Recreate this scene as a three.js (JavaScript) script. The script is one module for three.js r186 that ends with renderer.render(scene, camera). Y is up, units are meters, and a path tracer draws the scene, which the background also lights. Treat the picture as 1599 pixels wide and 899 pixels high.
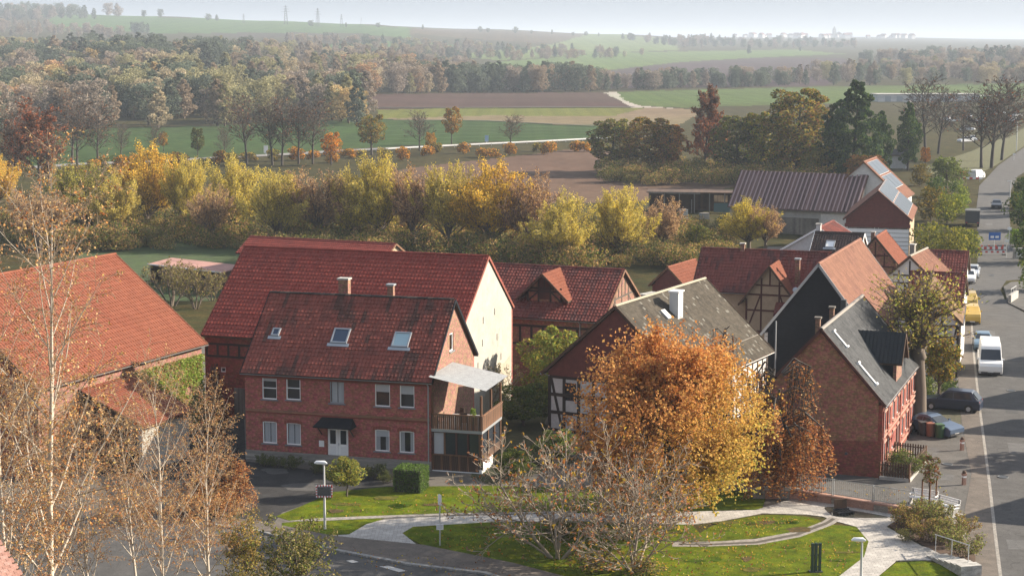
import * as THREE from 'three';
import { mergeGeometries } from 'three/addons/utils/BufferGeometryUtils.js';

// ---------------------------------------------------------------- camera, sky, sun, exposure
const EYE = 30, FOC = 2700, PITCH = Math.atan(384.5 / FOC);
const scene = new THREE.Scene();
const camera = new THREE.PerspectiveCamera(2 * Math.atan(449.5 / FOC) * 180 / Math.PI, 1024 / 575, 1, 40000);
camera.position.set(0, EYE, 0); camera.rotation.x = -PITCH;
const renderer = new THREE.WebGLRenderer({ antialias: true });
renderer.toneMapping = THREE.LinearToneMapping;
renderer.toneMappingExposure = 2.7;
renderer.shadowMap.enabled = true;
const SUN = new THREE.Vector3(0.968 * Math.cos(0.44), Math.sin(0.44), -0.25 * Math.cos(0.44)).normalize();
{ // a clear, milky autumn sky: pale at the horizon, blue above, brighter round the sun
  const w = 512, h = 256, d = new Float32Array(w * h * 4), v = new THREE.Vector3();
  for (let r = 0; r < h; r++) for (let c = 0; c < w; c++) {
    const up = ((r + .5) / h - .5) * Math.PI, ro = ((c + .5) / w - .5) * 2 * Math.PI;
    v.set(Math.cos(ro) * Math.cos(up), Math.sin(up), Math.sin(ro) * Math.cos(up));
    const e = Math.max(0, v.y), t = Math.pow(e, .6), cs = v.dot(SUN);
    const g = Math.exp((cs - 1) * 6) * .30 + Math.exp((cs - 1) * 1.6) * .15;
    const i = (r * w + c) * 4;
    const hz = [.135, .158, .185], ze = [.15, .19, .265];
    for (let k = 0; k < 3; k++) {
      let x = hz[k] * (1 - t) + ze[k] * t + g * [1, .93, .82][k];
      if (v.y < 0) x *= .55;
      d[i + k] = x;
    }
    d[i + 3] = 1;
  }
  const t = new THREE.DataTexture(d, w, h, THREE.RGBAFormat, THREE.FloatType);
  t.mapping = THREE.EquirectangularReflectionMapping; t.magFilter = THREE.LinearFilter; t.needsUpdate = true;
  scene.background = t; scene.environment = t;
}
const sun = new THREE.DirectionalLight(new THREE.Color().setRGB(1, .88, .72), 5.0);
sun.position.copy(SUN).multiplyScalar(900); sun.position.z -= 200; sun.castShadow = true;
Object.assign(sun.shadow.camera, { left: -400, right: 400, top: 400, bottom: -400, near: 10, far: 2500 });
sun.shadow.mapSize.set(4096, 4096);
scene.add(sun, sun.target); sun.target.position.set(0, 0, -200);
scene.fog = new THREE.FogExp2(new THREE.Color().setRGB(.77, .87, 1), 0.000155);

// ---------------------------------------------------------------- helpers
let seed = 12345;
const rnd = () => { seed = (seed + 0x6d2b79f5) | 0; let t = Math.imul(seed ^ (seed >>> 15), 1 | seed); t = (t + Math.imul(t ^ (t >>> 7), 61 | t)) ^ t; return ((t ^ (t >>> 14)) >>> 0) / 4294967296; };
const rr = (a, b) => a + (b - a) * rnd();
const reseed = (s) => { seed = s * 7919 + 17; };
const V = (x, y, z) => new THREE.Vector3(x, y, z);
const CP = Math.cos(PITCH), SP = Math.sin(PITCH);
// the point of height h that the photograph shows at (px, py); and the other way round
function P(px, py, h = 0) {
  const a = (px - 799.5) / FOC, b = -(py - 449.5) / FOC, dy = -SP + b * CP, t = (h - EYE) / dy;
  return V(a * t, h, (-CP - b * SP) * t);
}
function ray(px, py) { const a = (px - 799.5) / FOC, b = -(py - 449.5) / FOC; return V(a, -SP + b * CP, -CP - b * SP); }
function PD(px, d, h = 0) { const a = (px - 799.5) / FOC; return V(a * ((EYE - h) * SP + d * CP), h, -d); }
function proj(p) { const y = p.y - EYE, d = -p.z * CP - y * SP, u = y * CP - p.z * SP; return [799.5 + FOC * p.x / d, 449.5 - FOC * u / d]; }
const names = {};
function numbered(n) { const k = names[n] = (names[n] ?? -1) + 1; return k ? n + '_' + String(k).padStart(3, '0') : n; }
function tag(o, label, category, group, kind) {
  o.userData.label = label; if (category) o.userData.category = category; if (group) o.userData.group = group; if (kind) o.userData.kind = kind; return o;
}
function thing(name, label, category, pos = [0, 0, 0], turn = 0, group) {
  const o = new THREE.Group(); o.name = numbered(name); scene.add(o);
  if (pos.isVector3) o.position.copy(pos); else o.position.set(...pos);
  o.rotation.y = turn; return tag(o, label, category, group);
}
function copyOf(src, label, pos, turn = 0, scale = 1, group) {
  const o = src.clone(); o.userData = { ...src.userData }; o.name = numbered(src.name.replace(/_\d{3}$/, '')); scene.add(o);
  o.position.copy(pos); o.rotation.set(0, turn, 0);
  if (scale.isVector3) o.scale.copy(scale); else o.scale.setScalar(scale);
  if (label) o.userData.label = label; if (group) o.userData.group = group; return o;
}
function mesh(name, geo, mat, parent) { const m = new THREE.Mesh(geo, mat); m.name = parent === scene ? numbered(name) : name; m.castShadow = m.receiveShadow = true; (parent || scene).add(m); return m; }
const UNIT = new THREE.BoxGeometry(1, 1, 1);
function box(name, parent, mat, x, y, z, sx, sy, sz, ry = 0) { const m = mesh(name, UNIT, mat, parent); m.position.set(x, y, z); m.scale.set(sx, sy, sz); m.rotation.y = ry; return m; }
const CYL = new THREE.CylinderGeometry(1, 1, 1, 10);
function rod(name, parent, mat, p, q, r, r2) {
  const g = r2 === undefined ? CYL : new THREE.CylinderGeometry(r2 / r, 1, 1, 8), m = mesh(name, g, mat, parent), d = q.clone().sub(p);
  m.position.copy(p).addScaledVector(d, .5); m.scale.set(r, d.length(), r); m.quaternion.setFromUnitVectors(V(0, 1, 0), d.normalize()); return m;
}
class MB { // collects faces into one geometry
  constructor(uv = false) { this.p = []; this.c = []; this.u = uv ? [] : null; this.n = []; }
  tri(a, b, c, col, n, uv) {
    this.p.push(a.x, a.y, a.z, b.x, b.y, b.z, c.x, c.y, c.z);
    if (!n) { const ux = b.x - a.x, uy = b.y - a.y, uz = b.z - a.z, vx = c.x - a.x, vy = c.y - a.y, vz = c.z - a.z; let x = uy * vz - uz * vy, y = uz * vx - ux * vz, z = ux * vy - uy * vx; const l = Math.hypot(x, y, z) || 1; x /= l; y /= l; z /= l; this.n.push(x, y, z, x, y, z, x, y, z); }
    else for (const m of n) this.n.push(m.x, m.y, m.z);
    if (col) for (let i = 0; i < 3; i++) this.c.push(col[0], col[1], col[2]);
    if (this.u) { if (uv) this.u.push(...uv); else this.u.push(a.x, a.z, b.x, b.z, c.x, c.z); }
  }
  quad(a, b, c, d, col, uv) { this.tri(a, b, c, col, null, uv && [uv[0], uv[1], uv[2], uv[3], uv[4], uv[5]]); this.tri(a, c, d, col, null, uv && [uv[0], uv[1], uv[4], uv[5], uv[6], uv[7]]); }
  box(x, y, z, sx, sy, sz, col, ry = 0) {
    const c = Math.cos(ry), s = Math.sin(ry), g = (i, j, k) => V(x + (i * sx * c + k * sz * s) / 2, y + j * sy / 2, z + (-i * sx * s + k * sz * c) / 2);
    const A = g(-1, -1, 1), B = g(1, -1, 1), C = g(1, 1, 1), D = g(-1, 1, 1), E = g(-1, -1, -1), F = g(1, -1, -1), G = g(1, 1, -1), H = g(-1, 1, -1);
    this.quad(A, B, C, D, col, [0, 0, sx, 0, sx, sy, 0, sy]); this.quad(F, E, H, G, col, [0, 0, sx, 0, sx, sy, 0, sy]); this.quad(B, F, G, C, col, [0, 0, sz, 0, sz, sy, 0, sy]); this.quad(E, A, D, H, col, [0, 0, sz, 0, sz, sy, 0, sy]); this.quad(D, C, G, H, col, [0, 0, sx, 0, sx, sz, 0, sz]); this.quad(E, F, B, A, col, [0, 0, sx, 0, sx, sz, 0, sz]);
  }
  tube(pts, rad, sides, col) {
    let prev = null, pn = null; const up = V(.31, .2, .93).normalize(), n = pts.length;
    for (let i = 0; i < n; i++) {
      const d = (i < n - 1 ? pts[i + 1].clone().sub(pts[i]) : pts[i].clone().sub(pts[i - 1])).normalize();
      const a = V().crossVectors(d, up).normalize(), b = V().crossVectors(d, a), ring = [], rn = [];
      for (let k = 0; k < sides; k++) { const t = k / sides * 6.2832, m = a.clone().multiplyScalar(Math.cos(t)).addScaledVector(b, Math.sin(t)); rn.push(m); ring.push(pts[i].clone().addScaledVector(m, rad[i])); }
      if (prev) for (let k = 0; k < sides; k++) { const j = (k + 1) % sides; this.tri(prev[k], prev[j], ring[j], col, [pn[k], pn[j], rn[j]]); this.tri(prev[k], ring[j], ring[k], col, [pn[k], rn[j], rn[k]]); }
      prev = ring; pn = rn;
    }
  }
  leaf(p, s, col, el = .62) { // a folded rhombus turned at random
    const a = rr(0, 6.28), z = rr(-1, 1), q = Math.sqrt(1 - z * z), d = V(q * Math.cos(a), z, q * Math.sin(a)), e = V(rr(-1, 1), rr(-1, 1), rr(-1, 1)).cross(d).normalize();
    const f = V().crossVectors(d, e).multiplyScalar(s * .18), A = p.clone().addScaledVector(d, -s * .5), C = p.clone().addScaledVector(d, s * .5), B = p.clone().addScaledVector(e, s * .5 * el).add(f), D = p.clone().addScaledVector(e, -s * .5 * el).add(f);
    this.tri(A, B, C, col); this.tri(A, C, D, col);
  }
  geo() {
    const g = new THREE.BufferGeometry();
    g.setAttribute('position', new THREE.Float32BufferAttribute(this.p, 3)); g.setAttribute('normal', new THREE.Float32BufferAttribute(this.n, 3));
    if (this.c.length) g.setAttribute('color', new THREE.Float32BufferAttribute(this.c, 3));
    if (this.u) g.setAttribute('uv', new THREE.Float32BufferAttribute(this.u, 2));
    return g;
  }
  build(name, mat, parent, kind) { const m = mesh(name, this.geo(), mat, parent); if (kind) m.userData.kind = kind; return m; }
}
// ---------------------------------------------------------------- textures (tileable noise) and materials
function lattice(n, s) { const a = new Float32Array(n * n); let k = s * 9301 + 49297; for (let i = 0; i < a.length; i++) { k = (k * 1103515245 + 12345) & 0x7fffffff; a[i] = ((k >> 8) & 0xffff) / 65535; } return a; }
function vnoise(n, s) { const a = lattice(n, s); return (u, v) => { u = ((u % 1) + 1) % 1 * n; v = ((v % 1) + 1) % 1 * n; const i = u | 0, j = v | 0, f = u - i, g = v - j, F = f * f * (3 - 2 * f), G = g * g * (3 - 2 * g), I = (i + 1) % n, J = (j + 1) % n; return (a[j * n + i] * (1 - F) + a[j * n + I] * F) * (1 - G) + (a[J * n + i] * (1 - F) + a[J * n + I] * F) * G; }; }
const N4 = vnoise(4, 1), N8 = vnoise(8, 2), N16 = vnoise(16, 3), N32 = vnoise(32, 4), N64 = vnoise(64, 5), N128 = vnoise(128, 6);
const fbm = (u, v) => .4 * N8(u, v) + .25 * N16(u, v) + .2 * N32(u, v) + .15 * N64(u, v);
// world-space noise for slow colour changes of the ground
const WN = vnoise(64, 11), wn = (x, z, s) => WN(x / s / 64, z / s / 64);
function tex(size, fn, srgb = true, rx = 1, ry = rx) {
  const d = new Uint8Array(size * size * 4);
  for (let y = 0; y < size; y++) for (let x = 0; x < size; x++) { const c = fn((x + .5) / size, (y + .5) / size), i = (y * size + x) * 4; for (let k = 0; k < 3; k++) d[i + k] = Math.max(0, Math.min(255, (Array.isArray(c) ? c[k] : c) * 255)); d[i + 3] = 255; }
  const t = new THREE.DataTexture(d, size, size); t.wrapS = t.wrapT = THREE.RepeatWrapping; t.magFilter = THREE.LinearFilter; t.minFilter = THREE.LinearMipmapLinearFilter; t.generateMipmaps = true;
  if (srgb) t.colorSpace = THREE.SRGBColorSpace; t.repeat.set(rx, ry); t.needsUpdate = true; return t;
}
const rep = (t, rx, ry = rx) => { const c = t.clone(); c.repeat.set(rx, ry); c.needsUpdate = true; return c; };
const T = {};
T.grain = tex(512, (u, v) => .62 + .38 * (.5 * fbm(u, v) + .5 * N128(u, v)) + (N128(u * 2, v * 2) - .5) * .16);
T.mottle = tex(512, (u, v) => .55 + .5 * (.55 * fbm(u, v) + .3 * N64(u * 2, v * 2) + .15 * N128(u * 2, v * 2)));
T.grass = tex(512, (u, v) => { const a = N128(u, v), b = fbm(u, v), c = N128(u * 2 + .3, v * 2); const g = .35 + .35 * b + .3 * a * c + .18 * (c - .5); return [g * (1 + .18 * (N16(u, v) - .5)), g, g * .9]; });
T.furrow = tex(256, (u, v) => .6 + .18 * Math.sin(u * 6.2832 * 8) + .28 * (N64(u, v) - .5) + .25 * (N128(u, v) - .5) + .15 * (N8(u, v) - .5));
const brickH = (u, v) => { const r = Math.floor(v * 16), x = u * 8 + (r % 2) * .5, fx = x - Math.floor(x), fy = v * 16 - r; return (fx < .035 || fx > .965 || fy < .09 || fy > .91) ? 0 : 1; };
const brickId = (u, v) => { const r = Math.floor(v * 16) % 16, k = Math.floor(u * 8 + (r % 2) * .5) % 8, h = Math.sin(r * 127.1 + k * 311.7) * 43758.5453; return h - Math.floor(h); };
T.brick = tex(512, (u, v) => { const n = .85 + .3 * (N128(u, v) - .5) + .25 * (N16(u, v) - .5), i = brickId(u, v), i2 = (i * 7.3) % 1; return brickH(u, v) ? [n * (.70 + .16 * i), n * (.64 + .18 * i2), n * (.62 + .16 * i)] : [.66 * n, .66 * n, .68 * n]; });
T.brickBump = tex(512, (u, v) => brickH(u, v) * .8 + .2 * N128(u, v), false);
T.plaster = tex(512, (u, v) => { const s = N8(u, v) * N16(u + .2, v); return .80 + .14 * fbm(u, v) + .08 * (N128(u, v) - .5) - .12 * Math.max(0, s - .42) ; });
T.wood = tex(256, (u, v) => .6 + .3 * N4(u, v * .5) * 1 + .25 * (vw(u) - .5) + .12 * (N128(u, v * .25) - .5));
function vw(u) { return N64(u, .37); }
T.asphalt = tex(512, (u, v) => { const b = fbm(u, v), c = Math.abs(N8(u, v) - .5) < .012 || Math.abs(N16(u + .31, v) - .5) < .01 ? -.14 : 0; return .62 + .28 * b + .22 * (N128(u * 2, v * 2) - .5) + c; });
T.paver = tex(512, (u, v) => { const r = Math.floor(v * 10), x = u * 5 + (r % 2) * .5, fx = x - Math.floor(x), fy = v * 10 - r, k = Math.floor(x) % 5, h = Math.sin(r * 12.9898 + k * 78.233) * 43758.5453, i = h - Math.floor(h); const n = .86 + .16 * (N128(u, v) - .5) + .12 * (i - .5) + .1 * (N8(u, v) - .5); return (fx < .05 || fy < .09) ? n * .72 : n; });
T.bark = tex(256, (u, v) => .55 + .45 * N64(u, v * .3) + .2 * (N128(u, v) - .5));
T.stone = tex(512, (u, v) => .6 + .45 * fbm(u, v) + .2 * (N128(u, v) - .5));
const M = {};
const phys = (r, g, b, o = {}) => new THREE.MeshPhysicalMaterial({ color: new THREE.Color().setRGB(r, g, b), roughness: 1, specularIntensity: .15, ...o });
const std = (r, g, b, o = {}) => new THREE.MeshStandardMaterial({ color: new THREE.Color().setRGB(r, g, b), roughness: .85, ...o });
M.brick = std(.80, .285, .225, { map: rep(T.brick, .5), bumpMap: rep(T.brickBump, .5), bumpScale: .008 });
M.brickBrown = std(.68, .36, .23, { map: rep(T.brick, .5), bumpMap: rep(T.brickBump, .5), bumpScale: .008 });
M.brickRed = std(.55, .155, .105, { map: rep(T.brick, .5), bumpMap: rep(T.brickBump, .5), bumpScale: .008 });
M.brickPale = std(.56, .34, .24, { map: rep(T.brick, .5), bumpMap: rep(T.brickBump, .5), bumpScale: .008 });
M.plasterCream = std(.46, .44, .39, { map: rep(T.plaster, .11), roughness: .95 });
M.plasterWhite = std(.70, .69, .675, { map: rep(T.plaster, .2), roughness: .95 });
M.plasterGrey = std(.45, .44, .42, { map: rep(T.plaster, .2), roughness: .95 });
M.plasterTan = std(.48, .37, .25, { map: rep(T.plaster, .2), roughness: .95 });
M.claddingRed = std(.20, .05, .038, { map: rep(T.mottle, .5) });
M.slateDark = phys(.022, .025, .032, { map: rep(T.mottle, .5), roughness: .6 });
M.timber = std(.055, .035, .028, { map: rep(T.wood, .5) });
M.timberRed = std(.13, .04, .03, { map: rep(T.wood, .5) });
M.timberGrey = std(.12, .095, .075, { map: rep(T.wood, .5) });
M.wood = std(.27, .13, .065, { map: rep(T.wood, .6) });
M.woodDark = std(.13, .07, .04, { map: rep(T.wood, .6) });
M.woodGrey = std(.30, .27, .23, { map: rep(T.wood, .5) });
M.white = std(.78, .78, .77, { roughness: .5 });
M.frame = std(.88, .88, .86, { roughness: .45 });
M.curtain = std(.42, .43, .45, { roughness: 1 });
M.dark = std(.03, .03, .033);
M.sill = std(.16, .18, .20, { roughness: .6 });
M.metal = std(.45, .47, .5, { metalness: .7, roughness: .45 });
M.metalDark = std(.06, .065, .07, { metalness: .4, roughness: .5 });
M.zinc = std(.34, .36, .38, { metalness: .5, roughness: .5 });
M.galv = std(.55, .56, .56, { metalness: .35, roughness: .5 });
M.glass = new THREE.MeshPhysicalMaterial({ color: 0xffffff, transmission: 1, thickness: 0, roughness: .03, ior: 1.5 });
M.glassDark = std(.03, .036, .045, { roughness: .06, metalness: .1 });
M.tile = new THREE.MeshPhysicalMaterial({ specularIntensity: .35, vertexColors: true, roughness: .85, map: rep(T.grain, 1.3) });
M.tileSlate = phys(1, 1, 1, { vertexColors: true, roughness: .95, map: rep(T.grain, 1.3) });
M.veg = new THREE.MeshPhysicalMaterial({ specularIntensity: .25, vertexColors: true, roughness: .95, transmission: .35, thickness: 0 });
M.bark = std(.11, .085, .065, { roughness: .95 });
M.barkDark = std(.055, .045, .038, { roughness: .95 });
M.barkPale = std(.26, .215, .165, { roughness: .9 });
M.stone = std(.34, .31, .27, { map: rep(T.stone, .5) });
M.sandstone = std(.50, .29, .22, { map: rep(T.stone, .5) });
M.concrete = std(.52, .50, .46, { map: rep(T.stone, .3) });
M.rubber = std(.02, .02, .02, { roughness: .9 });
// ---------------------------------------------------------------- terrain: one sheet, split where the fields meet
const DK = [650, 900, 1200, 1700, 2500, 3400, 4600, 7500, 12000];
const XK = [[-400, 189, 126, 92, 72, 46, 20, 20, 45, 60], [0, 189, 134, 100, 76, 46, 19, 19, 45, 60], [240, 189, 131, 96, 76, 52, 26, 27, 50, 60], [420, 189, 140, 108, 82, 58, 33, 35, 50, 60], [560, 189, 150, 118, 90, 64, 38, 40, 55, 60], [750, 189, 155, 131, 106, 78, 54, 45, 58, 60], [950, 189, 155, 132, 109, 86, 68, 53, 62, 60], [1150, 189, 155, 132, 111, 88, 74, 62, 58, 58], [1350, 189, 155, 132, 110, 89, 76, 66, 58, 57], [1600, 189, 155, 132, 107, 87, 77, 70, 62, 60], [2000, 189, 155, 132, 107, 87, 77, 70, 62, 60]];
const yToH = (y, d) => EYE - (y - 65) * d / FOC;
function ground(x, z) { // height of the land
  const d = -z; if (d < 640) return 0;
  const px = 799.5 + FOC * x / (EYE * SP + d * CP);
  let i = 0; while (i < XK.length - 2 && px > XK[i + 1][0]) i++;
  const f = Math.max(0, Math.min(1, (px - XK[i][0]) / (XK[i + 1][0] - XK[i][0]))), F = f * f * (3 - 2 * f);
  let j = 0; while (j < DK.length - 2 && d > DK[j + 1]) j++;
  const g = Math.max(0, Math.min(1, (d - DK[j]) / (DK[j + 1] - DK[j])));
  const at = (k) => Math.max(0, yToH(XK[i][k + 1] * (1 - F) + XK[i + 1][k + 1] * F, DK[k]));
  return at(j) * (1 - g) + at(j + 1) * g;
}
// where the eye ray through a pixel meets the land
function land(px, py) { const r = ray(px, py); let t0 = 60; for (let t = 60; t < 14000; t *= 1.004) { const y = EYE + r.y * t; if (y < ground(r.x * t, r.z * t)) return V(r.x * t, ground(r.x * t, r.z * t), r.z * t); t0 = t; } return V(r.x * t0, 0, r.z * t0); }
const FIELD = {
  meadow: [[40, 203], [300, 197], [545, 186], [760, 188], [950, 197], [1000, 206], [945, 216], [760, 221], [560, 232], [380, 243], [40, 262]],
  stubble: [[590, 171], [760, 168], [1010, 168], [960, 181], [760, 180], [590, 186]],
  fallow: [[590, 186], [760, 180], [960, 181], [1010, 168], [1100, 172], [1060, 196], [980, 203], [920, 196], [760, 189]],
  ploughed: [[560, 147], [940, 144], [962, 154], [985, 167], [590, 170]],
  winterGreen: [[962, 143], [1250, 136], [1520, 131], [1700, 129], [1700, 150], [1500, 155], [1200, 164], [1080, 168], [1000, 165], [975, 157]],
  track: [[940, 144], [962, 143], [975, 157], [1000, 165], [1070, 170], [985, 167], [962, 155]],
  hillGreen: [[760, 98], [960, 82], [1240, 77], [1320, 84], [1180, 90], [1060, 97], [930, 112], [860, 118], [770, 112]],
  hillPlough: [[930, 112], [1060, 97], [1180, 90], [1320, 91], [1350, 112], [1290, 134], [930, 138]],
  hillPale: [[930, 50], [1050, 62], [1060, 78], [960, 82], [780, 94], [700, 86], [860, 70]],
  hillTan: [[640, 44], [930, 51], [860, 68], [760, 62], [640, 52]],
  ridgeGreen: [[60, 20], [300, 28], [560, 38], [640, 44], [640, 60], [560, 52], [420, 50], [300, 52], [100, 48]],
  ridgeBrown: [[300, 40], [400, 46], [560, 48], [560, 54], [400, 58], [300, 52]],
  leftGreen: [[-40, 57], [120, 66], [140, 74], [-40, 76]],
  midGreen: [[480, 70], [620, 64], [720, 70], [620, 84], [500, 84]],
  nearPlough: [[520, 288], [640, 262], [800, 244], [930, 228], [960, 240], [1010, 262], [1150, 268], [1160, 290], [1100, 300], [960, 320], [640, 330]],
};
const inside = (poly, x, y) => { let c = false; for (let i = 0, j = poly.length - 1; i < poly.length; j = i++) { const [a, b] = poly[i], [e, f] = poly[j]; if ((b > y) !== (f > y) && x < (e - a) * (y - b) / (f - b) + a) c = !c; } return c; };
const gm = (r, g, b, t, s) => phys(r, g, b, { map: rep(T[t], 1 / s), vertexColors: true, roughness: 1 });
const GM = {
  grassland: gm(.13, .115, .05, 'grass', 14), meadow: gm(.105, .185, .065, 'grass', 18), stubble: gm(.32, .34, .10, 'grass', 16), fallow: gm(.26, .20, .12, 'mottle', 22), ploughed: gm(.105, .062, .05, 'mottle', 26),
  winterGreen: gm(.20, .29, .09, 'grass', 20), track: gm(.5, .46, .40, 'grain', 9), hillGreen: gm(.24, .36, .11, 'grass', 40), hillPlough: gm(.085, .055, .055, 'mottle', 40), hillPale: gm(.30, .40, .16, 'grass', 50),
  hillTan: gm(.2, .15, .1, 'grass', 50), ridgeGreen: gm(.14, .26, .07, 'grass', 60), ridgeBrown: gm(.14, .11, .09, 'grass', 60), leftGreen: gm(.26, .42, .10, 'grass', 30), midGreen: gm(.16, .28, .09, 'grass', 40), nearPlough: gm(.175, .115, .08, 'mottle', 17),
};
{
  const rows = []; for (const d of [40, 60, 75, 90, 110, 135, 165, 200, 240, 280]) rows.push(d);
  for (let k = 250; k > 9; k -= k > 60 ? 1.3 : .8) rows.push(EYE * FOC / k);
  const AZ = 820, A0 = -.40, A1 = .40, keys = Object.keys(FIELD), mb = {}, grid = [];
  for (const d of rows) { const row = []; for (let a = 0; a <= AZ; a++) { const t = Math.tan(A0 + (A1 - A0) * a / AZ), x = t * d; row.push(V(x, ground(x, -d) - .012, -d)); } grid.push(row); }
  const shade = (p) => { const n = .78 + .44 * (.5 * wn(p.x, p.z, 31) + .3 * wn(p.x + 50, p.z, 9) + .2 * wn(p.x, p.z + 70, 120)); return [n, n * (1 + .12 * (wn(p.x, p.z, 60) - .5)), n * .97]; };
  for (let r = 0; r + 1 < rows.length; r++) for (let a = 0; a < AZ; a++) {
    const A = grid[r][a], B = grid[r][a + 1], C = grid[r + 1][a + 1], D = grid[r + 1][a];
    let k = 'grassland';
    if (rows[r] > 250) { const [ax, ay] = proj(V((A.x + C.x) / 2, (A.y + C.y) / 2, (A.z + C.z) / 2)); const py = ay + (wn(A.x, A.z, 9) + wn(A.x, A.z + 40, 4) - 1) * Math.min(1.6, 900 / rows[r]), px = ax + (wn(A.x + 33, A.z, 7) - .5) * 6; k = keys.find((n) => inside(FIELD[n], px, py)) || k; }
    const m = mb[k] ||= new MB(true);
    for (const [p, q, s] of [[A, B, C], [A, C, D]]) {
      m.tri(p, q, s, null); for (const w of [p, q, s]) { const c = shade(w); m.c.push(...c); }
    }
  }
  const nm = { grassland: 'ground', meadow: 'field', track: 'dirt_track' };
  for (const k in mb) tag(mb[k].build(nm[k] || 'field', GM[k], scene), { grassland: 'rough grassland of the valley floor', meadow: 'bright green meadow beyond the bypass road', stubble: 'pale stubble strip above the green meadow', fallow: 'tan fallow strip above the green meadow', ploughed: 'bare brown ploughed field in the middle distance', winterGreen: 'light green field right of the winding dirt track', track: 'pale dirt track winding between two fields', hillGreen: 'light green field on the far slope', hillPlough: 'dark ploughed field on the far slope', hillPale: 'pale hazy green field near the skyline', hillTan: 'tan hazy field near the skyline', ridgeGreen: 'green field along the far ridge', ridgeBrown: 'brown strip on the far ridge', leftGreen: 'small bright field above the wooded hill', midGreen: 'hazy green field behind the woods', nearPlough: 'brown ploughed field behind the willows' }[k], null, null, 'structure');
  const wide = new THREE.CircleGeometry(16000, 64); wide.rotateX(-Math.PI / 2);
  const w = mesh('ground', wide, std(.12, .12, .06), scene); w.position.y = -1.2; tag(w, 'open land all round the village', null, null, 'structure');
}
// ---------------------------------------------------------------- near ground: sheets a few millimetres above each other
let layer = 0;
function sheet(name, label, px, mat, y, o = {}) { // a polygon given by what the photograph shows of it, smoothed, on height y
  const pts = px.map(([x, yy]) => P(x, yy, y)), sh = new THREE.Shape();
  const P2 = pts.map((p) => new THREE.Vector2(p.x, -p.z));
  if (o.smooth) { const c = new THREE.CatmullRomCurve3(pts.map((p) => V(p.x, -p.z, 0)), true, 'catmullrom', .4).getPoints(px.length * 6); sh.setFromPoints(c.map((p) => new THREE.Vector2(p.x, p.y))); } else sh.setFromPoints(P2);
  const t = o.thick || .12, g = new THREE.ExtrudeGeometry(sh, { depth: t, bevelEnabled: false }); g.rotateX(-Math.PI / 2);
  const pos = g.attributes.position, uv = g.attributes.uv; for (let i = 0; i < pos.count; i++) uv.setXY(i, pos.getX(i), pos.getZ(i));
  const m = mesh(name, g, mat, scene); m.position.y = y - t; tag(m, label, null, null, 'structure'); return m;
}
const SM = {
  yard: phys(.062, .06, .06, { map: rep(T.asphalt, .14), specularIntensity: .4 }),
  lawn: phys(.225, .29, .014, { map: rep(T.grass, .16) }), asphalt: std(.105, .10, .096, { map: rep(T.asphalt, .14), roughness: .92 }), asphaltOld: std(.14, .13, .118, { map: rep(T.asphalt, .11), roughness: .95 }), pavement: std(.19, .155, .125, { map: rep(T.asphalt, .2) }),
  path: std(.50, .47, .43, { map: rep(T.paver, .45) }), soil: std(.12, .07, .045, { map: rep(T.mottle, .4), roughness: 1 }), gravel: std(.33, .30, .27, { map: rep(T.stone, .8), roughness: 1 }), dryLawn: std(.19, .19, .05, { map: rep(T.grass, .2), roughness: 1 }), water: std(.05, .05, .04, { roughness: .08 }), line: std(.62, .61, .58, { map: rep(T.grain, .8) }), village: std(.16, .14, .115, { map: rep(T.mottle, .12) }),
  garden: std(.10, .105, .03, { map: rep(T.grass, .2), roughness: 1 }), kerb: std(.34, .33, .31, { map: rep(T.stone, .7) }),
};
sheet('ground', 'worn earth and cobbles between the village houses', [[-80, 760], [200, 560], [700, 470], [1090, 455], [1200, 385], [1430, 385], [1460, 470], [1470, 700], [1280, 790], [800, 800], [420, 880], [-120, 960]], SM.village, .002);
sheet('lawn', 'shaded meadow behind the barns', [[120, 372], [380, 368], [380, 430], [330, 470], [120, 470]], std(.08, .15, .02, { map: rep(T.grass, .1), roughness: 1 }), .006);  // darker green than the other lawns: shade put into the colour
sheet('garden', 'garden ground beside the white gable', [[770, 600], [850, 540], [900, 560], [850, 660], [900, 720], [770, 760], [735, 745]], SM.garden, .008);
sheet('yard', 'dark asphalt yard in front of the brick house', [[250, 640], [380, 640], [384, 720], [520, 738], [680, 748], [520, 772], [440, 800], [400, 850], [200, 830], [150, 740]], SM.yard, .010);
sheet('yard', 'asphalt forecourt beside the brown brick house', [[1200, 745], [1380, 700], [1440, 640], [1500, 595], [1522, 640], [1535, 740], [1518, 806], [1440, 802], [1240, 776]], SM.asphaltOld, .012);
sheet('lawn', 'bright lawn in front of the brick house', [[430, 806], [470, 790], [520, 768], [600, 760], [760, 758], [920, 762], [1000, 770], [1200, 765], [1190, 797], [900, 800], [700, 803], [560, 808], [470, 818]], SM.lawn, .014);
sheet('lawn', 'lawn corner beside the pavement', [[440, 816], [560, 809], [600, 809], [572, 818], [545, 834], [500, 834], [440, 826]], SM.lawn, .016);
sheet('road', 'asphalt road in the foreground', [[-150, 770], [200, 800], [400, 822], [530, 862], [650, 880], [770, 899], [860, 930], [860, 990], [-150, 990]], SM.asphalt, .018);
sheet('pavement', 'brown asphalt pavement along the foreground road', [[330, 806], [400, 812], [520, 836], [660, 850], [800, 878], [900, 904], [870, 930], [760, 892], [640, 878], [535, 858], [400, 826], [330, 816]], SM.pavement, .12, { thick: .14 });
sheet('kerb', 'stone kerb of the foreground pavement', [[330, 816], [400, 826], [535, 858], [640, 878], [760, 892], [870, 930], [862, 930], [755, 894], [638, 880.5], [533, 860.5], [399, 828], [330, 818]], SM.kerb, .125, { thick: .14 });
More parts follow.
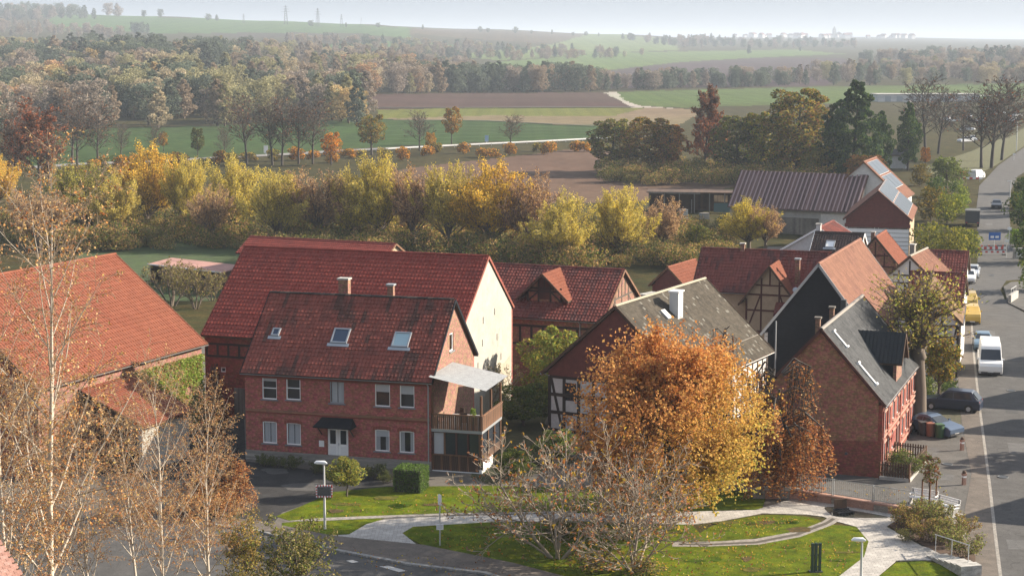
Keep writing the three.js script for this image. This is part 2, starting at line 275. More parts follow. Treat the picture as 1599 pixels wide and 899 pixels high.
for (const q of [[[592, 884], [606, 883], [636, 891], [622, 892.5]], [[540, 875], [550, 874], [560, 877], [549, 878.5]], [[690, 908], [704, 907], [736, 915], [722, 917]]]) sheet('road_marking', 'white dash on the foreground road', q, SM.line, .024, { thick: .01 });
sheet('lawn', 'park lawn between path and foreground pavement', [[625, 832], [640, 822], [760, 814], [900, 812], [1080, 818], [1100, 840], [1180, 850], [1250, 838], [1300, 819], [1338, 822], [1358, 843], [1352, 868], [1310, 905], [1250, 960], [900, 960], [900, 904], [800, 878], [660, 851]], SM.lawn, .020, { smooth: false });
sheet('path', 'pale paved path curving through the park', [[520, 836], [545, 834], [572, 818], [600, 811], [640, 808], [760, 804], [900, 801], [1050, 799], [1180, 796], [1232, 780], [1250, 774], [1430, 806], [1395, 815], [1385, 822], [1440, 852], [1475, 862], [1455, 874], [1400, 875], [1372, 899], [1340, 930], [1270, 930], [1310, 900], [1350, 869], [1357, 845], [1338, 822], [1308, 814], [1285, 806], [1260, 803], [1190, 801], [1120, 814], [1075, 819], [900, 813], [760, 815], [645, 822], [628, 832], [652, 851], [600, 845]], SM.path, .026);
sheet('path', 'narrow gravel strip along the lawn', [[440, 814], [500, 808.5], [560, 806], [700, 801], [900, 797.5], [900, 800], [700, 804], [560, 810], [500, 813]], SM.gravel, .030, { thick: .03 });
sheet('lawn', 'small lens of lawn above the dry channel', [[1085, 840], [1120, 818], [1190, 804], [1255, 806], [1282, 814], [1240, 829], [1180, 840], [1110, 845]], SM.lawn, .034, { smooth: true });
sheet('stream_bed', 'gravelly dry stream bed winding through the lawn', [[1050, 846], [1110, 845], [1180, 841], [1240, 830], [1285, 814], [1296, 806], [1313, 810], [1298, 820], [1250, 838], [1185, 850], [1100, 853], [1050, 853]], SM.gravel, .030);
sheet('stream_bed', 'dark wet bottom of the stream channel', [[1060, 848], [1110, 848.5], [1180, 845], [1242, 833], [1290, 815], [1300, 808.5], [1305, 810.5], [1293, 818], [1247, 835.5], [1182, 848], [1105, 851], [1060, 850.5]], std(.1, .085, .065, { map: rep(T.mottle, .8) }), .036, { thick: .03 });
sheet('water', 'shallow basin below the sandstone wall', [[1288, 793], [1300, 791], [1335, 797], [1380, 805], [1385, 808], [1330, 808], [1302, 805]], SM.water, .034, { smooth: true, thick: .03 });
sheet('flower_bed', 'brown mulched bed of shrubs beside the path', [[1388, 820], [1410, 806], [1470, 798], [1500, 825], [1524, 868], [1524, 896], [1500, 880], [1445, 852]], SM.soil, .032);
sheet('lawn', 'lawn corner below the stone steps', [[1371, 901], [1400, 878], [1440, 875], [1468, 880], [1500, 899], [1500, 940], [1345, 940]], SM.lawn, .034);
sheet('plaza', 'light paved bench terrace', [[1440, 802], [1480, 793], [1506, 803], [1512, 862], [1500, 826], [1470, 798]], SM.path, .038);
const gut = [[1518, 480], [1522, 540], [1527, 590], [1533, 640], [1541, 700], [1549, 760], [1557, 830], [1566, 899], [1574, 970]];
sheet('street', 'long asphalt village street', [...gut, [1900, 970], [1760, 700], [1660, 540], [1599, 487], [1572, 472], [1563, 452], [1572, 438], [1660, 432], [1660, 412], [1592, 408], [1580, 370], [1577, 330], [1578, 300], [1590, 275], [1640, 245], [1700, 215], [1650, 205], [1606, 226], [1560, 258], [1530, 290], [1525, 330], [1528, 370], [1527, 420], [1512, 450]], SM.asphalt, .016);
sheet('pavement', 'brown pavement along the street', [...gut.map(([x, y]) => [x - (y - 65) * .0035, y]), [1545, 970], [1522, 899], [1513, 860], [1506, 803], [1518, 740], [1508, 690], [1500, 640], [1497, 590], [1500, 540], [1500, 480]], SM.pavement, .022, { thick: .03 });
sheet('gutter', 'pale stone gutter between pavement and street', [...gut, ...gut.map(([x, y]) => [x - (y - 65) * .0065, y]).reverse()], std(.36, .33, .29, { map: rep(T.stone, .8) }), .028, { thick: .03 });
sheet('driveway', 'worn grass parking strip beside the parked cars', [[1448, 665], [1470, 640], [1500, 628], [1503, 675], [1480, 684]], std(.17, .155, .09, { map: rep(T.grass, .3) }), .020);
sheet('pavement', 'kerbed pavement curving at the junction', [[1568, 447], [1580, 440], [1660, 436], [1700, 470], [1750, 560], [1690, 540], [1610, 489], [1575, 472]], SM.asphaltOld, .13, { thick: .16 });
sheet('verge', 'green verge beside the far street', [[1490, 290], [1556, 258], [1604, 225], [1640, 208], [1600, 200], [1520, 235], [1440, 262]], SM.dryLawn, .010);
function ribbon(name, label, pts, w, mat, y, th = .1) { // a strip of width w metres along points of the land
  const m = new MB(true), q = pts.map(([x, py]) => { const p = land(x, py); p.y += y; return p; }), L = [], R = [];
  q.forEach((p, i) => { const d = q[Math.min(i + 1, q.length - 1)].clone().sub(q[Math.max(0, i - 1)]).setY(0).normalize(); L.push(p.clone().add(V(d.z * w / 2, 0, -d.x * w / 2))); R.push(p.clone().add(V(-d.z * w / 2, 0, d.x * w / 2))); });
  for (let i = 0; i + 1 < q.length; i++) m.quad(L[i], L[i + 1], R[i + 1], R[i]);
  return tag(m.build(name, mat, scene), label, null, null, 'structure');
}
ribbon('road', 'pale bypass road across the valley', [[-60, 270], [20, 264], [130, 257], [250, 252], [380, 245], [450, 241], [540, 236], [700, 228], [850, 221], [960, 215], [1030, 210]], 7, std(.34, .32, .30, { map: rep(T.asphalt, .1) }), .12);
ribbon('road', 'far road beyond the green field', [[1380, 152], [1500, 150], [1640, 148]], 9, std(.45, .44, .42), .2);
ribbon('hedge_bank', 'dark ditch line below the ploughed field', [[585, 169], [700, 168.5], [900, 168], [990, 167.5]], 7, std(.05, .045, .03), .3);
ribbon('hedge_bank', 'dark ditch line above the green meadow', [[600, 187], [760, 189.5], [930, 197.5]], 3, std(.06, .05, .03), .3);

// repairs, covers and worn spots
{
  reseed(201); const patch = std(.072, .07, .07, { map: rep(T.asphalt, .3) }), pale = std(.15, .145, .14, { map: rep(T.asphalt, .2) });
  const rag = (x, y, rx, ry, n = 11) => Array.from({ length: n }, (_, i) => { const a = i / n * 6.2832, k = rr(.7, 1.15); return [x + Math.cos(a) * rx * k, y + Math.sin(a) * ry * k]; });
  for (const [x, y, w, h, p] of [[1590, 700, 16, 9, 1], [1575, 470, 8, 3, 0], [1545, 455, 10, 3, 0], [1548, 520, 7, 4, 1], [1585, 560, 12, 4, 0], [1580, 640, 10, 5, 0], [1590, 850, 18, 8, 1], [1560, 380, 7, 2, 0], [1545, 350, 6, 2, 1], [1572, 790, 8, 7, 0]]) sheet('asphalt_patch', 'old repair patch in the street asphalt', [[x - w, y - h], [x + w * .9, y - h * .8], [x + w, y + h], [x - w * .8, y + h * .9]], p ? pale : patch, .0205, { thick: .006 });
  for (const [x, y, w, h] of [[1440, 705, 26, 9], [1330, 768, 30, 5], [1480, 745, 14, 6], [1415, 780, 24, 5], [480, 760, 40, 6], [430, 735, 22, 5]]) sheet('asphalt_patch', 'worn pale spot in the yard asphalt', rag(x, y, w, h), x < 600 ? SM.asphalt : pale, .0165, { thick: .005, smooth: true });
  for (const [x, y] of [[1567, 745], [1580, 610], [1549, 430], [1480, 725], [620, 872]]) { const c = P(x, y), m = thing('manhole_cover', ['round iron manhole cover in the street beside the farther bollard', 'round iron manhole cover in the street beside the white van', 'round iron manhole cover at the road bend', 'round iron manhole cover in the forecourt', 'round iron manhole cover in the foreground road'][[1567, 1580, 1549, 1480, 620].indexOf(x)], 'manhole cover', c); const d = mesh('lid', new THREE.CylinderGeometry(.33, .33, .03, 20), M.metalDark, m); d.position.y = .022; const r = mesh('ring', new THREE.TorusGeometry(.37, .035, 5, 24).rotateX(Math.PI / 2), M.metalDark, m); r.position.y = .018; }
  const worn = phys(.24, .23, .06, { map: rep(T.grass, .3) }), dark = phys(.12, .20, .01, { map: rep(T.grass, .25) }), bare = phys(.22, .16, .09, { map: rep(T.grass, .4) });
  for (let i = 0; i < 30; i++) { const L = [[500, 785, 380, 14], [650, 830, 420, 10], [1080, 872, 250, 18], [1130, 822, 120, 7]][i % 4]; sheet('worn_grass', 'uneven patch of grass in the lawn', rag(L[0] + rnd() * L[2], L[1] + (rnd() - .5) * 2 * L[3], rr(8, 26), rr(1.5, 5), 9), [worn, dark, dark, bare, worn][i % 5], .0375, { thick: .004, smooth: true }); }
  for (let k = 0; k < 9; k++) { const y0 = 145.5 + k * 2.2, m = [[1010 + k * 12, y0], [1130 + k * 8, y0 - 3.5], [1300, y0 - 7]]; ribbon('tractor_track', 'pair of tractor lines in the light green field', m, 1.1, GM.winterGreenDark ||= std(.10, .16, .04), .05); }
  for (let k = 0; k < 5; k++) ribbon('tractor_track', 'faint tractor line in the green meadow', [[560, 198 + k * 7], [740, 196 + k * 6], [930, 200 + k * 4]], .9, GM.meadowDark ||= std(.05, .11, .03), .05);
}
// ---------------------------------------------------------------- houses
const ROT = { front: 0, right: Math.PI / 2, back: Math.PI, left: -Math.PI / 2 };
class House { // q: centre x, centre z, angle of the ridge, length, width, eave height, ridge height
  constructor(name, label, category, q, o = {}) {
    const [cx, cz, a, L, W, he, hr] = q; Object.assign(this, { L, W, he, hr, a, o });
    this.g = thing(name, label, category, [cx, o.y || 0, cz], -a, o.group);
    this.y0 = o.y || 0;
    const ov = this.ov = o.ov ?? .38; this.l = L / 2 - (o.ovx ?? ov * .7); this.wf = W / 2 - ov; this.Wb = W / 2 * (o.back ?? 1); this.wb = this.Wb - ov;
    this.tan = (hr - he) / (W / 2); this.holes = { front: [], right: [], back: [], left: [] };
    this.inv = new THREE.Matrix4(); this.g.updateMatrixWorld(true); this.inv.copy(this.g.matrixWorld).invert();
  }
  off(side) { return side === 'front' ? this.wf : side === 'back' ? this.wb : this.l; }
  at(side, s, h, z = 0) { return V(s, h, this.off(side) + z).applyAxisAngle(V(0, 1, 0), ROT[side]); }
  under(z) { return this.hr - this.tan * Math.abs(z) - .2; }
  local(px, py) { const o = V(0, EYE, 0).applyMatrix4(this.inv), d = ray(px, py).transformDirection(this.inv); return [o, d]; }
  wall_px(side, px, py) { const [o, d] = this.local(px, py); o.applyAxisAngle(V(0, 1, 0), -ROT[side]); d.applyAxisAngle(V(0, 1, 0), -ROT[side]); const t = (this.off(side) - o.z) / d.z; return [o.x + d.x * t, o.y + d.y * t]; }
  roof_px(px, py, sgn = 1) { const [o, d] = this.local(px, py); const n = V(0, 1, sgn * this.tan), t = (this.hr - n.dot(o)) / n.dot(d); const p = o.addScaledVector(d, t); return [p.x, p.z, p.y]; }
  put(m, side, s, h, z = 0) { m.position.copy(this.at(side, s, h, z)); m.rotation.y = ROT[side]; return m; }
  walls(mat, mats = {}) {
    const { l, wf, wb } = this, t = .3;
    for (const side of ['front', 'right', 'back', 'left']) {
      const sh = new THREE.Shape();
      if (side === 'front' || side === 'back') { const top = this.under(this.off(side)); sh.moveTo(-l, 0); sh.lineTo(l, 0); sh.lineTo(l, top); sh.lineTo(-l, top); }
      else { const k = side === 'right' ? -1 : 1, e = t; const pts = [[k * (wf - e), 0], [k * (wf - e), this.under(wf - e)], [0, this.under(0)], [-k * (wb - e), this.under(wb - e)], [-k * (wb - e), 0]]; if (side === 'right') pts.reverse(); pts.reverse(); pts.forEach(([x, y], i) => i ? sh.lineTo(x, y) : sh.moveTo(x, y)); }
      for (const [s, h, w, hh] of this.holes[side]) { const p = new THREE.Path(); p.moveTo(s - w / 2, h); p.lineTo(s - w / 2, h + hh); p.lineTo(s + w / 2, h + hh); p.lineTo(s + w / 2, h); sh.holes.push(p); }
      const g = new THREE.ExtrudeGeometry(sh, { depth: t, bevelEnabled: false }); g.translate(0, 0, -t);
      this.put(mesh('wall', g, mats[side] || mat, this.g), side, 0, 0);
    }
    return this;
  }
  clad(side, pts, mat, z = .05, name = 'cladding') { const sh = new THREE.Shape(); pts.forEach(([x, y], i) => i ? sh.lineTo(x, y) : sh.moveTo(x, y)); for (const [s, h, w, hh] of this.holes[side]) { const p = new THREE.Path(); p.moveTo(s - w / 2, h); p.lineTo(s - w / 2, h + hh); p.lineTo(s + w / 2, h + hh); p.lineTo(s + w / 2, h); if (h > Math.min(...pts.map((q) => q[1])) && h + hh < Math.max(...pts.map((q) => q[1]))) sh.holes.push(p); } const g = new THREE.ExtrudeGeometry(sh, { depth: z, bevelEnabled: false }); return this.put(mesh(name, g, mat, this.g), side, 0, 0, .002); }
  win(side, s, h, w, hh, o = {}) {
    this.holes[side].push([s, h, w, hh]);
    const m = this.put(winMesh(w, hh, o, this.g), side, s, h); return m;
  }
  winPx(side, x0, y0, x1, y1, o) { const a = this.wall_px(side, x0, y1), b = this.wall_px(side, x1, y0), c = this.wall_px(side, (x0 + x1) / 2, y1), e = this.wall_px(side, (x0 + x1) / 2, y0); return this.win(side, (a[0] + b[0]) / 2, c[1], Math.abs(b[0] - a[0]), e[1] - c[1], o); }
  roof(f, b = {}) {
    const { L, W, hr, he, Wb, tan } = this, len = Math.hypot(W / 2, hr - he), k = Wb / (W / 2), m = new MB(true), th = .12;
    const slab = (sg, kk) => { const e = W / 2 * kk, y = hr - tan * e; m.quad(V(-L / 2, y, sg * e), V(L / 2, y, sg * e), V(L / 2, hr, 0), V(-L / 2, hr, 0)); m.quad(V(-L / 2, y - th, sg * e), V(-L / 2, hr - th, 0), V(L / 2, hr - th, 0), V(L / 2, y - th, sg * e)); m.quad(V(-L / 2, y - th, sg * e), V(L / 2, y - th, sg * e), V(L / 2, y, sg * e), V(-L / 2, y, sg * e)); for (const x of [-L / 2, L / 2]) m.quad(V(x, y - th, sg * e), V(x, y, sg * e), V(x, hr, 0), V(x, hr - th, 0)); };
    slab(1, 1); slab(-1, k);
    const r = this.r = m.build('roof', f.under || M.woodDark, this.g), c = Math.cos(Math.atan(tan)), s = Math.sin(Math.atan(tan));
    const tiles = (sg, l, st) => { const t = new MB(true); tileField(t, V(sg > 0 ? -L / 2 : L / 2, hr - s * l + .012 * c, sg * c * l + sg * .012 * s), V(sg, 0, 0), V(0, s, -sg * c), V(0, c, sg * s), L, l, st); t.build('roof_tiles', st.mat || M.tile, r, 'stuff'); };
    tiles(1, len, f); if (b !== null) tiles(-1, len * k, { ...f, tw: .5, th: .5, ...b });
    const rt = new MB(true), rc = f.ridge || f.col; // ridge caps, one after the other
    for (let x = -L / 2; x < L / 2 - .1; x += .4) { const cc = rc(x, 0, rnd()), x1 = Math.min(x + .42, L / 2), q = [], n = 5; for (let i = 0; i <= n; i++) { const an = Math.PI * i / n; q.push([Math.cos(an) * .15, Math.sin(an) * .12]); } for (let i = 0; i < n; i++) rt.quad(V(x, hr + .01 + q[i][1], q[i][0]), V(x1, hr + .03 + q[i][1], q[i][0] * 1.1), V(x1, hr + .03 + q[i + 1][1], q[i + 1][0] * 1.1), V(x, hr + .01 + q[i + 1][1], q[i + 1][0]), cc, [0, 0, .4, 0, .4, .1, 0, .1]); }
    rt.build('ridge_tiles', f.mat || M.tile, r, 'stuff');
    if (f.verge) for (const x of [-L / 2 - .025, L / 2 + .025]) for (const [sg, l] of [[1, len], [-1, len * k]]) { const bd = mesh('verge_board', UNIT, f.verge, r); bd.scale.set(.045, .22, l); bd.position.set(x, hr - s * l / 2 - .03, sg * c * l / 2); bd.rotation.x = sg * Math.atan(tan); }
    return this;
  }
  gutter(sg = 1, mat = M.zinc, pipe) {
    const { L, W, he, Wb, hr, tan } = this, e = sg > 0 ? W / 2 : Wb, y = hr - tan * e, m = new MB(), n = 6, R = .075; let pr = null;
    for (let i = 0; i <= n; i++) { const a = Math.PI + Math.PI * i / n, p = [y - .02 + Math.sin(a) * R, sg * (e + .05) + Math.cos(a) * R]; if (pr) { m.quad(V(-L / 2, pr[0], pr[1]), V(L / 2, pr[0], pr[1]), V(L / 2, p[0], p[1]), V(-L / 2, p[0], p[1])); } pr = p; }
    m.build('gutter', mat, this.g);
    for (const x of pipe || []) { const t = new MB(), z = sg > 0 ? this.wf + .07 : -this.wb - .07; t.tube([V(x, y - .08, sg * (e + .05)), V(x, y - .3, z), V(x, .05, z)], [.05, .05, .05], 7); t.build('downpipe', mat, this.g); }
    return this;
  }
  beams(side, list, mat, o = {}) { // [s0, h0, s1, h1, width]: every beam its own mesh, a little proud of the wall
    for (const [a, b, c, d, w = .2] of list) { const m = mesh(o.name || 'timber_beam', UNIT, mat, this.g), len = Math.hypot(c - a, d - b), tilt = Math.abs(b - d) > .05 && Math.abs(a - c) > .05; m.scale.set(w, len, .06); const qz = new THREE.Quaternion().setFromAxisAngle(V(0, 0, 1), -Math.atan2(c - a, d - b)), qy = new THREE.Quaternion().setFromAxisAngle(V(0, 1, 0), ROT[side]); m.position.copy(this.at(side, (a + c) / 2, (b + d) / 2, (o.z || 0) + (tilt ? -.006 : Math.abs(a - c) > .05 ? .003 : .006))); m.quaternion.copy(qy.multiply(qz)); }
  }
  frame(side, s0, s1, h0, h1, mat, o = {}) { // posts, rails and braces of a half-timbered wall
    const n = o.n || Math.round((s1 - s0) / 1.2), r = o.rails || 3, L = [], w = o.w || .18;
    for (let i = 0; i <= n; i++) { const s = s0 + (s1 - s0) * i / n; L.push([s, h0, s, h1, w]); }
    for (let j = 0; j <= r; j++) { const h = h0 + (h1 - h0) * j / r; L.push([s0, h, s1, h, w]); }
    const d = (s1 - s0) / n; if (o.brace !== false) { L.push([s0 + d * .9, h0, s0 + .1, h1, w * .85], [s1 - d * .9, h0, s1 - .1, h1, w * .85]); if (n > 5) { const k = Math.floor(n / 2); L.push([s0 + d * k, h0, s0 + d * (k + .9), h1, w * .85]); } }
    this.beams(side, L, mat, o);
  }
  chimney(x, z, top, wx, wz, mat, o = {}) { const b = this.hr - this.tan * Math.abs(z) - .6, m = new MB(true); m.box(x, (b + top) / 2, z, wx, top - b, wz); const c = m.build('chimney', mat, this.g); if (o.cap !== false) { const k = new MB(true); k.box(x, top + .06, z, wx + .16, .12, wz + .16); k.build('chimney_cap', o.capMat || M.concrete, c); if (o.pot) { const p = new MB(); p.tube([V(x, top + .1, z), V(x, top + .5, z)], [.12, .1], 8); p.build('chimney_pot', o.pot, c); } } if (o.flash) { const f = new MB(true); f.box(x, this.hr - this.tan * Math.abs(z) - .02, z + (z > 0 ? .1 : -.1), wx + .25, .12, wz + .5); f.build('flashing', M.zinc, c); } return c; }
  skylight(px, py, w, h, tint, open) { const [x, z, y] = this.roof_px(px, py); const gq = new THREE.Group(); gq.name = 'skylight'; this.g.add(gq); gq.position.set(x, y + .09, z); gq.rotation.x = Math.atan(this.tan) - Math.PI / 2 + Math.PI / 2; const f = new MB(true); for (const [a, b, c, d] of [[0, h / 2, w + .12, .1], [0, -h / 2, w + .12, .1], [-w / 2, 0, .1, h], [w / 2, 0, .1, h]]) f.box(a, .07, b, c, .14, d); const fr = f.build('skylight_frame', M.zinc, gq); const p = mesh('pane', UNIT, tint, gq); p.scale.set(w - .1, .03, h - .1); p.position.set(0, .06, 0); const ap = mesh('flashing', UNIT, M.zinc, gq); ap.scale.set(w + .5, .03, .28); ap.position.set(0, .04, h / 2 + .2); return gq; }
}
const winCache = {};
function winMesh(w, hh, o, parent) {
  w = Math.round(w * 20) / 20; hh = Math.round(hh * 20) / 20; const k = [w, hh, o.mull ?? 1, o.tr ?? 0, o.t ?? .07, o.grid ? 1 : 0].join();
  const c = winCache[k] ||= (() => {
    const t = o.t ?? .07, f = new MB(true), z = -.1, D = .07; f.box(-w / 2 + t / 2, hh / 2, z, t, hh, D); f.box(w / 2 - t / 2, hh / 2, z, t, hh, D); f.box(0, t / 2, z, w - 2 * t, t, D); f.box(0, hh - t / 2, z, w - 2 * t, t, D);
    const n = o.mull ?? 1; for (let i = 1; i <= n; i++) f.box(-w / 2 + w * i / (n + 1), hh / 2, z + .004, t * .8, hh - 2 * t, D); if (o.tr) f.box(0, hh * o.tr, z + .008, w - 2 * t, t * .8, D); if (o.grid) for (const q of [.33, .66]) f.box(0, hh * q, z + .004, w - 2 * t, .04, D);
    return [f.geo(), new THREE.PlaneGeometry(w - t, hh - t).translate(0, hh / 2, z), (() => { const c = new THREE.PlaneGeometry(w * .36, hh * .94, 12, 1), q = c.attributes.position; for (let i = 0; i < q.count; i++) q.setZ(i, Math.sin(q.getX(i) / w * 60) * .03); c.computeVertexNormals(); return c.translate(0, hh * .48, z - .12); })(), new THREE.BoxGeometry(w + .2, .07, .26).translate(0, -.04, -.03), new THREE.PlaneGeometry(w + .1, hh + .1).translate(0, hh / 2, z - .45)];
  })();
  const m = mesh('window', c[0], o.frame || M.frame, parent); mesh('pane', c[1], o.glass || M.glassDark, m);
  if (o.curtain) for (const s of [-1, 1]) { const q = mesh('curtain', c[2], M.curtain, m); q.position.x = s * w * (o.curtain === 2 ? .32 : .22); q.scale.x = o.curtain === 2 ? .7 : 1.05; }
  if (o.blind) { const q = mesh('blind', UNIT, M.curtain, m); q.scale.set(w - .1, hh * o.blind, .02); q.position.set(0, hh * (1 - o.blind / 2) - .05, -.15); }
  if (o.sill !== false) mesh('sill', c[3], o.sillMat || M.sill, m);
  if (o.glass === M.glass) mesh('room_shade', c[4], M.dark, m);
  return m;
}
// rows of tiles on a slope: each tile has its own colour, wave and lip
function tileField(m, o, ax, up, n, L, S, st) {
  const tw = st.tw || .24, th = st.th || .34, rows = Math.max(1, Math.round(S / th)), h = S / rows, lip = st.lip ?? .045, pan = st.pan ? [0, .05, .035, 0] : [0, 0], amp = 1;
  const pt = (u, s, e) => V(o.x + ax.x * u + up.x * s + n.x * e, o.y + ax.y * u + up.y * s + n.y * e, o.z + ax.z * u + up.z * s + n.z * e);
  for (let r = 0; r < rows; r++) {
    const s0 = r * h, s1 = Math.min(S, s0 + h * 1.04), sh = st.pan ? 0 : (r % 2) * tw / 2; let u = -sh;
    const lr = lip * (.8 + .4 * rnd());
    while (u < L - .01) {
      const a = Math.max(0, u), b = Math.min(L, u + tw); u += tw; if (b - a < .02) continue;
      const c = st.col(a, s0, rnd()), e0 = lr + (rnd() - .5) * (st.jit ?? .014), k = pan.length - 1;
      for (let i = 0; i < k; i++) {
        const u0 = a + (b - a) * i / k, u1 = a + (b - a) * (i + 1) / k, A = pt(u0, s0, e0 + pan[i]), B = pt(u1, s0, e0 + pan[i + 1]), C = pt(u1, s1, .008 + pan[i + 1]), D = pt(u0, s1, .008 + pan[i]);
        m.quad(A, B, C, D, c, [u0, s0, u1, s0, u1, s1, u0, s1]); m.quad(pt(u0, s0, pan[i] - .01), pt(u1, s0, pan[i + 1] - .01), B, A, c, [u0, s0, u1, s0, u1, s0 + .04, u0, s0 + .04]);
      }
    }
  }
}
const tcol = (base, v, dark, amt, sc = 2.2, sx = 0) => (u, s, q) => { const n = wn(u * 20 + sx, s * 9, 6 * sc) * .45 + wn(u * 30 + sx + 91, s * 7, 3 * sc) * .55, k = Math.max(0, Math.min(1, (n - (1 - amt)) * 4)), j = 1 + v * (q - .5) * 2; return [0, 1, 2].map((i) => (base[i] * (1 - k) + dark[i] * k) * j); };
const dormer = (H, o) => { // a gabled dormer on the front slope: x, width, front z, wall base, eave and ridge heights
  const D = new THREE.Group(); D.name = 'dormer'; H.g.add(D); const { x, w, z, h0, he, hr } = o, back = (H.hr - hr) / H.tan - .3, dep = z - back, t = (hr - he) / (w / 2);
  const sh = new THREE.Shape(); sh.moveTo(-w / 2, h0); sh.lineTo(w / 2, h0); sh.lineTo(w / 2, he - .1); sh.lineTo(0, hr - .14); sh.lineTo(-w / 2, he - .1); if (o.hole) { const [hx, hy, hw, hh] = o.hole; const p = new THREE.Path(); p.moveTo(hx - hw / 2, hy); p.lineTo(hx - hw / 2, hy + hh); p.lineTo(hx + hw / 2, hy + hh); p.lineTo(hx + hw / 2, hy); sh.holes.push(p); }
  const g = new THREE.ExtrudeGeometry(sh, { depth: .25, bevelEnabled: false }); g.translate(x, 0, z - .25); mesh('wall', g, o.wall, D);
  for (const s of [-1, 1]) { const c = mesh('wall', UNIT, o.cheek || o.wall, D); c.scale.set(.2, he - .12 - h0, dep - .25); c.position.set(x + s * (w / 2 - .1), (he - .12 + h0) / 2, back + (dep - .25) / 2); }
  const ovx = o.ov ?? .35, c = Math.cos(Math.atan(t)), s = Math.sin(Math.atan(t)), S = (w / 2 + ovx) / c, Lz = dep + (o.ovz ?? .35) + (back < 0 ? 0 : 0);
  for (const k of [-1, 1]) {
    const q = new MB(true), e = k * (w / 2 + ovx), y = hr - t * (w / 2 + ovx), z1 = z + (o.ovz ?? .35), z0 = z1 - Lz; for (const dy of [0, -.1]) q.quad(V(x, hr + dy, z0), V(x, hr + dy, z1), V(x + e, y + dy, z1), V(x + e, y + dy, z0)); q.quad(V(x, hr - .1, z1), V(x, hr, z1), V(x + e, y, z1), V(x + e, y - .1, z1)); q.quad(V(x + e, y, z0), V(x + e, y, z1), V(x + e, y - .1, z1), V(x + e, y - .1, z0)); q.build('roof', o.under || M.woodDark, D);
    const m = new MB(true); tileField(m, V(x + e, y + .012, k > 0 ? z1 : z0), V(0, 0, -k), V(-k * c, s, 0), V(k * s, c, 0), Lz, S, o.tile); m.build('roof_tiles', o.tile.mat || M.tile, D, 'stuff');
    const bd = mesh('verge_board', UNIT, o.verge || M.woodDark, D); bd.scale.set(S, .18, .05); bd.position.set(x + e / 2, (hr + y) / 2 - .04, z1 + .027); bd.rotation.z = -k * Math.atan(t);
  }
  if (o.win) { const [sx, sy, sw, swh, wo] = o.win; const m = winMesh(sw, swh, wo || {}, D); m.position.set(x + sx, sy, z); }
  return D;
};
const R_OLD = { tw: .27, th: .36, pan: true, col: tcol([.30, .085, .063], .17, [.13, .06, .048], .5, 2.6), jit: .03 };
const R_BARN = { tw: .30, th: .42, pan: true, col: tcol([.34, .072, .054], .12, [.27, .06, .05], .45, 3, 300), jit: .02, lip: .05 };
const R_ORANGE = { tw: .30, th: .40, pan: true, col: tcol([.33, .112, .065], .10, [.30, .095, .055], .45, 3, 600), lip: .06 };
const R_DARKRED = { tw: .30, th: .40, pan: true, col: tcol([.26, .075, .06], .16, [.15, .06, .055], .5, 2.4, 900), jit: .03 };
const R_PINK = { tw: .30, th: .40, pan: true, col: tcol([.37, .185, .125], .12, [.30, .145, .105], .5, 2, 1200), jit: .025 };
const R_SLATE = { tw: .34, th: .26, lip: .02, jit: .008, col: tcol([.105, .108, .112], .16, [.075, .078, .082], .5, 2, 1500), mat: M.tileSlate };
const R_FIBRE = { tw: .26, th: .26, lip: .016, jit: .012, col: (u, s, q) => q > .965 ? [.24, .23, .20] : tcol([.115, .10, .08], .16, [.08, .07, .058], .55, 1.6, 1800)(u, s, q), mat: M.tileSlate };

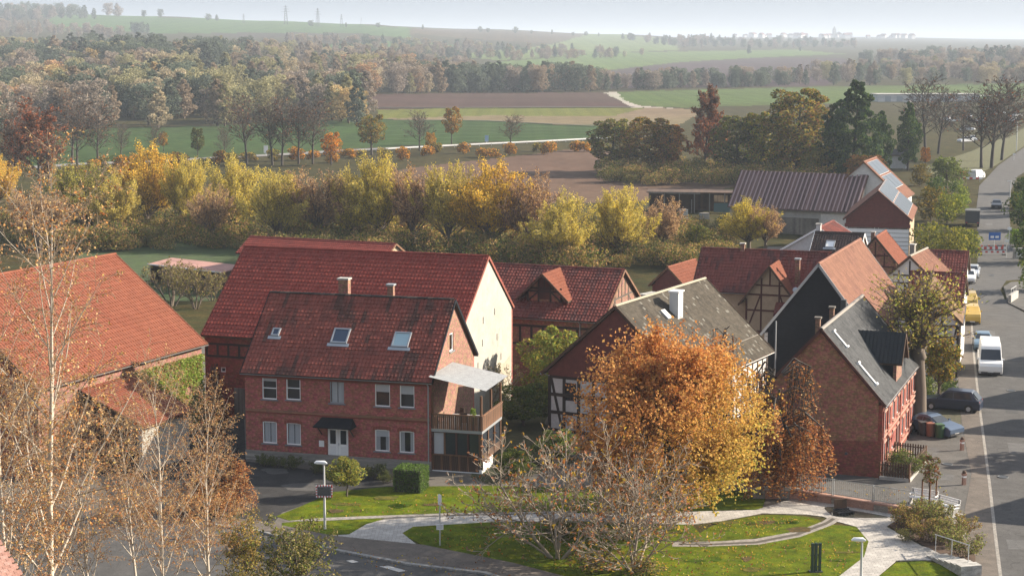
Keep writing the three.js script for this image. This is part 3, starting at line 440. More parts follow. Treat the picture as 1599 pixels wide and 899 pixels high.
// --- A: barn on the left with the big orange roof and ivy on its wall
{
  const H = new House('barn', 'big barn with sunlit orange tiled roof and ivy-covered wall behind the birches', 'barn', [-34.386, -132.153, -1.138, 12.081, 17.382, 6.443, 13.128]);
  H.L = 20; H.g.position.x -= Math.cos(H.a) * 3.96; H.g.position.z -= Math.sin(H.a) * 3.96; H.l = 9.7; H.g.updateMatrixWorld(true); H.inv.copy(H.g.matrixWorld).invert();
  H.walls(M.brickRed, { front: M.brickPale }).roof({ ...R_ORANGE, verge: M.wood }).gutter(1, M.zinc);
  const iv = new MB(); reseed(31); // ivy leaves over the wall
  for (let i = 0; i < 11000; i++) { const s = rr(.9, H.l), h = rr(0.2, 5.75); if (wn(s * 9, h * 9, 14) < .16 + .2 * (h < 1.6 ? 1 : 0)) continue; const c = rnd(); iv.leaf(V(s, h, H.wf + rr(.02, .3)), rr(.14, .24), c < .6 ? [.26, .36, .06] : c < .85 ? [.34, .36, .09] : [.30, .19, .07]); }
  iv.build('ivy', M.veg, H.g, 'stuff');
  // lean-to in front of it with a red roof and a whitewashed wall
  const A = thing('annex', 'low whitewashed annex with orange roof against the big barn', 'annex', H.g.position, -H.a), z0 = H.wf, x0 = -5.4, x1 = .8, dz = 5.6, hw = 3.4, ht = 5.6;
  const m = new MB(true); for (const dy of [0, -.12]) m.quad(V(x0, hw + dy, z0 + dz), V(x1, hw + dy, z0 + dz), V(x1, ht + dy, z0 + .02), V(x0, ht + dy, z0 + .02)); m.quad(V(x1, hw - .12, z0 + dz), V(x1, hw, z0 + dz), V(x1, ht, z0 + .02), V(x1, ht - .12, z0 + .02)); const rf = m.build('roof', M.wood, A);
  const an = Math.atan((ht - hw) / dz), t = new MB(true); tileField(t, V(x0, hw + .012, z0 + dz), V(1, 0, 0), V(0, Math.sin(an), -Math.cos(an)), V(0, Math.cos(an), Math.sin(an)), x1 - x0, Math.hypot(dz, ht - hw), R_ORANGE); t.build('roof_tiles', M.tile, rf, 'stuff');
  const w = mesh('wall', new THREE.BoxGeometry(x1 - x0 - .6, 3.3, .3), M.plasterCream, A); w.position.set((x0 + x1) / 2, 1.65, z0 + dz - .55);
  const w2 = mesh('wall', new THREE.BoxGeometry(.3, 3.3, dz - .75), M.plasterGrey, A); w2.position.set(x1 - .45, 1.65, z0 + dz / 2 - .35);
}
// --- B: red brick house in the middle
const HB = new House('brick_house', 'two-storey red brick house with three skylights and a timber balcony porch', 'house', [-11.105, -126.098, .264, 14.496, 11.509, 6.381, 11.424], { ov: .3 });
{
  const H = HB, W = { glass: M.glass, mull: 0, sillMat: M.sill };
  const X = (a) => 370 + a / 2.81, Y = (a) => 440 + a / 2.809;
  for (const [x0, x1, y0, y1, o] of [[110, 172, 412, 515, { tr: .48, blind: .2 }], [215, 276, 415, 518, { tr: .5 }], [407, 468, 428, 533, { frame: M.zinc, curtain: 1 }], [605, 670, 440, 547, { blind: .38 }], [714, 777, 447, 552, { blind: .42 }], [112, 173, 612, 708, { curtain: 1 }], [217, 278, 620, 715, { curtain: 1 }], [605, 668, 648, 743, { blind: .3, curtain: 2 }], [712, 777, 655, 750, { curtain: 2 }]]) {
    const wm = H.winPx('front', X(x0), Y(y0), X(x1), Y(y1), { ...W, ...o }), [s, h, w, hh] = H.holes.front.at(-1);
    const ar = new MB(true), n = 7; for (let i = 0; i < n; i++) { const a0 = i / n - .5, a1 = (i + 1) / n - .5, y = (a) => .13 - a * a * .5; const x = s + a0 * (w + .3), x2 = s + a1 * (w + .3) - .02; ar.quad(V(x, h + hh + y(a0) - .1, .02), V(x2, h + hh + y(a1) - .1, .02), V(x2, h + hh + y(a1) + .14, .02), V(x, h + hh + y(a0) + .14, .02), null, [0, 0, .1, 0, .1, .2, 0, .2]); ar.quad(V(x, h + hh + y(a0) + .14, .02), V(x2, h + hh + y(a1) + .14, .02), V(x2, h + hh + y(a1) + .14, -.05), V(x, h + hh + y(a0) + .14, -.05)); ar.quad(V(x, h + hh + y(a0) - .1, -.05), V(x2, h + hh + y(a1) - .1, -.05), V(x2, h + hh + y(a1) - .1, .02), V(x, h + hh + y(a0) - .1, .02)); }
    H.put(ar.build('lintel', M.brickRed, H.g), 'front', 0, 0, 0);
  }
  // front door with glazed upper halves, its canopy and the house-number plate
  const d0 = H.wall_px('front', X(397), Y(768)), d1 = H.wall_px('front', X(487), Y(643)), dw = d1[0] - d0[0], ds = (d0[0] + d1[0]) / 2, dh = d1[1] - d0[1], db = Math.max(.02, d0[1]);
  H.holes.front.push([ds, db, dw, dh]);
  const f = new MB(true); f.box(0, dh / 2, -.12, dw, dh, .06); const door = H.put(f.build('door', M.frame, H.g), 'front', ds, db);
  for (const k of [-1, 1]) { for (const [y, hh, mt, nm] of [[dh * .68, dh * .46, M.glassDark, 'pane'], [dh * .22, dh * .3, M.white, 'door_panel']]) { const p = mesh(nm, UNIT, mt, door); p.scale.set(dw * .27, hh, .03); p.position.set(k * dw * .25, y, -.08); } }
  const hd = mesh('handle', UNIT, M.metal, door); hd.scale.set(.04, .16, .06); hd.position.set(.05, dh * .45, -.06);
  const tr = mesh('door_frame', UNIT, M.white, door); tr.scale.set(.06, dh, .05); tr.position.set(0, dh / 2, -.075);
  { const c = new MB(true), y = db + dh + .25, w = 2.9, dp = 1.15; c.quad(V(ds - w / 2, y, H.wf + dp), V(ds + w / 2, y, H.wf + dp), V(ds + w / 2 - .3, y + .5, H.wf + .01), V(ds - w / 2 + .3, y + .5, H.wf + .01)); c.quad(V(ds - w / 2, y - .08, H.wf + dp), V(ds - w / 2, y - .08, H.wf + .01), V(ds + w / 2, y - .08, H.wf + .01), V(ds + w / 2, y - .08, H.wf + dp)); c.quad(V(ds - w / 2, y - .08, H.wf + dp), V(ds + w / 2, y - .08, H.wf + dp), V(ds + w / 2, y, H.wf + dp), V(ds - w / 2, y, H.wf + dp)); for (const k of [-1, 1]) c.quad(V(ds + k * w / 2, y - .08, H.wf + dp), V(ds + k * w / 2, y - .08, H.wf + .01), V(ds + k * (w / 2 - .3), y + .5, H.wf + .01), V(ds + k * w / 2, y, H.wf + dp)); const cm = c.build('door_canopy', M.slateDark, H.g); for (const k of [-1, 1]) rod('bracket', cm, M.timber, V(ds + k * 1.2, y - .05, H.wf + .9), V(ds + k * 1.2, y - .8, H.wf + .03), .04); }
  { const [s, h] = H.wall_px('front', X(371), Y(709)); const p = box('notice_board', H.g, M.white, 0, 0, 0, .38, .45, .05); H.put(p, 'front', s, h, .03); }
  // brick band between the storeys and the plinth
  const hb = H.wall_px('front', 520, 647)[1];
  for (const [y, hh, z, mt] of [[hb, .16, .06, M.brickBrown], [hb - .17, .1, .035, M.brickRed]]) H.put(box('brick_band', H.g, mt, 0, 0, 0, H.l * 2 - .02, hh, z * 2), 'front', 0, y, 0);
  H.put(box('cornice', H.g, M.brickRed, 0, 0, 0, H.l * 2 - .02, .2, .12), 'front', 0, 6.15, 0);
  H.put(box('plinth', H.g, M.stone, 0, 0, 0, H.l * 2 + .1, .7, .12), 'front', 0, .34, .01);
  // windows of the gable
  H.winPx('right', 702, 520, 708, 548, { ...W, mull: 0 });
  H.walls(M.brick, { right: M.brickPale }).roof({ ...R_OLD, ridge: tcol([.13, .10, .085], .3, [.05, .048, .045], .6, 1), verge: M.slateDark });
  H.gutter(1, M.zinc, [6.9]);
  // old flaking lead flashing along the left verge
  H.chimney(...(() => { const p = H.roof_px(532, 462); return [p[0], -.75]; })(), H.hr + 1.1, .75, .6, M.brickPale, { capMat: M.concrete });
  H.chimney(...(() => { const p = H.roof_px(606, 465); return [p[0], -.6]; })(), H.hr + .8, .45, .42, M.brickPale, { capMat: M.zinc });
  const glassLit = std(.30, .42, .46, { roughness: .08 }), glassBlue = std(.03, .05, .09, { roughness: .05 });
  H.skylight(532, 527, 1.15, 1.25, glassBlue); H.skylight(627, 533, 1.15, 1.25, glassLit); H.skylight(431, 521, .5, .6, glassBlue);
  { const [x, z, y] = H.roof_px(417, 508); rod('vent_pipe', H.g, M.brickRed, V(x, y - .2, z), V(x, y + .5, z), .09); }
  // two-storey timber porch with balcony against the gable
  const G = H.g, x0 = H.l + .01, x1 = H.l + 3.75, z1 = H.wf - .1, z0 = H.wf - 5.3, hf = 3.05;
  const porch = new THREE.Group(); porch.name = 'balcony_porch'; G.add(porch);
  box('floor', porch, M.zinc, (x0 + x1) / 2, hf - .1, (z0 + z1) / 2, x1 - x0, .2, z1 - z0);
  for (const [x, z] of [[x1 - .1, z1 - .1], [x1 - .1, z0 + .1], [x0 + .1, z1 - .1], [x1 - .1, (z0 + z1) / 2]]) box('post', porch, M.wood, x, hf + 1.25, z, .14, 2.5, .14);
  // boards of the balcony railing, each its own
  for (let i = 0; i < 26; i++) { const x = x0 + .07 + i * (x1 - x0 - .14) / 25; box('railing_board', porch, i % 3 ? M.wood : M.woodDark, x, hf + .52, z1 + .02 + (i % 2) * .012, .125, 1.0, .025); }
  for (let i = 0; i < 34; i++) { const z = z0 + .07 + i * (z1 - z0 - .14) / 33; box('railing_board', porch, i % 3 ? M.wood : M.woodDark, x1 + .02 + (i % 2) * .012, hf + .52, z, .025, 1.0, .13); }
  box('handrail', porch, M.wood, (x0 + x1) / 2, hf + 1.07, z1, x1 - x0 + .1, .07, .14); box('handrail', porch, M.wood, x1, hf + 1.07, (z0 + z1) / 2 - .1, .14, .07, z1 - z0 - .1);
  // lower storey: dark board panel, glazing, white beam and post
  for (let i = 0; i < 22; i++) box('panel_board', porch, i % 4 ? M.woodDark : M.wood, x0 + .09 + i * (x1 - x0 - .35) / 21, .62, z1 - .12, .16, 1.15, .04 + (i % 2) * .01);
  for (let i = 0; i < 5; i++) { const s = (x1 - x0 - .3) / 4; box('post', porch, i === 1 || i === 4 ? M.wood : M.timberRed, x0 + .1 + i * s, 2.0, z1 - .12, .13, 1.7, .13); if (i < 4) { box('pane', porch, i === 0 ? M.curtain : M.glassDark, x0 + .1 + (i + .5) * s, 2.0, z1 - .16, s - .13, 1.55, .03); } }
  box('beam', porch, M.timberRed, (x0 + x1) / 2 - .1, 2.86, z1 - .12, x1 - x0 - .2, .14, .16);
  box('sill_beam', porch, M.wood, (x0 + x1) / 2 - .1, 1.2, z1 - .1, x1 - x0 - .2, .08, .2);
  box('beam', porch, M.white, (x0 + x1) / 2, -.02, z1 - .1, x1 - x0 - .1, .16, .14);
  box('post', porch, M.white, x1 - .12, 0, z1 - .1, .2, .5, .2); box('panel_board', porch, M.white, x1 - .05, .35, z1 - 1.6, .05, .8, 2.4);
  for (let i = 0; i < 4; i++) { const s = (z1 - z0 - .3) / 3; box('post', porch, M.wood, x1 - .1, 1.9, z1 - .15 - i * s, .13, 1.9, .13); if (i < 3) { box('pane', porch, M.glassDark, x1 - .14, 2.05, z1 - .15 - (i + .5) * s, .03, 1.5, s - .13); box('panel_board', porch, M.woodDark, x1 - .12, 1.0, z1 - .15 - (i + .5) * s, .05, .6, s - .13); } }
  // corrugated sheet canopy
  const cm = new MB(true), n = 44, yb = hf + 3.0, yt = hf + 3.8, cz0 = z0 - .1, cz1 = z1 + .5, cx1 = x1 + .45; for (let i = 0; i < n; i++) { const za = cz0 + (cz1 - cz0) * i / n, zb = cz0 + (cz1 - cz0) * (i + 1) / n, o = (k) => .035 * ((k % 2) ? 1 : 0); cm.quad(V(x0, yt + o(i), za), V(cx1, yb + o(i), za), V(cx1, yb + o(i + 1), zb), V(x0, yt + o(i + 1), zb), null, [0, za, 4, za, 4, zb, 0, zb]); }
  cm.build('canopy', std(.50, .51, .51, { roughness: .55, map: rep(T.grain, .6) }), porch);
  box('beam', porch, M.wood, x1 - .1, yb - .02, (z0 + z1) / 2, .12, .16, z1 - z0); for (let i = 0; i < 5; i++) { const z = z0 + .1 + i * (z1 - z0 - .2) / 4; rod('rafter', porch, M.wood, V(x0, yt - .1, z), V(cx1 - .1, yb - .02, z), .05); }
  // things on the balcony: chairs, a table, a leafy pot plant
  const bp = (x, z) => V(x, hf + .01, z).applyMatrix4(G.matrixWorld);
  const chair = thing('garden_chair', 'dark wicker chair at the front of the balcony', 'chair', bp(x0 + 2.15, z1 - .9), -.264 + .4, 'chairs on the balcony');
  box('seat', chair, M.woodDark, 0, .42, 0, .5, .06, .5); box('backrest', chair, M.woodDark, 0, .72, -.24, .5, .56, .05); for (const a of [-1, 1]) for (const b of [-1, 1]) box('leg', chair, M.woodDark, a * .22, .21, b * .22, .05, .42, .05); for (const a of [-1, 1]) box('armrest', chair, M.woodDark, a * .25, .64, 0, .05, .05, .46);
  copyOf(chair, 'dark wicker chair at the back of the balcony', bp(x0 + 1.3, z1 - 2.6), -.9); 
  const tb = thing('garden_table', 'wooden table against the house wall on the balcony', 'table', bp(x0 + .8, z1 - .8), -.264); box('tabletop', tb, M.woodGrey, 0, .74, 0, 1.2, .05, .7); for (const a of [-1, 1]) for (const b of [-1, 1]) box('leg', tb, M.woodGrey, a * .52, .36, b * .28, .06, .72, .06);
  const pl = thing('pot_plant', 'tall light green plant in a pot on the balcony', 'plant', bp(x0 + 2.95, z1 - .45), 0); const pt = new MB(); pt.tube([V(0, 0, 0), V(0, .35, 0)], [.15, .2], 10); pt.build('pot', M.sandstone, pl); const lf = new MB(); for (let i = 0; i < 260; i++) { const h = rr(.3, 1.5); lf.leaf(V(rr(-.22, .22) * (1.5 - h * .6), h, rr(-.22, .22) * (1.5 - h * .6)), .16, [.22, .30, .06]); } lf.build('foliage', M.veg, pl);
}
// --- C: long barn behind it with the tall cream gable
{
  const H = new House('barn', 'long red-roofed barn with tall cream plastered gable behind the brick house', 'barn', [-12.204, -141.363, .322, 21.797, 15.993, 6.613, 12.912], { back: .8, ov: .45 });
  H.ov = .45; H.wb = H.Wb - .1; H.l = H.L / 2 - .08;
  H.winPx('front', 344, 573, 352, 581, { mull: 0, sill: false });
  H.walls(M.brickRed, { right: M.plasterCream }).roof({ ...R_BARN, verge: M.brickRed }).gutter(-1, M.white, [10.4]);
  H.frame('front', -H.l + .2, H.l - .2, 4.9, 5.9, M.timber, { n: 22, rails: 1, brace: false });
  H.put(box('gate', H.g, M.woodGrey, 0, 0, 0, 1.3, 2.4, .08), 'front', -7.6, 1.2, .02);
  H.clad('right', [[-2.8, .1], [5.6, .1], [5.6, 3.9], [4.2, 3.5], [3.1, 3.6], [1.6, 2.6], [.2, 2.4], [-1.2, 1.4]], std(.45, .40, .31, { map: rep(T.plaster, .3) }), .015, 'tan_patch'); H.clad('right', [[-5.4, 3.2], [-4.6, 3.0], [-4.4, 4.4], [-5.0, 4.9], [-5.5, 4.2]], std(.47, .44, .38, { map: rep(T.plaster, .4) }), .012, 'tan_patch'); H.clad('right', [[2.4, 5.2], [3.6, 5.0], [3.4, 6.4], [2.8, 6.6]], std(.50, .47, .41, { map: rep(T.plaster, .4) }), .012, 'tan_patch');  // thin tan pieces on the cream wall, the largest a low triangle
  for (const [a, b] of [[-1.2, 7.9], [1.6, 8.2], [-1.4, 6.1], [2.2, 6.0], [3.2, 4.2], [-2.5, 4.4]]) H.put(box('wall_anchor', H.g, M.metalDark, 0, 0, 0, .05, .55, .03), 'right', a, b, .02);
}
// --- D: roof behind C
{
  const H = new House('barn', 'low red-roofed barn just behind the ridge of the long barn', 'barn', [-22.983, -207.288, .408, 20.201, 6.577, 4.617, 6.3]);
  H.walls(M.plasterTan).roof({ ...R_BARN, verge: M.wood });
}
// --- E: half-timbered barn with loading dormer
{
  const H = new House('timber_barn', 'dark red roofed half-timbered barn with a timbered loading dormer', 'barn', [3.258, -154.359, .358, 14.409, 12.473, 6.201, 9.982]);
  H.walls(M.brickBrown, { right: M.brickPale }).roof({ ...R_DARKRED, verge: M.wood }).gutter(1, M.zinc, [5]);
  H.frame('front', -H.l + .1, H.l - .1, 3.9, 5.5, M.timber, { n: 13, rails: 1, brace: false, w: .2 });
  { const r = H.wf - .4; H.beams('right', [[-r, 5.9, r, 5.9, .18], [-3.6, 7.6, 3.6, 7.6, .16], [0, 5.9, 0, 9.6, .16], [-2, 5.9, -2, 8.4, .16], [2, 5.9, 2, 8.4, .16], [-4, 5.9, -4, 7.2, .16], [4, 5.9, 4, 7.2, .16], [-4, 5.9, -2.1, 7.5, .14], [4, 5.9, 2.1, 7.5, .14], [-1, 7.6, -1, 9, .14], [1, 7.6, 1, 9, .14]], M.timberGrey); }
  const a = H.wall_px('front', 853, 425), z = H.wf - 1.6; const xr = H.roof_px(851, 470)[0];
  const D = dormer(H, { x: xr, w: 3.3, z, h0: H.hr - H.tan * z - .4, he: 8.35, hr: 9.95, wall: M.brickBrown, tile: { ...R_ORANGE, tw: .3, th: .34 }, ov: .75, ovz: .7 });
  const zz = z + .02, by = H.hr - H.tan * z; for (const [x0, y0, x1, y1, w] of [[-1.55, by, -1.55, 8.3, .16], [1.55, by, 1.55, 8.3, .16], [-.55, by, -.55, 9.3, .16], [.55, by, .55, 9.3, .16], [-1.6, by + 1.2, 1.6, by + 1.2, .16], [-1.6, 8.35, 1.6, 8.35, .16], [-1.5, by + .1, -.6, 8.3, .13], [1.5, by + .1, .6, 8.3, .13], [0, 8.4, 0, 9.7, .13]]) { const m = mesh('timber_beam', UNIT, M.timber, D), l = Math.hypot(x1 - x0, y1 - y0); m.scale.set(w, l, .07); m.position.set(xr + (x0 + x1) / 2, (y0 + y1) / 2, zz + w * .02); m.rotation.z = -Math.atan2(x1 - x0, y1 - y0); }
  const dr = mesh('loading_door', UNIT, M.timberRed, D); dr.scale.set(.95, 1.9, .05); dr.position.set(xr, by + 1.2, z + .03);
}
// --- F: half-timbered house with the mottled grey roof
const HF = new House('timber_house', 'half-timbered house with mottled grey roof and metal-clad chimney', 'house', [12.008, -136.269, -1.068, 17.674, 12.499, 4.615, 10.293], { ov: .45 });
{
  const H = HF, t = M.timber; const q = H.wf - .02;
  H.winPx('left', 880, 598, 900, 626, { frame: M.timberRed, mull: 1, sill: false }); H.win('left', 0.4, 1.4, 1.0, 1.5, { frame: M.timberRed }); H.win('left', 3.3, 1.4, 1.0, 1.5, { frame: M.timberRed });
  for (const s of [7.0, 4.3, .5, -3.5]) H.win('front', s, 1.5, 1.0, 1.5, { frame: M.timberRed, sill: false });
  H.walls(M.plasterWhite).roof({ ...R_FIBRE, ridge: () => [.55, .49, .38], verge: M.woodDark }).gutter(1, M.white).gutter(-1, M.zinc, [-8.3]);
  const hb = H.wall_px('left', 870, 586)[1];
  H.clad('left', [[-q, hb], [q, hb], [q - .02, H.under(q)], [0, H.under(0) - .02], [-q + .02, H.under(q)]].map(([x, y]) => [x, Math.max(y, hb)]), M.claddingRed, .08);
  H.frame('left', -q + .1, q - .1, .2, hb - .1, t, { n: 9, rails: 3, w: .26 });
  H.frame('front', -H.l + .1, H.l - .1, .2, 4.25, t, { n: 15, rails: 3, w: .22 });
  const p = H.roof_px(1056, 490); const c = H.chimney(p[0], p[1], H.hr + .25, .95, .75, M.galv, { cap: true, capMat: M.white });
  for (let i = 0; i < 12; i++) { const s = mesh('cladding_strip', UNIT, M.galv, c); s.scale.set(.03, .03, .76); s.position.set(p[0] + .49, H.hr - 2 + i * .18, p[1]); const s2 = mesh('cladding_strip', UNIT, M.galv, c); s2.scale.set(.95, .02, .03); s2.position.set(p[0], H.hr - 2 + i * .18, p[1] + .385); }
  const k = H.roof_px(1040, 493); const sk = box('roof_vent', H.g, M.galv, k[0], k[2] + .1, k[1], .7, .2, .9); sk.rotation.x = Math.atan(H.tan);
  // flatter foot of the roof
  { const m = new MB(true), y = H.he; box('snow_guard', H.g, M.woodGrey, 0, H.hr - H.tan * 4.9 + .12, 4.9, H.L - .6, .07, .05); }
  const h2 = H.wall_px('left', 960, 560); 
}
// --- G: dark slate gable and pink roof
{
  const H = new House('slate_house', 'tall house with black slate gable and pale pink sunlit roof', 'house', [30.1, -157.1, -1.2, 20.4, 9.9, 4.6, 11.05], { ov: .3 });
  H.walls(M.plasterWhite, { left: M.slateDark }).roof({ ...R_PINK, verge: M.zinc }).gutter(1, M.zinc);
  const q = H.wf; const rows = []; for (let y = .6; y < H.hr - .6; y += .55) { const w = y < H.under(q) ? q : (H.hr - .3 - y) / H.tan; rows.push([-w + .12, y, w - .12, y, .035]); } H.beams('left', rows, M.slateDark, { name: 'slate_course', z: -.02 });
  { const g = new THREE.TorusGeometry(.75, .25, 6, 14); const r = H.roof_px(1389, 465); const n = mesh('round_hatch', new THREE.CylinderGeometry(.75, .8, .35, 16), std(.09, .04, .03), H.g); n.position.set(r[0], r[2] + .1, r[1]); n.rotation.x = Math.atan(H.tan); }
  H.frame('front', -H.l + .2, H.l - .2, .2, 4.2, M.timber, { n: 16, rails: 3 });
}
// --- H: brown brick house nearest the street
const HH = new House('brick_house', 'brown brick gable house with slate roof and dark dormer beside the street', 'house', [24.553, -126.5, -1.208, 17.2, 9.2, 5.1, 10.21], { ov: .22 });
{
  const H = HH, q = H.wf - .01, F = { frame: M.white, mull: 1, sillMat: M.sandstone };
  for (const s of [-7.2, -5.2, -3.2, -1.2, 1.6, 3.6, 5.6, 7.2]) for (const h of [.9, 3.1]) { if (s === -1.2 && h < 1) continue; H.win('front', s, h, .85, 1.35, F); }
  H.walls(M.brickBrown, { front: M.brickRed }).roof({ ...R_SLATE, ridge: () => [.42, .38, .34], verge: M.timberRed }).gutter(1, M.zinc, [-8.1, 8]);
  H.clad('left', [[-q, 0], [q, 0], [q, 2.6], [-q, 2.1]], std(.48, .165, .12, { map: rep(T.brick, .5), bumpMap: rep(T.brickBump, .5), bumpScale: .008 }), .012, 'painted_base');
  for (const s of [-7.2, -5.2, -3.2, -1.2, 1.6, 3.6, 5.6, 7.2]) for (const h of [.9, 3.1]) { H.put(box('lintel', H.g, M.sandstone, 0, 0, 0, 1.15, .16, .1), 'front', s, h + 1.45, .03); }
  for (const h of [.45, 2.75]) H.put(box('brick_band', H.g, M.sandstone, 0, 0, 0, H.l * 2 - .1, .14, .1), 'front', 0, h, .02);
  for (const s of [-8.15, -6.2, -.2, 4.6, 8.1]) H.put(box('pilaster', H.g, M.brickRed, 0, 0, 0, .3, 4.7, .14), 'front', s, 2.35, .02);
  H.put(box('door', H.g, M.timberRed, 0, 0, 0, 1.0, 2.1, .1), 'front', -1.2, 1.06, .02);
  { const st = box('door_step', H.g, M.sandstone, -1.2, .12, H.wf + .5, 1.6, .24, 1.0); box('door_step', H.g, M.sandstone, -1.2, .32, H.wf + .3, 1.3, .18, .6); }
  // dormer with its own small dark ribbed roof
  const a = H.wall_px('front', 1409, 528), b = H.wall_px('front', 1393, 612);
  const D = dormer(H, { x: a[0], w: 2.7, z: H.wf - .12, h0: H.he - .5, he: 7.3, hr: Math.max(8.2, Math.min(9.5, H.roof_px(1331, 524)[2])), wall: M.brickPale, cheek: M.slateDark, tile: { tw: .3, th: 2.2, pan: true, lip: .03, col: () => [.05, .055, .06], mat: M.tileSlate }, ov: .35, ovz: .4, win: [0, 5.4, 1.1, 1.3, { frame: M.white }] });  // dormer cheek: a wall in shade, its darkness put into the colour
  for (const [x, y, l] of [[1313, 532, 1.5], [1355, 586, 2.0]]) { const r = H.roof_px(x, y); const w = mesh('roof_ladder', UNIT, M.galv, H.g); w.scale.set(.28, .09, l); w.position.set(r[0], r[2] + .12, r[1]); w.rotation.x = Math.atan(H.tan); for (const e of [-1, 1]) { const br = mesh('roof_step', UNIT, M.white, w); br.scale.set(1.9, 2.2, .08); br.position.set(0, .2, e * .48); } }
  for (const [x, y, hh] of [[1288, 512, 1.35], [1309, 494, 1.3]]) { const r = H.roof_px(x, y); H.chimney(r[0] + .4, -.5, H.hr + hh * .4, .32, .32, M.brickPale, { capMat: M.woodGrey }); }
  H.chimney(H.roof_px(1325, 478)[0], -.4, H.hr + .55, .4, .4, M.metalDark, { cap: false });
  for (const [x, y] of [[1269, 630], [1322, 708], [1270, 700]]) { const [s, h] = H.wall_px('left', x, y); H.put(mesh('wall_anchor', new THREE.CylinderGeometry(.11, .11, .06, 10).rotateX(Math.PI / 2), M.metalDark, H.g), 'left', s, h, .03); }
  const dish = new MB(); { const n = 14; for (let i = 0; i < n; i++) { const a0 = i / n * 6.2832, a1 = (i + 1) / n * 6.2832; dish.tri(V(0, 0, -.12), V(Math.cos(a0) * .5, Math.sin(a0) * .5, .03), V(Math.cos(a1) * .5, Math.sin(a1) * .5, .03)); } }
  { const [s, h] = H.wall_px('front', 1387, 684); const m = H.put(dish.build('satellite_dish', std(.23, .05, .04), H.g), 'front', s, h, .35); rod('bracket', m, M.metalDark, V(0, 0, -.12), V(0, -.2, -.36), .03); }
}
// --- I: dark-roofed farmhouse with the timbered cross gable behind F and G
{
  const H = new House('farmhouse', 'dark red roofed farmhouse with half-timbered cross gable behind the grey roof', 'house', [24.69, -166.602, .329, 12.751, 8.628, 6.282, 9.949]);
  H.winPx('front', 1172, 470, 1182, 486, { frame: M.white, mull: 1, sill: false });
  H.walls(M.plasterTan).roof({ ...R_DARKRED, verge: M.woodDark }).gutter(1, M.zinc);
  H.chimney(H.roof_px(1160, 392)[0], .1, H.hr + .55, .4, .4, M.brickPale, {});
  const x = H.roof_px(1212, 430)[0], z = H.wf + 1.5, s = M.timberRed;
  const D = dormer(H, { x, w: 4.6, z, h0: 0, he: 6.2, hr: 9.2, wall: M.plasterTan, tile: { ...R_ORANGE, tw: .3, th: .36 }, ov: .6, ovz: .5, win: [.1, 5.2, .95, .9, { frame: M.white, grid: 1, sill: false }] });
  for (const [x0, y0, x1, y1, w] of [[-2.2, .1, -2.2, 6, .18], [2.2, .1, 2.2, 6, .18], [-.8, .1, -.8, 8.0, .16], [.9, .1, .9, 8.0, .16], [-2.25, 2.9, 2.25, 2.9, .18], [-2.25, 4.9, 2.25, 4.9, .16], [-2.25, 6.4, 2.25, 6.4, .16], [-2.1, 3, -.9, 6.3, .14], [2.1, 3, 1, 6.3, .14], [-1.5, 7.3, 1.5, 7.3, .14], [0, 7.3, 0, 8.9, .14], [-2.1, .2, -.9, 2.8, .14]]) { const m = mesh('timber_beam', UNIT, s, D), l = Math.hypot(x1 - x0, y1 - y0); m.scale.set(w, l, .07); m.position.set(x + (x0 + x1) / 2, (y0 + y1) / 2, z + .02 + w * .02); m.rotation.z = -Math.atan2(x1 - x0, y1 - y0); }
  { const t = new MB(true); const zz = z + .02; tileField(t, V(x + .6, 4.6, z + 1.5), V(1, 0, 0), V(0, .6, -.8), V(0, .8, .6), 3.6, 1.9, R_DARKRED); t.build('porch_roof', M.tile, H.g); }
  const ch = H.roof_px(1241, 412); H.chimney(x + 2.2, z - 2.2, 9.6, .42, .42, M.brickPale, { capMat: M.zinc });
  { const m = mesh('satellite_dish', new THREE.SphereGeometry(.42, 12, 5, 0, 6.2832, 0, .7), M.zinc, H.g); m.position.set(x + 2.6, 7.0, z + .9); m.rotation.x = 1.0; rod('bracket', m, M.metalDark, V(0, .4, 0), V(0, 0, -.3), .03); }
}
// --- J: small gabled outbuilding
{
  const H = new House('outbuilding', 'small outbuilding with pink tiled roof and dark gable beside the farmhouse', 'outbuilding', [19.266, -194.649, -1.081, 8.186, 4.6, 2.9, 5.1]);
  H.walls(M.claddingRed).roof({ ...R_ORANGE, verge: M.wood });
  const c = thing('outbuilding', 'tiny brick shed with flat roof left of the pink-roofed outbuilding', 'shed', P(1022, 500), .9); const m = new MB(true); m.box(0, 1.4, 0, 2.2, 2.8, 2.2); m.build('wall', M.brickPale, c); box('roof', c, M.concrete, 0, 2.87, 0, 2.5, .14, 2.5);
}
// --- K: long farm barn with ribbed brown roof
{
  const H = new House('farm_barn', 'long pale-walled farm barn with brown ribbed sheet roof', 'barn', [46.53, -275.405, .5, 21.235, 11.266, 3.83, 9.245]);
  H.winPx('front', 1306, 336, 1314, 344, { frame: M.white, mull: 0, sill: false });
  const rib = { tw: .9, th: 9, pan: true, lip: .02, jit: 0, col: tcol([.25, .155, .14], .2, [.17, .115, .11], .5, 3, 2100) };
  H.walls(M.plasterGrey).roof({ ...rib, verge: M.woodDark, under: M.woodDark }, { tw: 2, th: 5 }).gutter(1, M.zinc);
  { const an = Math.atan(H.tan), S = Math.hypot(H.W / 2, H.hr - H.he), rm = std(.30, .215, .21, { roughness: .8 }), n = 30; for (let i = 0; i < n; i++) { const r = mesh('roof_rib', UNIT, rm, H.r); r.scale.set(.2, .16, S - .1); r.position.set(-H.L / 2 + .3 + i * (H.L - .6) / (n - 1), (H.hr + H.he) / 2 + .12, H.W / 4 + .06); r.rotation.x = an; } }
  H.put(box('wall_panel', H.g, M.plasterWhite, 0, 0, 0, 5.2, 3.4, .06), 'front', 7.4, 1.75, .02);
  H.put(box('gate', H.g, M.woodGrey, 0, 0, 0, 9, 2.6, .08), 'front', 0, 1.35, .02);
}
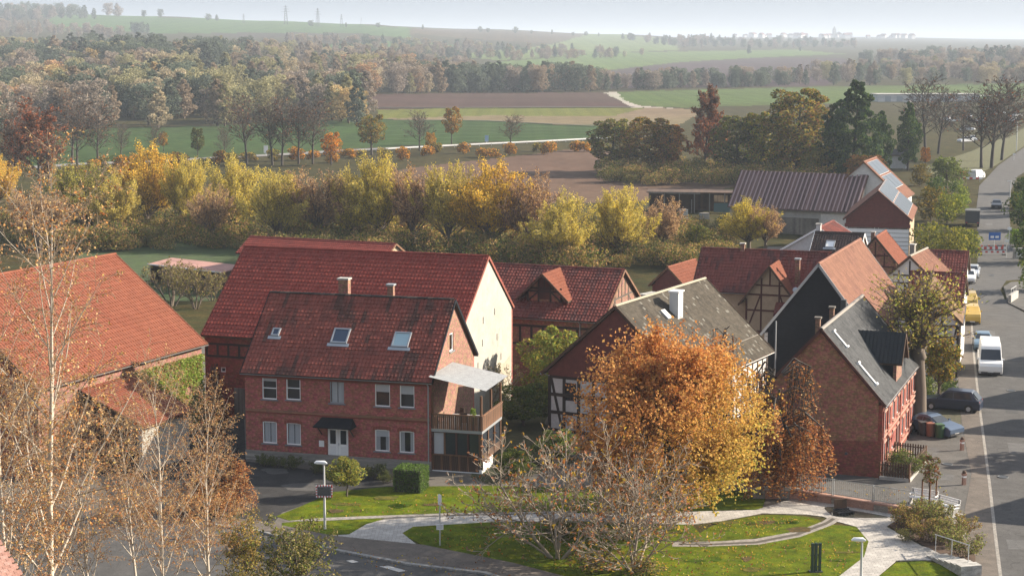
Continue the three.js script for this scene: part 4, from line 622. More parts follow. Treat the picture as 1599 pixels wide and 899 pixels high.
// --- U and L: the farmhouse with solar panels
{
  const U = new House('farmhouse', 'tall pale gabled farmhouse behind the solar panel roof', 'house', [57.2, -276, -1.2, 12, 12.6, 5.6, 11.4]);
  U.walls(M.plasterWhite).roof({ ...R_PINK, verge: M.wood });
  { const an = Math.atan(U.tan), sp = std(.10, .12, .14, { roughness: .25, metalness: .3 }); for (let i = 0; i < 3; i++) for (let j = 0; j < 2; j++) { const z = 1.4 + j * 2.3, s = mesh('solar_panel', UNIT, sp, U.g); s.scale.set(2.9, .06, 2.7); s.position.set(-U.L / 2 + 2.6 + i * 3.1, U.hr - U.tan * z + .16, z); s.rotation.x = an; const f = mesh('panel_frame', UNIT, M.galv, s); f.scale.set(1.05, .6, 1.03); f.position.y = -.4; } }
  { const m = new MB(true); } 
  const H = new House('farmhouse', 'farmhouse with dark red gable above white boards and solar panels on its roof', 'house', [53.6, -249.61, -1.31, 20.181, 9.504, 5.363, 9.407]);
  H.winPx('left', 1366, 350, 1373, 361, { frame: M.white, mull: 0, sill: false });
  H.walls(M.plasterWhite, { left: M.woodGrey, front: M.plasterTan }).roof({ ...R_PINK, verge: M.timberRed });
  const q = H.wf - .02; H.clad('left', [[-q, 4.7], [q, 4.7], [q, H.under(q)], [0, H.under(0) - .02], [-q, H.under(q)]], M.claddingRed, .1);
  H.put(box('tile_skirt', H.g, M.claddingRed, 0, 0, 0, q * 2 + .3, .5, .3), 'left', 0, 4.6, .05);
  for (let i = 0; i < 7; i++) H.put(box('wall_board', H.g, M.white, 0, 0, 0, q * 2 - .1, .5, .03 + (i % 2) * .02), 'left', 0, .4 + i * .58, .015);
  const an = Math.atan(H.tan), sp = std(.10, .12, .14, { roughness: .25, metalness: .3 });
  for (let i = 0; i < 7; i++) for (let j = 0; j < 2; j++) { const z = 1.0 + j * 2.1, x = -H.L / 2 + 2.0 + i * 2.7, s = mesh('solar_panel', UNIT, sp, H.g); s.scale.set(2.55, .06, 2.55); s.position.set(x, H.hr - H.tan * z + .16, z); s.rotation.x = an; const f = mesh('panel_frame', UNIT, M.galv, s); f.scale.set(1.05, .6, 1.03); f.position.y = -.4; }
  // wooden frame gallery at its street side
  const gl = thing('timber_rack', 'weathered wooden rack beside the solar panel house', 'rack', P(1438, 395), .2); for (let i = 0; i < 4; i++) box('post', gl, M.woodGrey, -1.8 + i * 1.2, 1.4, 0, .14, 2.8, .14); for (const y of [.7, 1.6, 2.5]) box('rail', gl, M.woodGrey, 0, y, .1, 4, .12, .08);
  const b = new House('bungalow', 'small grey-roofed bungalow behind the solar panel house', 'house', [62, -312, -.9, 9, 7, 3, 5.2]); b.walls(M.plasterWhite).roof({ tw: .5, th: .5, col: tcol([.2, .19, .185], .1, [.15, .14, .14], .5), verge: M.woodDark, lip: .02 });
  const c = new House('garden_house', 'small white garden house below the dark evergreens', 'house', [P(1398, 262).x, P(1398, 262).z, .3, 6, 5, 3.2, 4.4]); c.win('front', -1.1, 1.1, .8, 1.1, { sill: false }); c.walls(M.plasterWhite).roof({ tw: .5, th: .5, col: () => [.05, .05, .055], verge: M.woodDark, lip: .02 });
}
// --- M: dark-roofed house with bare white gable wall, and the small orange-roofed wing
{
  const H = new House('farmhouse', 'dark-roofed house with skylight just behind the ridge of the pink roof', 'house', [37.166, -194.778, .354, 5.6, 7.926, 6.1, 8.57], { ov: .25 });
  H.walls(M.plasterWhite).roof({ ...R_DARKRED, col: tcol([.07, .045, .042], .16, [.05, .04, .04], .5), verge: M.white }).gutter(1, M.zinc);
  H.skylight(1297, 383, .9, 1.1, M.white); H.chimney(-2.5, -.6, H.hr + .8, .5, .5, M.plasterWhite, {});
  const H2 = new House('farmhouse', 'house with plain bluish white gable wall behind the dark-roofed one', 'house', [37.22, -203.606, -1.2, 9, 9.927, 5.55, 8.62], { ov: .25 });
  H2.walls(M.plasterWhite).roof({ ...R_DARKRED, verge: M.white });
  const W = new House('side_wing', 'narrow half-timbered wing with tilted orange roof behind the pink roof', 'house', [40.908, -190.522, -1.203, 7, 5.0, 6.0, 8.9], { ov: .25 });
  W.walls(M.brickBrown).roof({ ...R_ORANGE, verge: M.woodDark }); W.frame('left', -2.1, 2.1, .3, 5.7, M.timberRed, { n: 3, rails: 3 });
  W.beams('left', [[-1, 5.8, -1, 7.2, .16], [1, 5.8, 1, 7.2, .16], [0, 5.8, 0, 8.4, .16], [-1.4, 6.9, 1.4, 6.9, .16]], M.timberRed);
  W.chimney(-1.5, -.6, 9.2, .4, .4, M.brickPale, {});
}
// --- N: half-timbered houses along the street behind the linden
{
  const H = new House('timber_house', 'half-timbered gable house with pink roof end behind the pollarded linden', 'house', [42.393, -178.755, -1.114, 7.9, 5.4, 5.8, 8.3], { ov: .3 });
  for (const s of [-1.2, 1.2]) { H.win('left', s, 3.2, .7, 1.0, { sill: false }); H.win('left', s, .9, .7, 1.1, { sill: false }); }
  H.walls(M.plasterWhite).roof({ ...R_PINK, ridge: () => [.45, .4, .33], verge: M.woodDark }).gutter(1, M.zinc);
  H.frame('left', -H.wf + .1, H.wf - .1, .3, 5.5, M.timber, { n: 5, rails: 5 }); H.beams('left', [[-1.1, 5.6, -1.1, 6.8, .16], [1.1, 5.6, 1.1, 6.8, .16], [0, 5.6, 0, 7.8, .16], [-1.7, 6.3, 1.7, 6.3, .16]], M.timber); H.chimney(-.6, -.5, 9.1, .7, .5, M.stone, {});
  const S2 = new House('timber_house', 'dark red roofed wing set across the street behind the linden', 'house', [40.6, -162.98, .319, 5.2, 7.998, 5.74, 8.27], { ov: .3 });
  S2.walls(M.plasterWhite).roof({ ...R_DARKRED, verge: M.woodDark });
  const S4 = new House('timber_house', 'small dark red roof just beyond the street wing', 'house', [P(1473, 500).x, P(1473, 500).z, .319, 5, 7, 5.2, 7.6], { ov: .3 }); S4.walls(M.plasterWhite).roof({ ...R_DARKRED, verge: M.woodDark });
  const S = new House('timber_house', 'white half-timbered house at the pavement behind the smaller linden', 'house', [38.75, -158.3, -1.297, 12.2, 6.2, 5.1, 8.2], { ov: .3 });
  for (const s of [-4.6, -2, .6, 3.2]) { S.win('front', s, 3.1, .8, 1.1, { sill: false }); S.win('front', s, .9, .8, 1.1, { sill: false }); } for (const s of [-1.3, 1.3]) S.win('left', s, 3.1, .75, 1.0, { sill: false });
  S.walls(M.plasterWhite).roof({ ...R_FIBRE, col: tcol([.26, .17, .11], .15, [.2, .13, .09], .5), verge: M.woodDark }).gutter(1, M.zinc); S.frame('left', -S.wf + .1, S.wf - .1, .3, 4.9, M.timber, { n: 5, rails: 4 }); S.frame('front', -S.l + .1, S.l - .1, .3, 4.9, M.timber, { n: 9, rails: 4 }); S.beams('left', [[-1.3, 5, -1.3, 6.4, .16], [1.3, 5, 1.3, 6.4, .16], [-2, 5.9, 2, 5.9, .16]], M.timber);
}
// --- houses on the far side of the street, beyond the frame, whose shadows fall on the asphalt
{
  for (const [x, z, a, L, W, he, hr, i] of [[52.5, -111, .06, 12, 9, 5.4, 9, 0], [58, -135.5, .04, 11, 6.6, 6, 9, 1], [60.5, -145.6, .05, 11, 8.6, 5.4, 9, 2], [66, -160.5, .05, 12, 11.5, 5.4, 9.4, 3]]) {
    const H = new House('brick_house', ['plastered house across the street from the benches', 'narrow plastered house across the street from the bollards', 'plastered house across the street from the dark estate car', 'broad plastered house across the street from the white van'][i], 'house', [x, z, a, L, W, he, hr], { group: 'houses across the street' });
    for (const s of [-2, 2]) H.win('left', s, 1, 1, 1.4, {}); H.walls(M.plasterWhite).roof({ ...R_DARKRED, tw: .5, th: .5, verge: M.woodDark });
  }
}
// --- Q: long low field shelter behind the barns
{
  const a = P(258, 440), b = P(356, 452), c = a.clone().add(b).multiplyScalar(.5), len = a.distanceTo(b) + 2, s = thing('field_shelter', 'long low open shelter with pale red flat roof behind the barns', 'shelter', c, -Math.atan2(b.z - a.z, b.x - a.x));
  const r = mesh('roof', UNIT, std(.62, .33, .27, { map: rep(T.mottle, 1) }), s); r.scale.set(len, .12, 4); r.position.set(0, 2.55, 0); r.rotation.x = .10; for (let i = 0; i < 6; i++) box('post', s, M.woodGrey, -len / 2 + .3 + i * (len - .6) / 5, 1.15, 1.8, .14, 2.3, .14); box('wall', s, M.woodDark, 0, 1.3, -1.8, len - .2, 2.6, .12); for (const k of [-1, 1]) box('wall', s, M.woodDark, k * (len / 2 - .1), 1.15, -.1, .12, 2.3, 3.5); box('fascia', s, M.white, 0, 2.4, 2.05, len, .14, .05);
}
// --- near roof corner at the lower left, tile by tile
{
  const p = P(10, 890, 20), R = thing('house_roof', 'close pinkish tiled roof edge in the lower corner', 'roof', [0, 0, 0]);
  // slope seen from above: its verge runs from upper left to lower right
  const d = 46, at = (px, py, dd) => { const r = ray(px, py); return r.multiplyScalar(dd / -r.z).add(V(0, EYE, 0)); };
  const A = at(-6, 836, d), Bq = at(40, 905, d - 2.2), up = A.clone().sub(Bq).normalize(), ax = V(-1, .02, .25).normalize(), n = V().crossVectors(ax, up).normalize(); if (n.y < 0) n.negate(); const axn = V().crossVectors(up, n).normalize(); if (axn.x > 0) axn.negate();
  const org = Bq.clone().addScaledVector(up, -3), base = new MB(true), pt = (u, s, e) => org.clone().addScaledVector(axn, u).addScaledVector(up, s).addScaledVector(n, e), S = A.distanceTo(Bq) + 3;
  base.quad(pt(0, 0, -.02), pt(4, 0, -.02), pt(4, S, -.02), pt(0, S, -.02)); base.quad(pt(0, 0, -.14), pt(0, 0, -.02), pt(0, S, -.02), pt(0, S, -.14)); base.quad(pt(0, 0, -.14), pt(4, 0, -.14), pt(4, S, -.14), pt(0, S, -.14)); base.build('roof', M.woodDark, R);
  const w = .2, hh = .18, geos = [0, 1, 2].map((k) => { const sh = new THREE.Shape(); sh.moveTo(-w / 2 + .005, hh * 1.3); sh.lineTo(-w / 2 + .005, .06); sh.lineTo(-w * .22, 0); sh.lineTo(w * .22, 0); sh.lineTo(w / 2 - .005, .06); sh.lineTo(w / 2 - .005, hh * 1.3); const g = new THREE.ExtrudeGeometry(sh, { depth: .02, bevelEnabled: false }); return g; });
  const mats = [[.62, .33, .25], [.55, .28, .21], [.66, .38, .30]].map((c) => std(...c, { map: rep(T.mottle, 2) })); const basis = new THREE.Matrix4().makeBasis(axn, up, n); if (basis.determinant() < 0) basis.makeBasis(axn.clone().negate(), up, n);
  reseed(5); const qt = new THREE.Quaternion().setFromRotationMatrix(basis);
  for (let r = 0; r * hh < S - .1; r++) for (let k = 0; k < 8; k++) { const t = mesh('tile', geos[(r + k) % 3], mats[(rnd() * 3) | 0], R); t.position.copy(pt(w / 2 + k * w + (r % 2) * w / 2, r * hh, .03)); t.quaternion.copy(qt).multiply(new THREE.Quaternion().setFromAxisAngle(V(1, 0, 0), .09)); }
}
// ---------------------------------------------------------------- trees
const bark = {};
function grow(o) { // recursive limbs; o.lv[i]: n, from, ang, len, rad, seg, wob, trop, sides
  const wood = new MB(), twig = o.twig ? new MB() : wood, pts = [];
  const branch = (p, d, len, r, lev) => {
    const L = o.lv[lev], seg = L.seg || 3, c = [p.clone()], R = [r]; d = d.clone();
    for (let i = 1; i <= seg; i++) { d.x += rr(-1, 1) * L.wob; d.y += rr(-1, 1) * L.wob * .6 + L.trop * (i / seg); d.z += rr(-1, 1) * L.wob; d.normalize(); c.push(c[i - 1].clone().addScaledVector(d, len / seg)); R.push(Math.max(o.rmin ?? .006, r * (1 - (1 - (L.tip ?? .3)) * i / seg))); }
    if (!(L.skip)) (lev > 1 ? twig : wood).tube(c, R, L.sides || 3);
    const N = o.lv[lev + 1]; const on = (t) => { const f = Math.min(t, .999) * seg, i = f | 0; return [c[i].clone().lerp(c[i + 1], f - i), c[i + 1].clone().sub(c[i]).normalize(), R[i]]; };
    if (N) { const n = Math.max(1, Math.round(N.n * (lev ? rr(.75, 1.25) : 1))); let az = rnd() * 6.28; for (let k = 0; k < n; k++) { const t = N.from + (1 - N.from) * (k + rnd() * .8) / n, [q, dd, rq] = on(t); az += 2.4 + rr(-.4, .4); const a = N.ang + rr(-1, 1) * (N.av ?? .25) - (N.close || 0) * t, e = V(Math.cos(az), 0, Math.sin(az)); const side = e.sub(dd.clone().multiplyScalar(e.dot(dd))).normalize(), nd = dd.clone().multiplyScalar(Math.cos(a)).addScaledVector(side, Math.sin(a)).normalize(); branch(q, nd, N.len * len * (1 - (N.fall ?? .5) * t) * rr(.75, 1.2), Math.max(o.rmin ?? .006, rq * (N.rad ?? .55)), lev + 1); } }
    if (L.leaf) for (let k = 0; k < L.leaf; k++) { const [q, dd] = on(rr(L.lfrom ?? .25, 1)); pts.push(q.add(V(rr(-1, 1), rr(-1, 1), rr(-1, 1)).multiplyScalar(L.spread ?? .15))); }
  };
  for (const s of o.stems || [[0, 0, 0, 1, 0]]) branch(V(s[0], s[5] || 0, s[1]), V(s[2], s[3], s[4]).normalize(), o.h * (s[6] || 1), o.r * (s[7] || 1), 0);
  return { wood, pts, twig };
}
function treeProto(name, o) { // a Group with trunk and crown, not yet in the scene
  reseed(o.seed); const { wood, pts, twig } = grow(o), g = new THREE.Group(); g.name = name;
  wood.build('trunk', o.bark || M.bark, g);
  if (o.twig) twig.build('twigs', o.twig, g);
  if (pts.length) { const m = new MB(); for (const p of pts) { if (o.cut && rnd() < o.cut(p)) continue; m.leaf(p, o.leaf * rr(.7, 1.3), o.col(p, rnd()), o.el); } m.build('crown', M.veg, g); }
  return g;
}
const mixc = (cs, j = .25) => (p, q) => { const c = cs[Math.min(cs.length - 1, (q * cs.length) | 0)], k = 1 + (rnd() - .5) * 2 * j; return [c[0] * k, c[1] * k, c[2] * k]; };
const vegTint = {}; const tintMat = (t) => { const k = t.join(); return vegTint[k] ||= (() => { const m = M.veg.clone(); m.color.setRGB(...t); return m; })(); };
function plant(proto, label, category, pos, turn, s, group, tint, bk) {
  const o = proto.clone(); o.userData = {}; o.name = numbered(proto.name); scene.add(o); o.position.copy(pos); o.rotation.y = turn; if (s.isVector3) o.scale.copy(s); else o.scale.setScalar(s);
  if (tint || bk) o.traverse((m) => { if (tint && (m.name === 'crown' || m.name === 'foliage')) m.material = tintMat(tint); if (bk && m.name === 'trunk') m.material = bk; });
  return tag(o, label, category, group);
}
// lumpy dense crowns made of small leaf faces
function lumpy(o) { // R half width, h height, trunk share, n leaves, size
  reseed(o.seed); const m = new MB(), w = new MB(), L = [];
  const nl = o.lumps || 14; for (let i = 0; i < nl; i++) { const a = i * 2.4 + rr(-.3, .3), t = (i + .5) / nl, y = o.h * (o.t0 + (1 - o.t0) * (.08 + .84 * t)), rr0 = o.shape ? o.shape(t) : Math.sin(Math.PI * (.14 + t * .70)) ** .6, q = Math.sqrt(rnd()) * .75; L.push([Math.cos(a) * o.R * rr0 * q, y, Math.sin(a) * o.R * rr0 * q, o.R * (o.lr || .42) * rr(.65, 1.15) * Math.max(.35, rr0), rr(-.22, .22)]); }
  for (let i = 0; i < o.n; i++) { const l = L[(rnd() * nl) | 0], a = rr(0, 6.28), z = rr(-1, 1), q = Math.sqrt(1 - z * z), s = l[3] * (.55 + .5 * Math.sqrt(rnd())); const p = V(l[0] + q * Math.cos(a) * s, Math.max(.15, l[1] + z * s * (o.flat || .8)), l[2] + q * Math.sin(a) * s), c = o.col(p, rnd()), k = 1 + l[4]; m.leaf(p, o.leaf * rr(.6, 1.4), [c[0] * k, c[1] * k, c[2] * k]); }
  const top = o.h * .72; w.tube([V(0, -.3, 0), V(o.R * .04, top * .4, 0), V(-o.R * .03, top, .02)], [o.h * .022, o.h * .016, o.h * .004], 6);
  for (let i = 0; i < (o.limbs ?? 9); i++) { const l = L[i % nl], y = Math.min(l[1] * .8, o.h * (o.t0 * .8 + .35 * i / (o.limbs ?? 9))); w.tube([V(0, y, 0), V(l[0] * .6, y + (l[1] - y) * .5, l[2] * .6), V(l[0] * 1.1, l[1], l[2] * 1.1)], [o.h * .009, o.h * .006, .02], 4); }
  const g = new THREE.Group(); g.name = o.name; w.build('trunk', o.bark || M.bark, g); m.build('crown', M.veg, g); return g;
}
const C = { orange: [.42, .155, .035], rust: [.30, .10, .03], gold: [.52, .33, .04], yellow: [.46, .38, .06], olive: [.22, .20, .05], green: [.09, .13, .03], dark: [.035, .06, .028], brown: [.19, .115, .065], mauve: [.20, .145, .115], lime: [.24, .28, .05], copper: [.26, .085, .035], tan: [.34, .24, .13], straw: [.40, .34, .13] };
// --- birches in the foreground
M.twig = std(.24, .175, .12, { roughness: .9 });
M.birch = new THREE.MeshStandardMaterial({ color: new THREE.Color().setRGB(.56, .52, .465), roughness: .85, map: tex(256, (u, v) => { const s = N32(u * .5, v * 2), k = N64(u, v * 4); const b = s > .66 || k > .8 ? .28 : .86 + .14 * N128(u, v); return [b, b * .97, b * .93]; }) });
{
  const birch = (seed, lean, lf) => treeProto('birch_tree', { seed, h: 21, r: .19, rmin: .0085, bark: M.barkPale, twig: M.twig, stems: [[0, 0, lean, 1, .02]], leaf: .125, el: .7, cut: (p) => Math.max(0, Math.min(.7, (p.y - 11) / 8)), col: mixc([C.rust, [.56, .27, .09], [.50, .26, .10], [.56, .38, .20], [.52, .36, .12], [.60, .40, .18], [.48, .22, .08]], .3),
    lv: [{ seg: 9, wob: .045, trop: .06, tip: .12, sides: 8 }, { n: 30, from: .20, ang: .62, len: .38, fall: .5, rad: .46, seg: 6, wob: .10, trop: .06, sides: 5, tip: .2 }, { n: 8, from: .2, ang: .7, len: .45, rad: .5, seg: 4, wob: .14, trop: -.06, sides: 3, fall: .4 }, { n: 8, from: .1, ang: .75, len: .55, rad: .6, seg: 3, wob: .16, trop: -.28, sides: 3, leaf: lf, lfrom: .05, spread: .10 }] });
  const A = birch(3, -.03, 6), B = birch(8, .10, 8);
  const put = (g, label, px, d, turn, s) => plant(g, label, 'birch', PD(px, d), turn, s, null);
  // trunks white: re-cover the stem
  put(A, 'white-stemmed birch with bare upper twigs, tallest of the birches in the corner', 84, 76, .4, V(1.05, 1.07, 1.05));
  put(B, 'leaning birch with rusty leaves between the tall white birch and the yard', 250, 82, 2.0, .62);
  put(A, 'birch with white trunk at the very edge of the photograph', 22, 73, 2.6, .80);
  put(B, 'low spreading birch with dense orange leaves below the annex', 150, 84, 4.1, .52);
  put(B, 'slender birch with rusty leaves left of the copper shrub', 330, 86, 5.3, .55);
  put(B, 'bushy birch with brown leaves at the foot of the tall birch', 30, 84, .9, .58);
  put(B, 'small birch with orange leaves near the olive shrub', 215, 90, 3.3, .46);
  for (const c of scene.children) if (c.name.startsWith('birch_tree')) c.traverse((m) => { if (m.name === 'trunk') m.material = M.birch; });
}
// --- the orange tree in the middle
{
  const col = (p, q) => { const t = Math.max(0, Math.min(1, .80 - p.y / 12 + p.x * .07 + p.z * .02 + (rnd() - .5) * .5)); const a = q < .5 ? [.58, .26, .075] : q < .75 ? [.40, .16, .055] : [.64, .36, .11], b = q < .4 ? [.55, .45, .08] : q < .7 ? [.34, .35, .07] : [.60, .40, .07], k = .85 + rnd() * .35; return [0, 1, 2].map((i) => (a[i] * (1 - t) + b[i] * t) * k); };
  const g = treeProto('maple_tree', { seed: 21, h: 9.0, r: .24, rmin: .012, bark: M.barkDark, leaf: .19, el: .8, col, lv: [{ seg: 5, wob: .06, trop: .03, tip: .25, sides: 8 }, { n: 34, from: .10, ang: 1.15, close: .62, len: .66, fall: .45, rad: .5, seg: 5, wob: .10, trop: .07, sides: 5 }, { n: 8, from: .2, ang: .75, len: .42, rad: .55, seg: 3, wob: .14, trop: .04, sides: 3, fall: .35 }, { n: 7, from: .15, ang: .8, len: .5, rad: .6, seg: 2, wob: .2, trop: 0, sides: 3, leaf: 26, lfrom: 0, spread: .34 }] });
  { const m = new MB(); reseed(22); for (let i = 0; i < 26000; i++) { const a = rr(0, 6.28), z = rr(-.95, 1), q = Math.sqrt(1 - z * z), s = .5 + .55 * Math.sqrt(rnd()); const n = WN((Math.cos(a) * q * 3 + 9) / 16, (z * 3 + Math.sin(a) * q * 2 + 7) / 16); if (n < .44) continue; const k = s * (.66 + .56 * n), p = V(Math.cos(a) * q * 5.7 * k, 6.9 + z * 5.7 * k, Math.sin(a) * q * 5.7 * k); if (p.y < .8) continue; m.leaf(p, rr(.12, .25), col(p, rnd()), .8); } const cr = g.children.find((c) => c.name === 'crown'); cr.geometry = mergeGeometries([cr.geometry, m.geo()]); }
  plant(g, 'large round maple with orange and yellow leaves in front of the grey-roofed house', 'maple', P(1050, 820), .3, V(1.02, .98, 1.02));
}
// --- weeping copper beech to its right, a second one by the barn
{
  const g = (seed, k) => { reseed(seed); const o = new THREE.Group(); o.name = 'weeping_beech'; const w = new MB(), lf = new MB(), limb = [];
    const trunk = [V(0, 0, 0), V(-.2, 2.5, 0), V(.15, 5, .1), V(-.5, 7.5, 0), V(-.2, 9.2, .1)]; w.tube(trunk, [.3, .26, .2, .13, .06], 8);
    for (let i = 0; i < 26; i++) { const y = rr(3.2, 9.1), a = i * 2.4, s = rr(1.2, 3.0) * (1.15 - y / 14), p = V(Math.cos(a) * .2, y, Math.sin(a) * .2), q = p.clone().add(V(Math.cos(a) * s * .5, rr(.5, 1.1), Math.sin(a) * s * .5)), e = p.clone().add(V(Math.cos(a) * s, rr(-.3, .5), Math.sin(a) * s)); w.tube([p, q, e], [.07, .05, .03], 5); limb.push([p, q, e]); }
    for (let i = 0; i < 300; i++) { const [p, q, e] = limb[(rnd() * limb.length) | 0], t = rr(.25, 1), c = p.clone().multiplyScalar((1 - t) * (1 - t)).addScaledVector(q, 2 * t * (1 - t)).addScaledVector(e, t * t), len = Math.min(c.y - .3, rr(2, 6.5)) * k, pts = [c], rad = [.018]; let x = rr(-.25, .25) + (c.x) * .12, z = rr(-.25, .25) + c.z * .12; for (let j = 1; j <= 5; j++) { const f = j / 5; pts.push(V(c.x + x * f * 2.2 + rr(-.05, .05), c.y - len * f, c.z + z * f * 2.2 + rr(-.05, .05))); rad.push(.018 * (1 - f * .6)); } w.tube(pts, rad, 3); const leafy = c.y < 7.6 ? 1 : .15; for (let j = 0; j < 75 * leafy; j++) { const f = rr(0, 4.99), n = f | 0, u = pts[n].clone().lerp(pts[n + 1], f - n); u.add(V(rr(-.13, .13), rr(-.1, .1), rr(-.13, .13))); const cc = mixc([[.38, .13, .05], [.42, .16, .05], C.copper, [.2, .08, .045], [.52, .22, .06], [.46, .28, .15]], .3)(u, rnd()); lf.leaf(u, rr(.12, .2), cc); } }
    w.build('trunk', M.barkDark, o); lf.build('crown', M.veg, o); return o; };
  const bareWeep = () => { reseed(44); const o = new THREE.Group(); o.name = 'weeping_beech'; const w = new MB(), lf = new MB(), T0 = [V(0, 0, 0), V(.1, 3, 0), V(-.1, 5.5, .1), V(.05, 7.2, .1), V(-.25, 8.6, 0), V(.05, 9.6, 0), V(.35, 9.9, .1)]; w.tube(T0, [.16, .14, .11, .09, .07, .05, .03], 7);
    for (let i = 0; i < 16; i++) { const y = rr(5.4, 9.6), a = i * 2.4, s = rr(.7, 1.7), p = V(rr(-.1, .1), y, 0), q = p.clone().add(V(Math.cos(a) * s * .5, rr(.3, .7), Math.sin(a) * s * .5)), e = p.clone().add(V(Math.cos(a) * s, rr(-.2, .4), Math.sin(a) * s)); w.tube([p, q, e], [.045, .035, .022], 4); for (let k = 0; k < 4; k++) { const c = q.clone().lerp(e, rr(0, 1)), len = rr(1.2, 3.4), pts = [c], rad = [.014]; for (let j = 1; j <= 4; j++) { pts.push(V(c.x * (1 + .05 * j) + rr(-.08, .08), c.y - len * j / 4, c.z + rr(-.08, .08))); rad.push(.014 - j * .002); } w.tube(pts, rad, 3); for (let j = 0; j < 22; j++) { const f = rr(0, 3.99), n = f | 0; lf.leaf(pts[n].clone().lerp(pts[n + 1], f - n).add(V(rr(-.1, .1), rr(-.1, .1), rr(-.1, .1))), rr(.1, .17), mixc([C.copper, C.rust, C.brown], .3)(0, rnd())); } } }
    w.build('trunk', M.barkDark, o); lf.build('crown', M.veg, o); return o; };
  const B = g(41, 1);
  plant(B, 'weeping copper beech with drooping red-brown strands beside the brown brick house', 'beech', P(1212, 768), 0, V(1.55, .92, 1.5), null, [1.1, 1.2, 1.1]);
  plant(bareWeep(), 'slender weeping beech with bare crooked top in front of the grey roof', 'beech', P(1128, 720), 0, 1);
  plant(B, 'copper-leaved weeping shrub beside the dark yard', 'shrub', P(338, 802), 2.2, V(.9, .5, .9), null, [1.2, 1.35, 1.2]);
  plant(B, 'thin copper shrub against the ivy-covered barn', 'shrub', P(338, 690), 4.2, V(.4, .62, .4), null, [.8, .8, .9]);
}
// --- bare magnolias with pale branches
M.magnolia = std(.27, .22, .17, { roughness: .85 });
{
  const g = (seed) => treeProto('bare_tree', { seed, h: 4.4, r: .10, rmin: .013, bark: M.magnolia, leaf: .2, el: .5, col: mixc([C.orange, [.45, .2, .1], C.gold, C.brown], .3), stems: [[0, 0, .1, 1, .1], [.25, .1, .75, 1, .2, 0, 1.0, .75], [-.25, 0, -.8, 1, .1, 0, 1.05, .8], [0, -.2, .1, 1, -.7, 0, .9, .7], [.1, .2, -.2, 1, .8, 0, .9, .7], [.3, 0, 1.3, 1, -.3, 0, .9, .55], [-.3, 0, -1.4, 1, -.2, 0, .9, .55]],
    lv: [{ seg: 5, wob: .13, trop: .08, tip: .4, sides: 6 }, { n: 7, from: .25, ang: .8, len: .72, fall: .25, rad: .6, seg: 4, wob: .16, trop: .10, sides: 4, tip: .4 }, { n: 7, from: .2, ang: .8, len: .5, rad: .62, seg: 3, wob: .2, trop: .1, sides: 3, fall: .3, tip: .5 }, { n: 4, from: .2, ang: .8, len: .55, rad: .7, seg: 3, wob: .2, trop: .12, sides: 3, leaf: .16, lfrom: .9, spread: .1, tip: .6 }] });
  plant(g(51), 'pale bare multi-stemmed tree with a few russet leaves in front of the porch', 'tree', P(870, 872), 0, V(1.2, 1.32, 1.2));
  plant(g(57), 'pale bare spreading tree in front of the orange maple', 'tree', P(990, 892), 1.2, V(1.1, 1.18, 1.1));
  const u = lumpy({ name: 'shrub', seed: 60, R: 1.6, h: 1.8, t0: .1, n: 900, leaf: .16, lumps: 14, limbs: 14, col: mixc([C.olive, C.tan, C.gold, C.brown, C.green], .3) });
  plant(u, 'low tangle of yellowing shrubs under the bare trees', 'shrub', P(930, 893), 0, V(1.6, .7, 1)); plant(u, 'low brown shrub at the lawn edge under the bare trees', 'shrub', P(1010, 900), 2, V(1.3, .6, 1)); plant(u, 'dark leafy shrub behind the bare trees', 'shrub', P(880, 840), 3, V(1.4, .6, .8), null, [.6, .6, .6]);
}
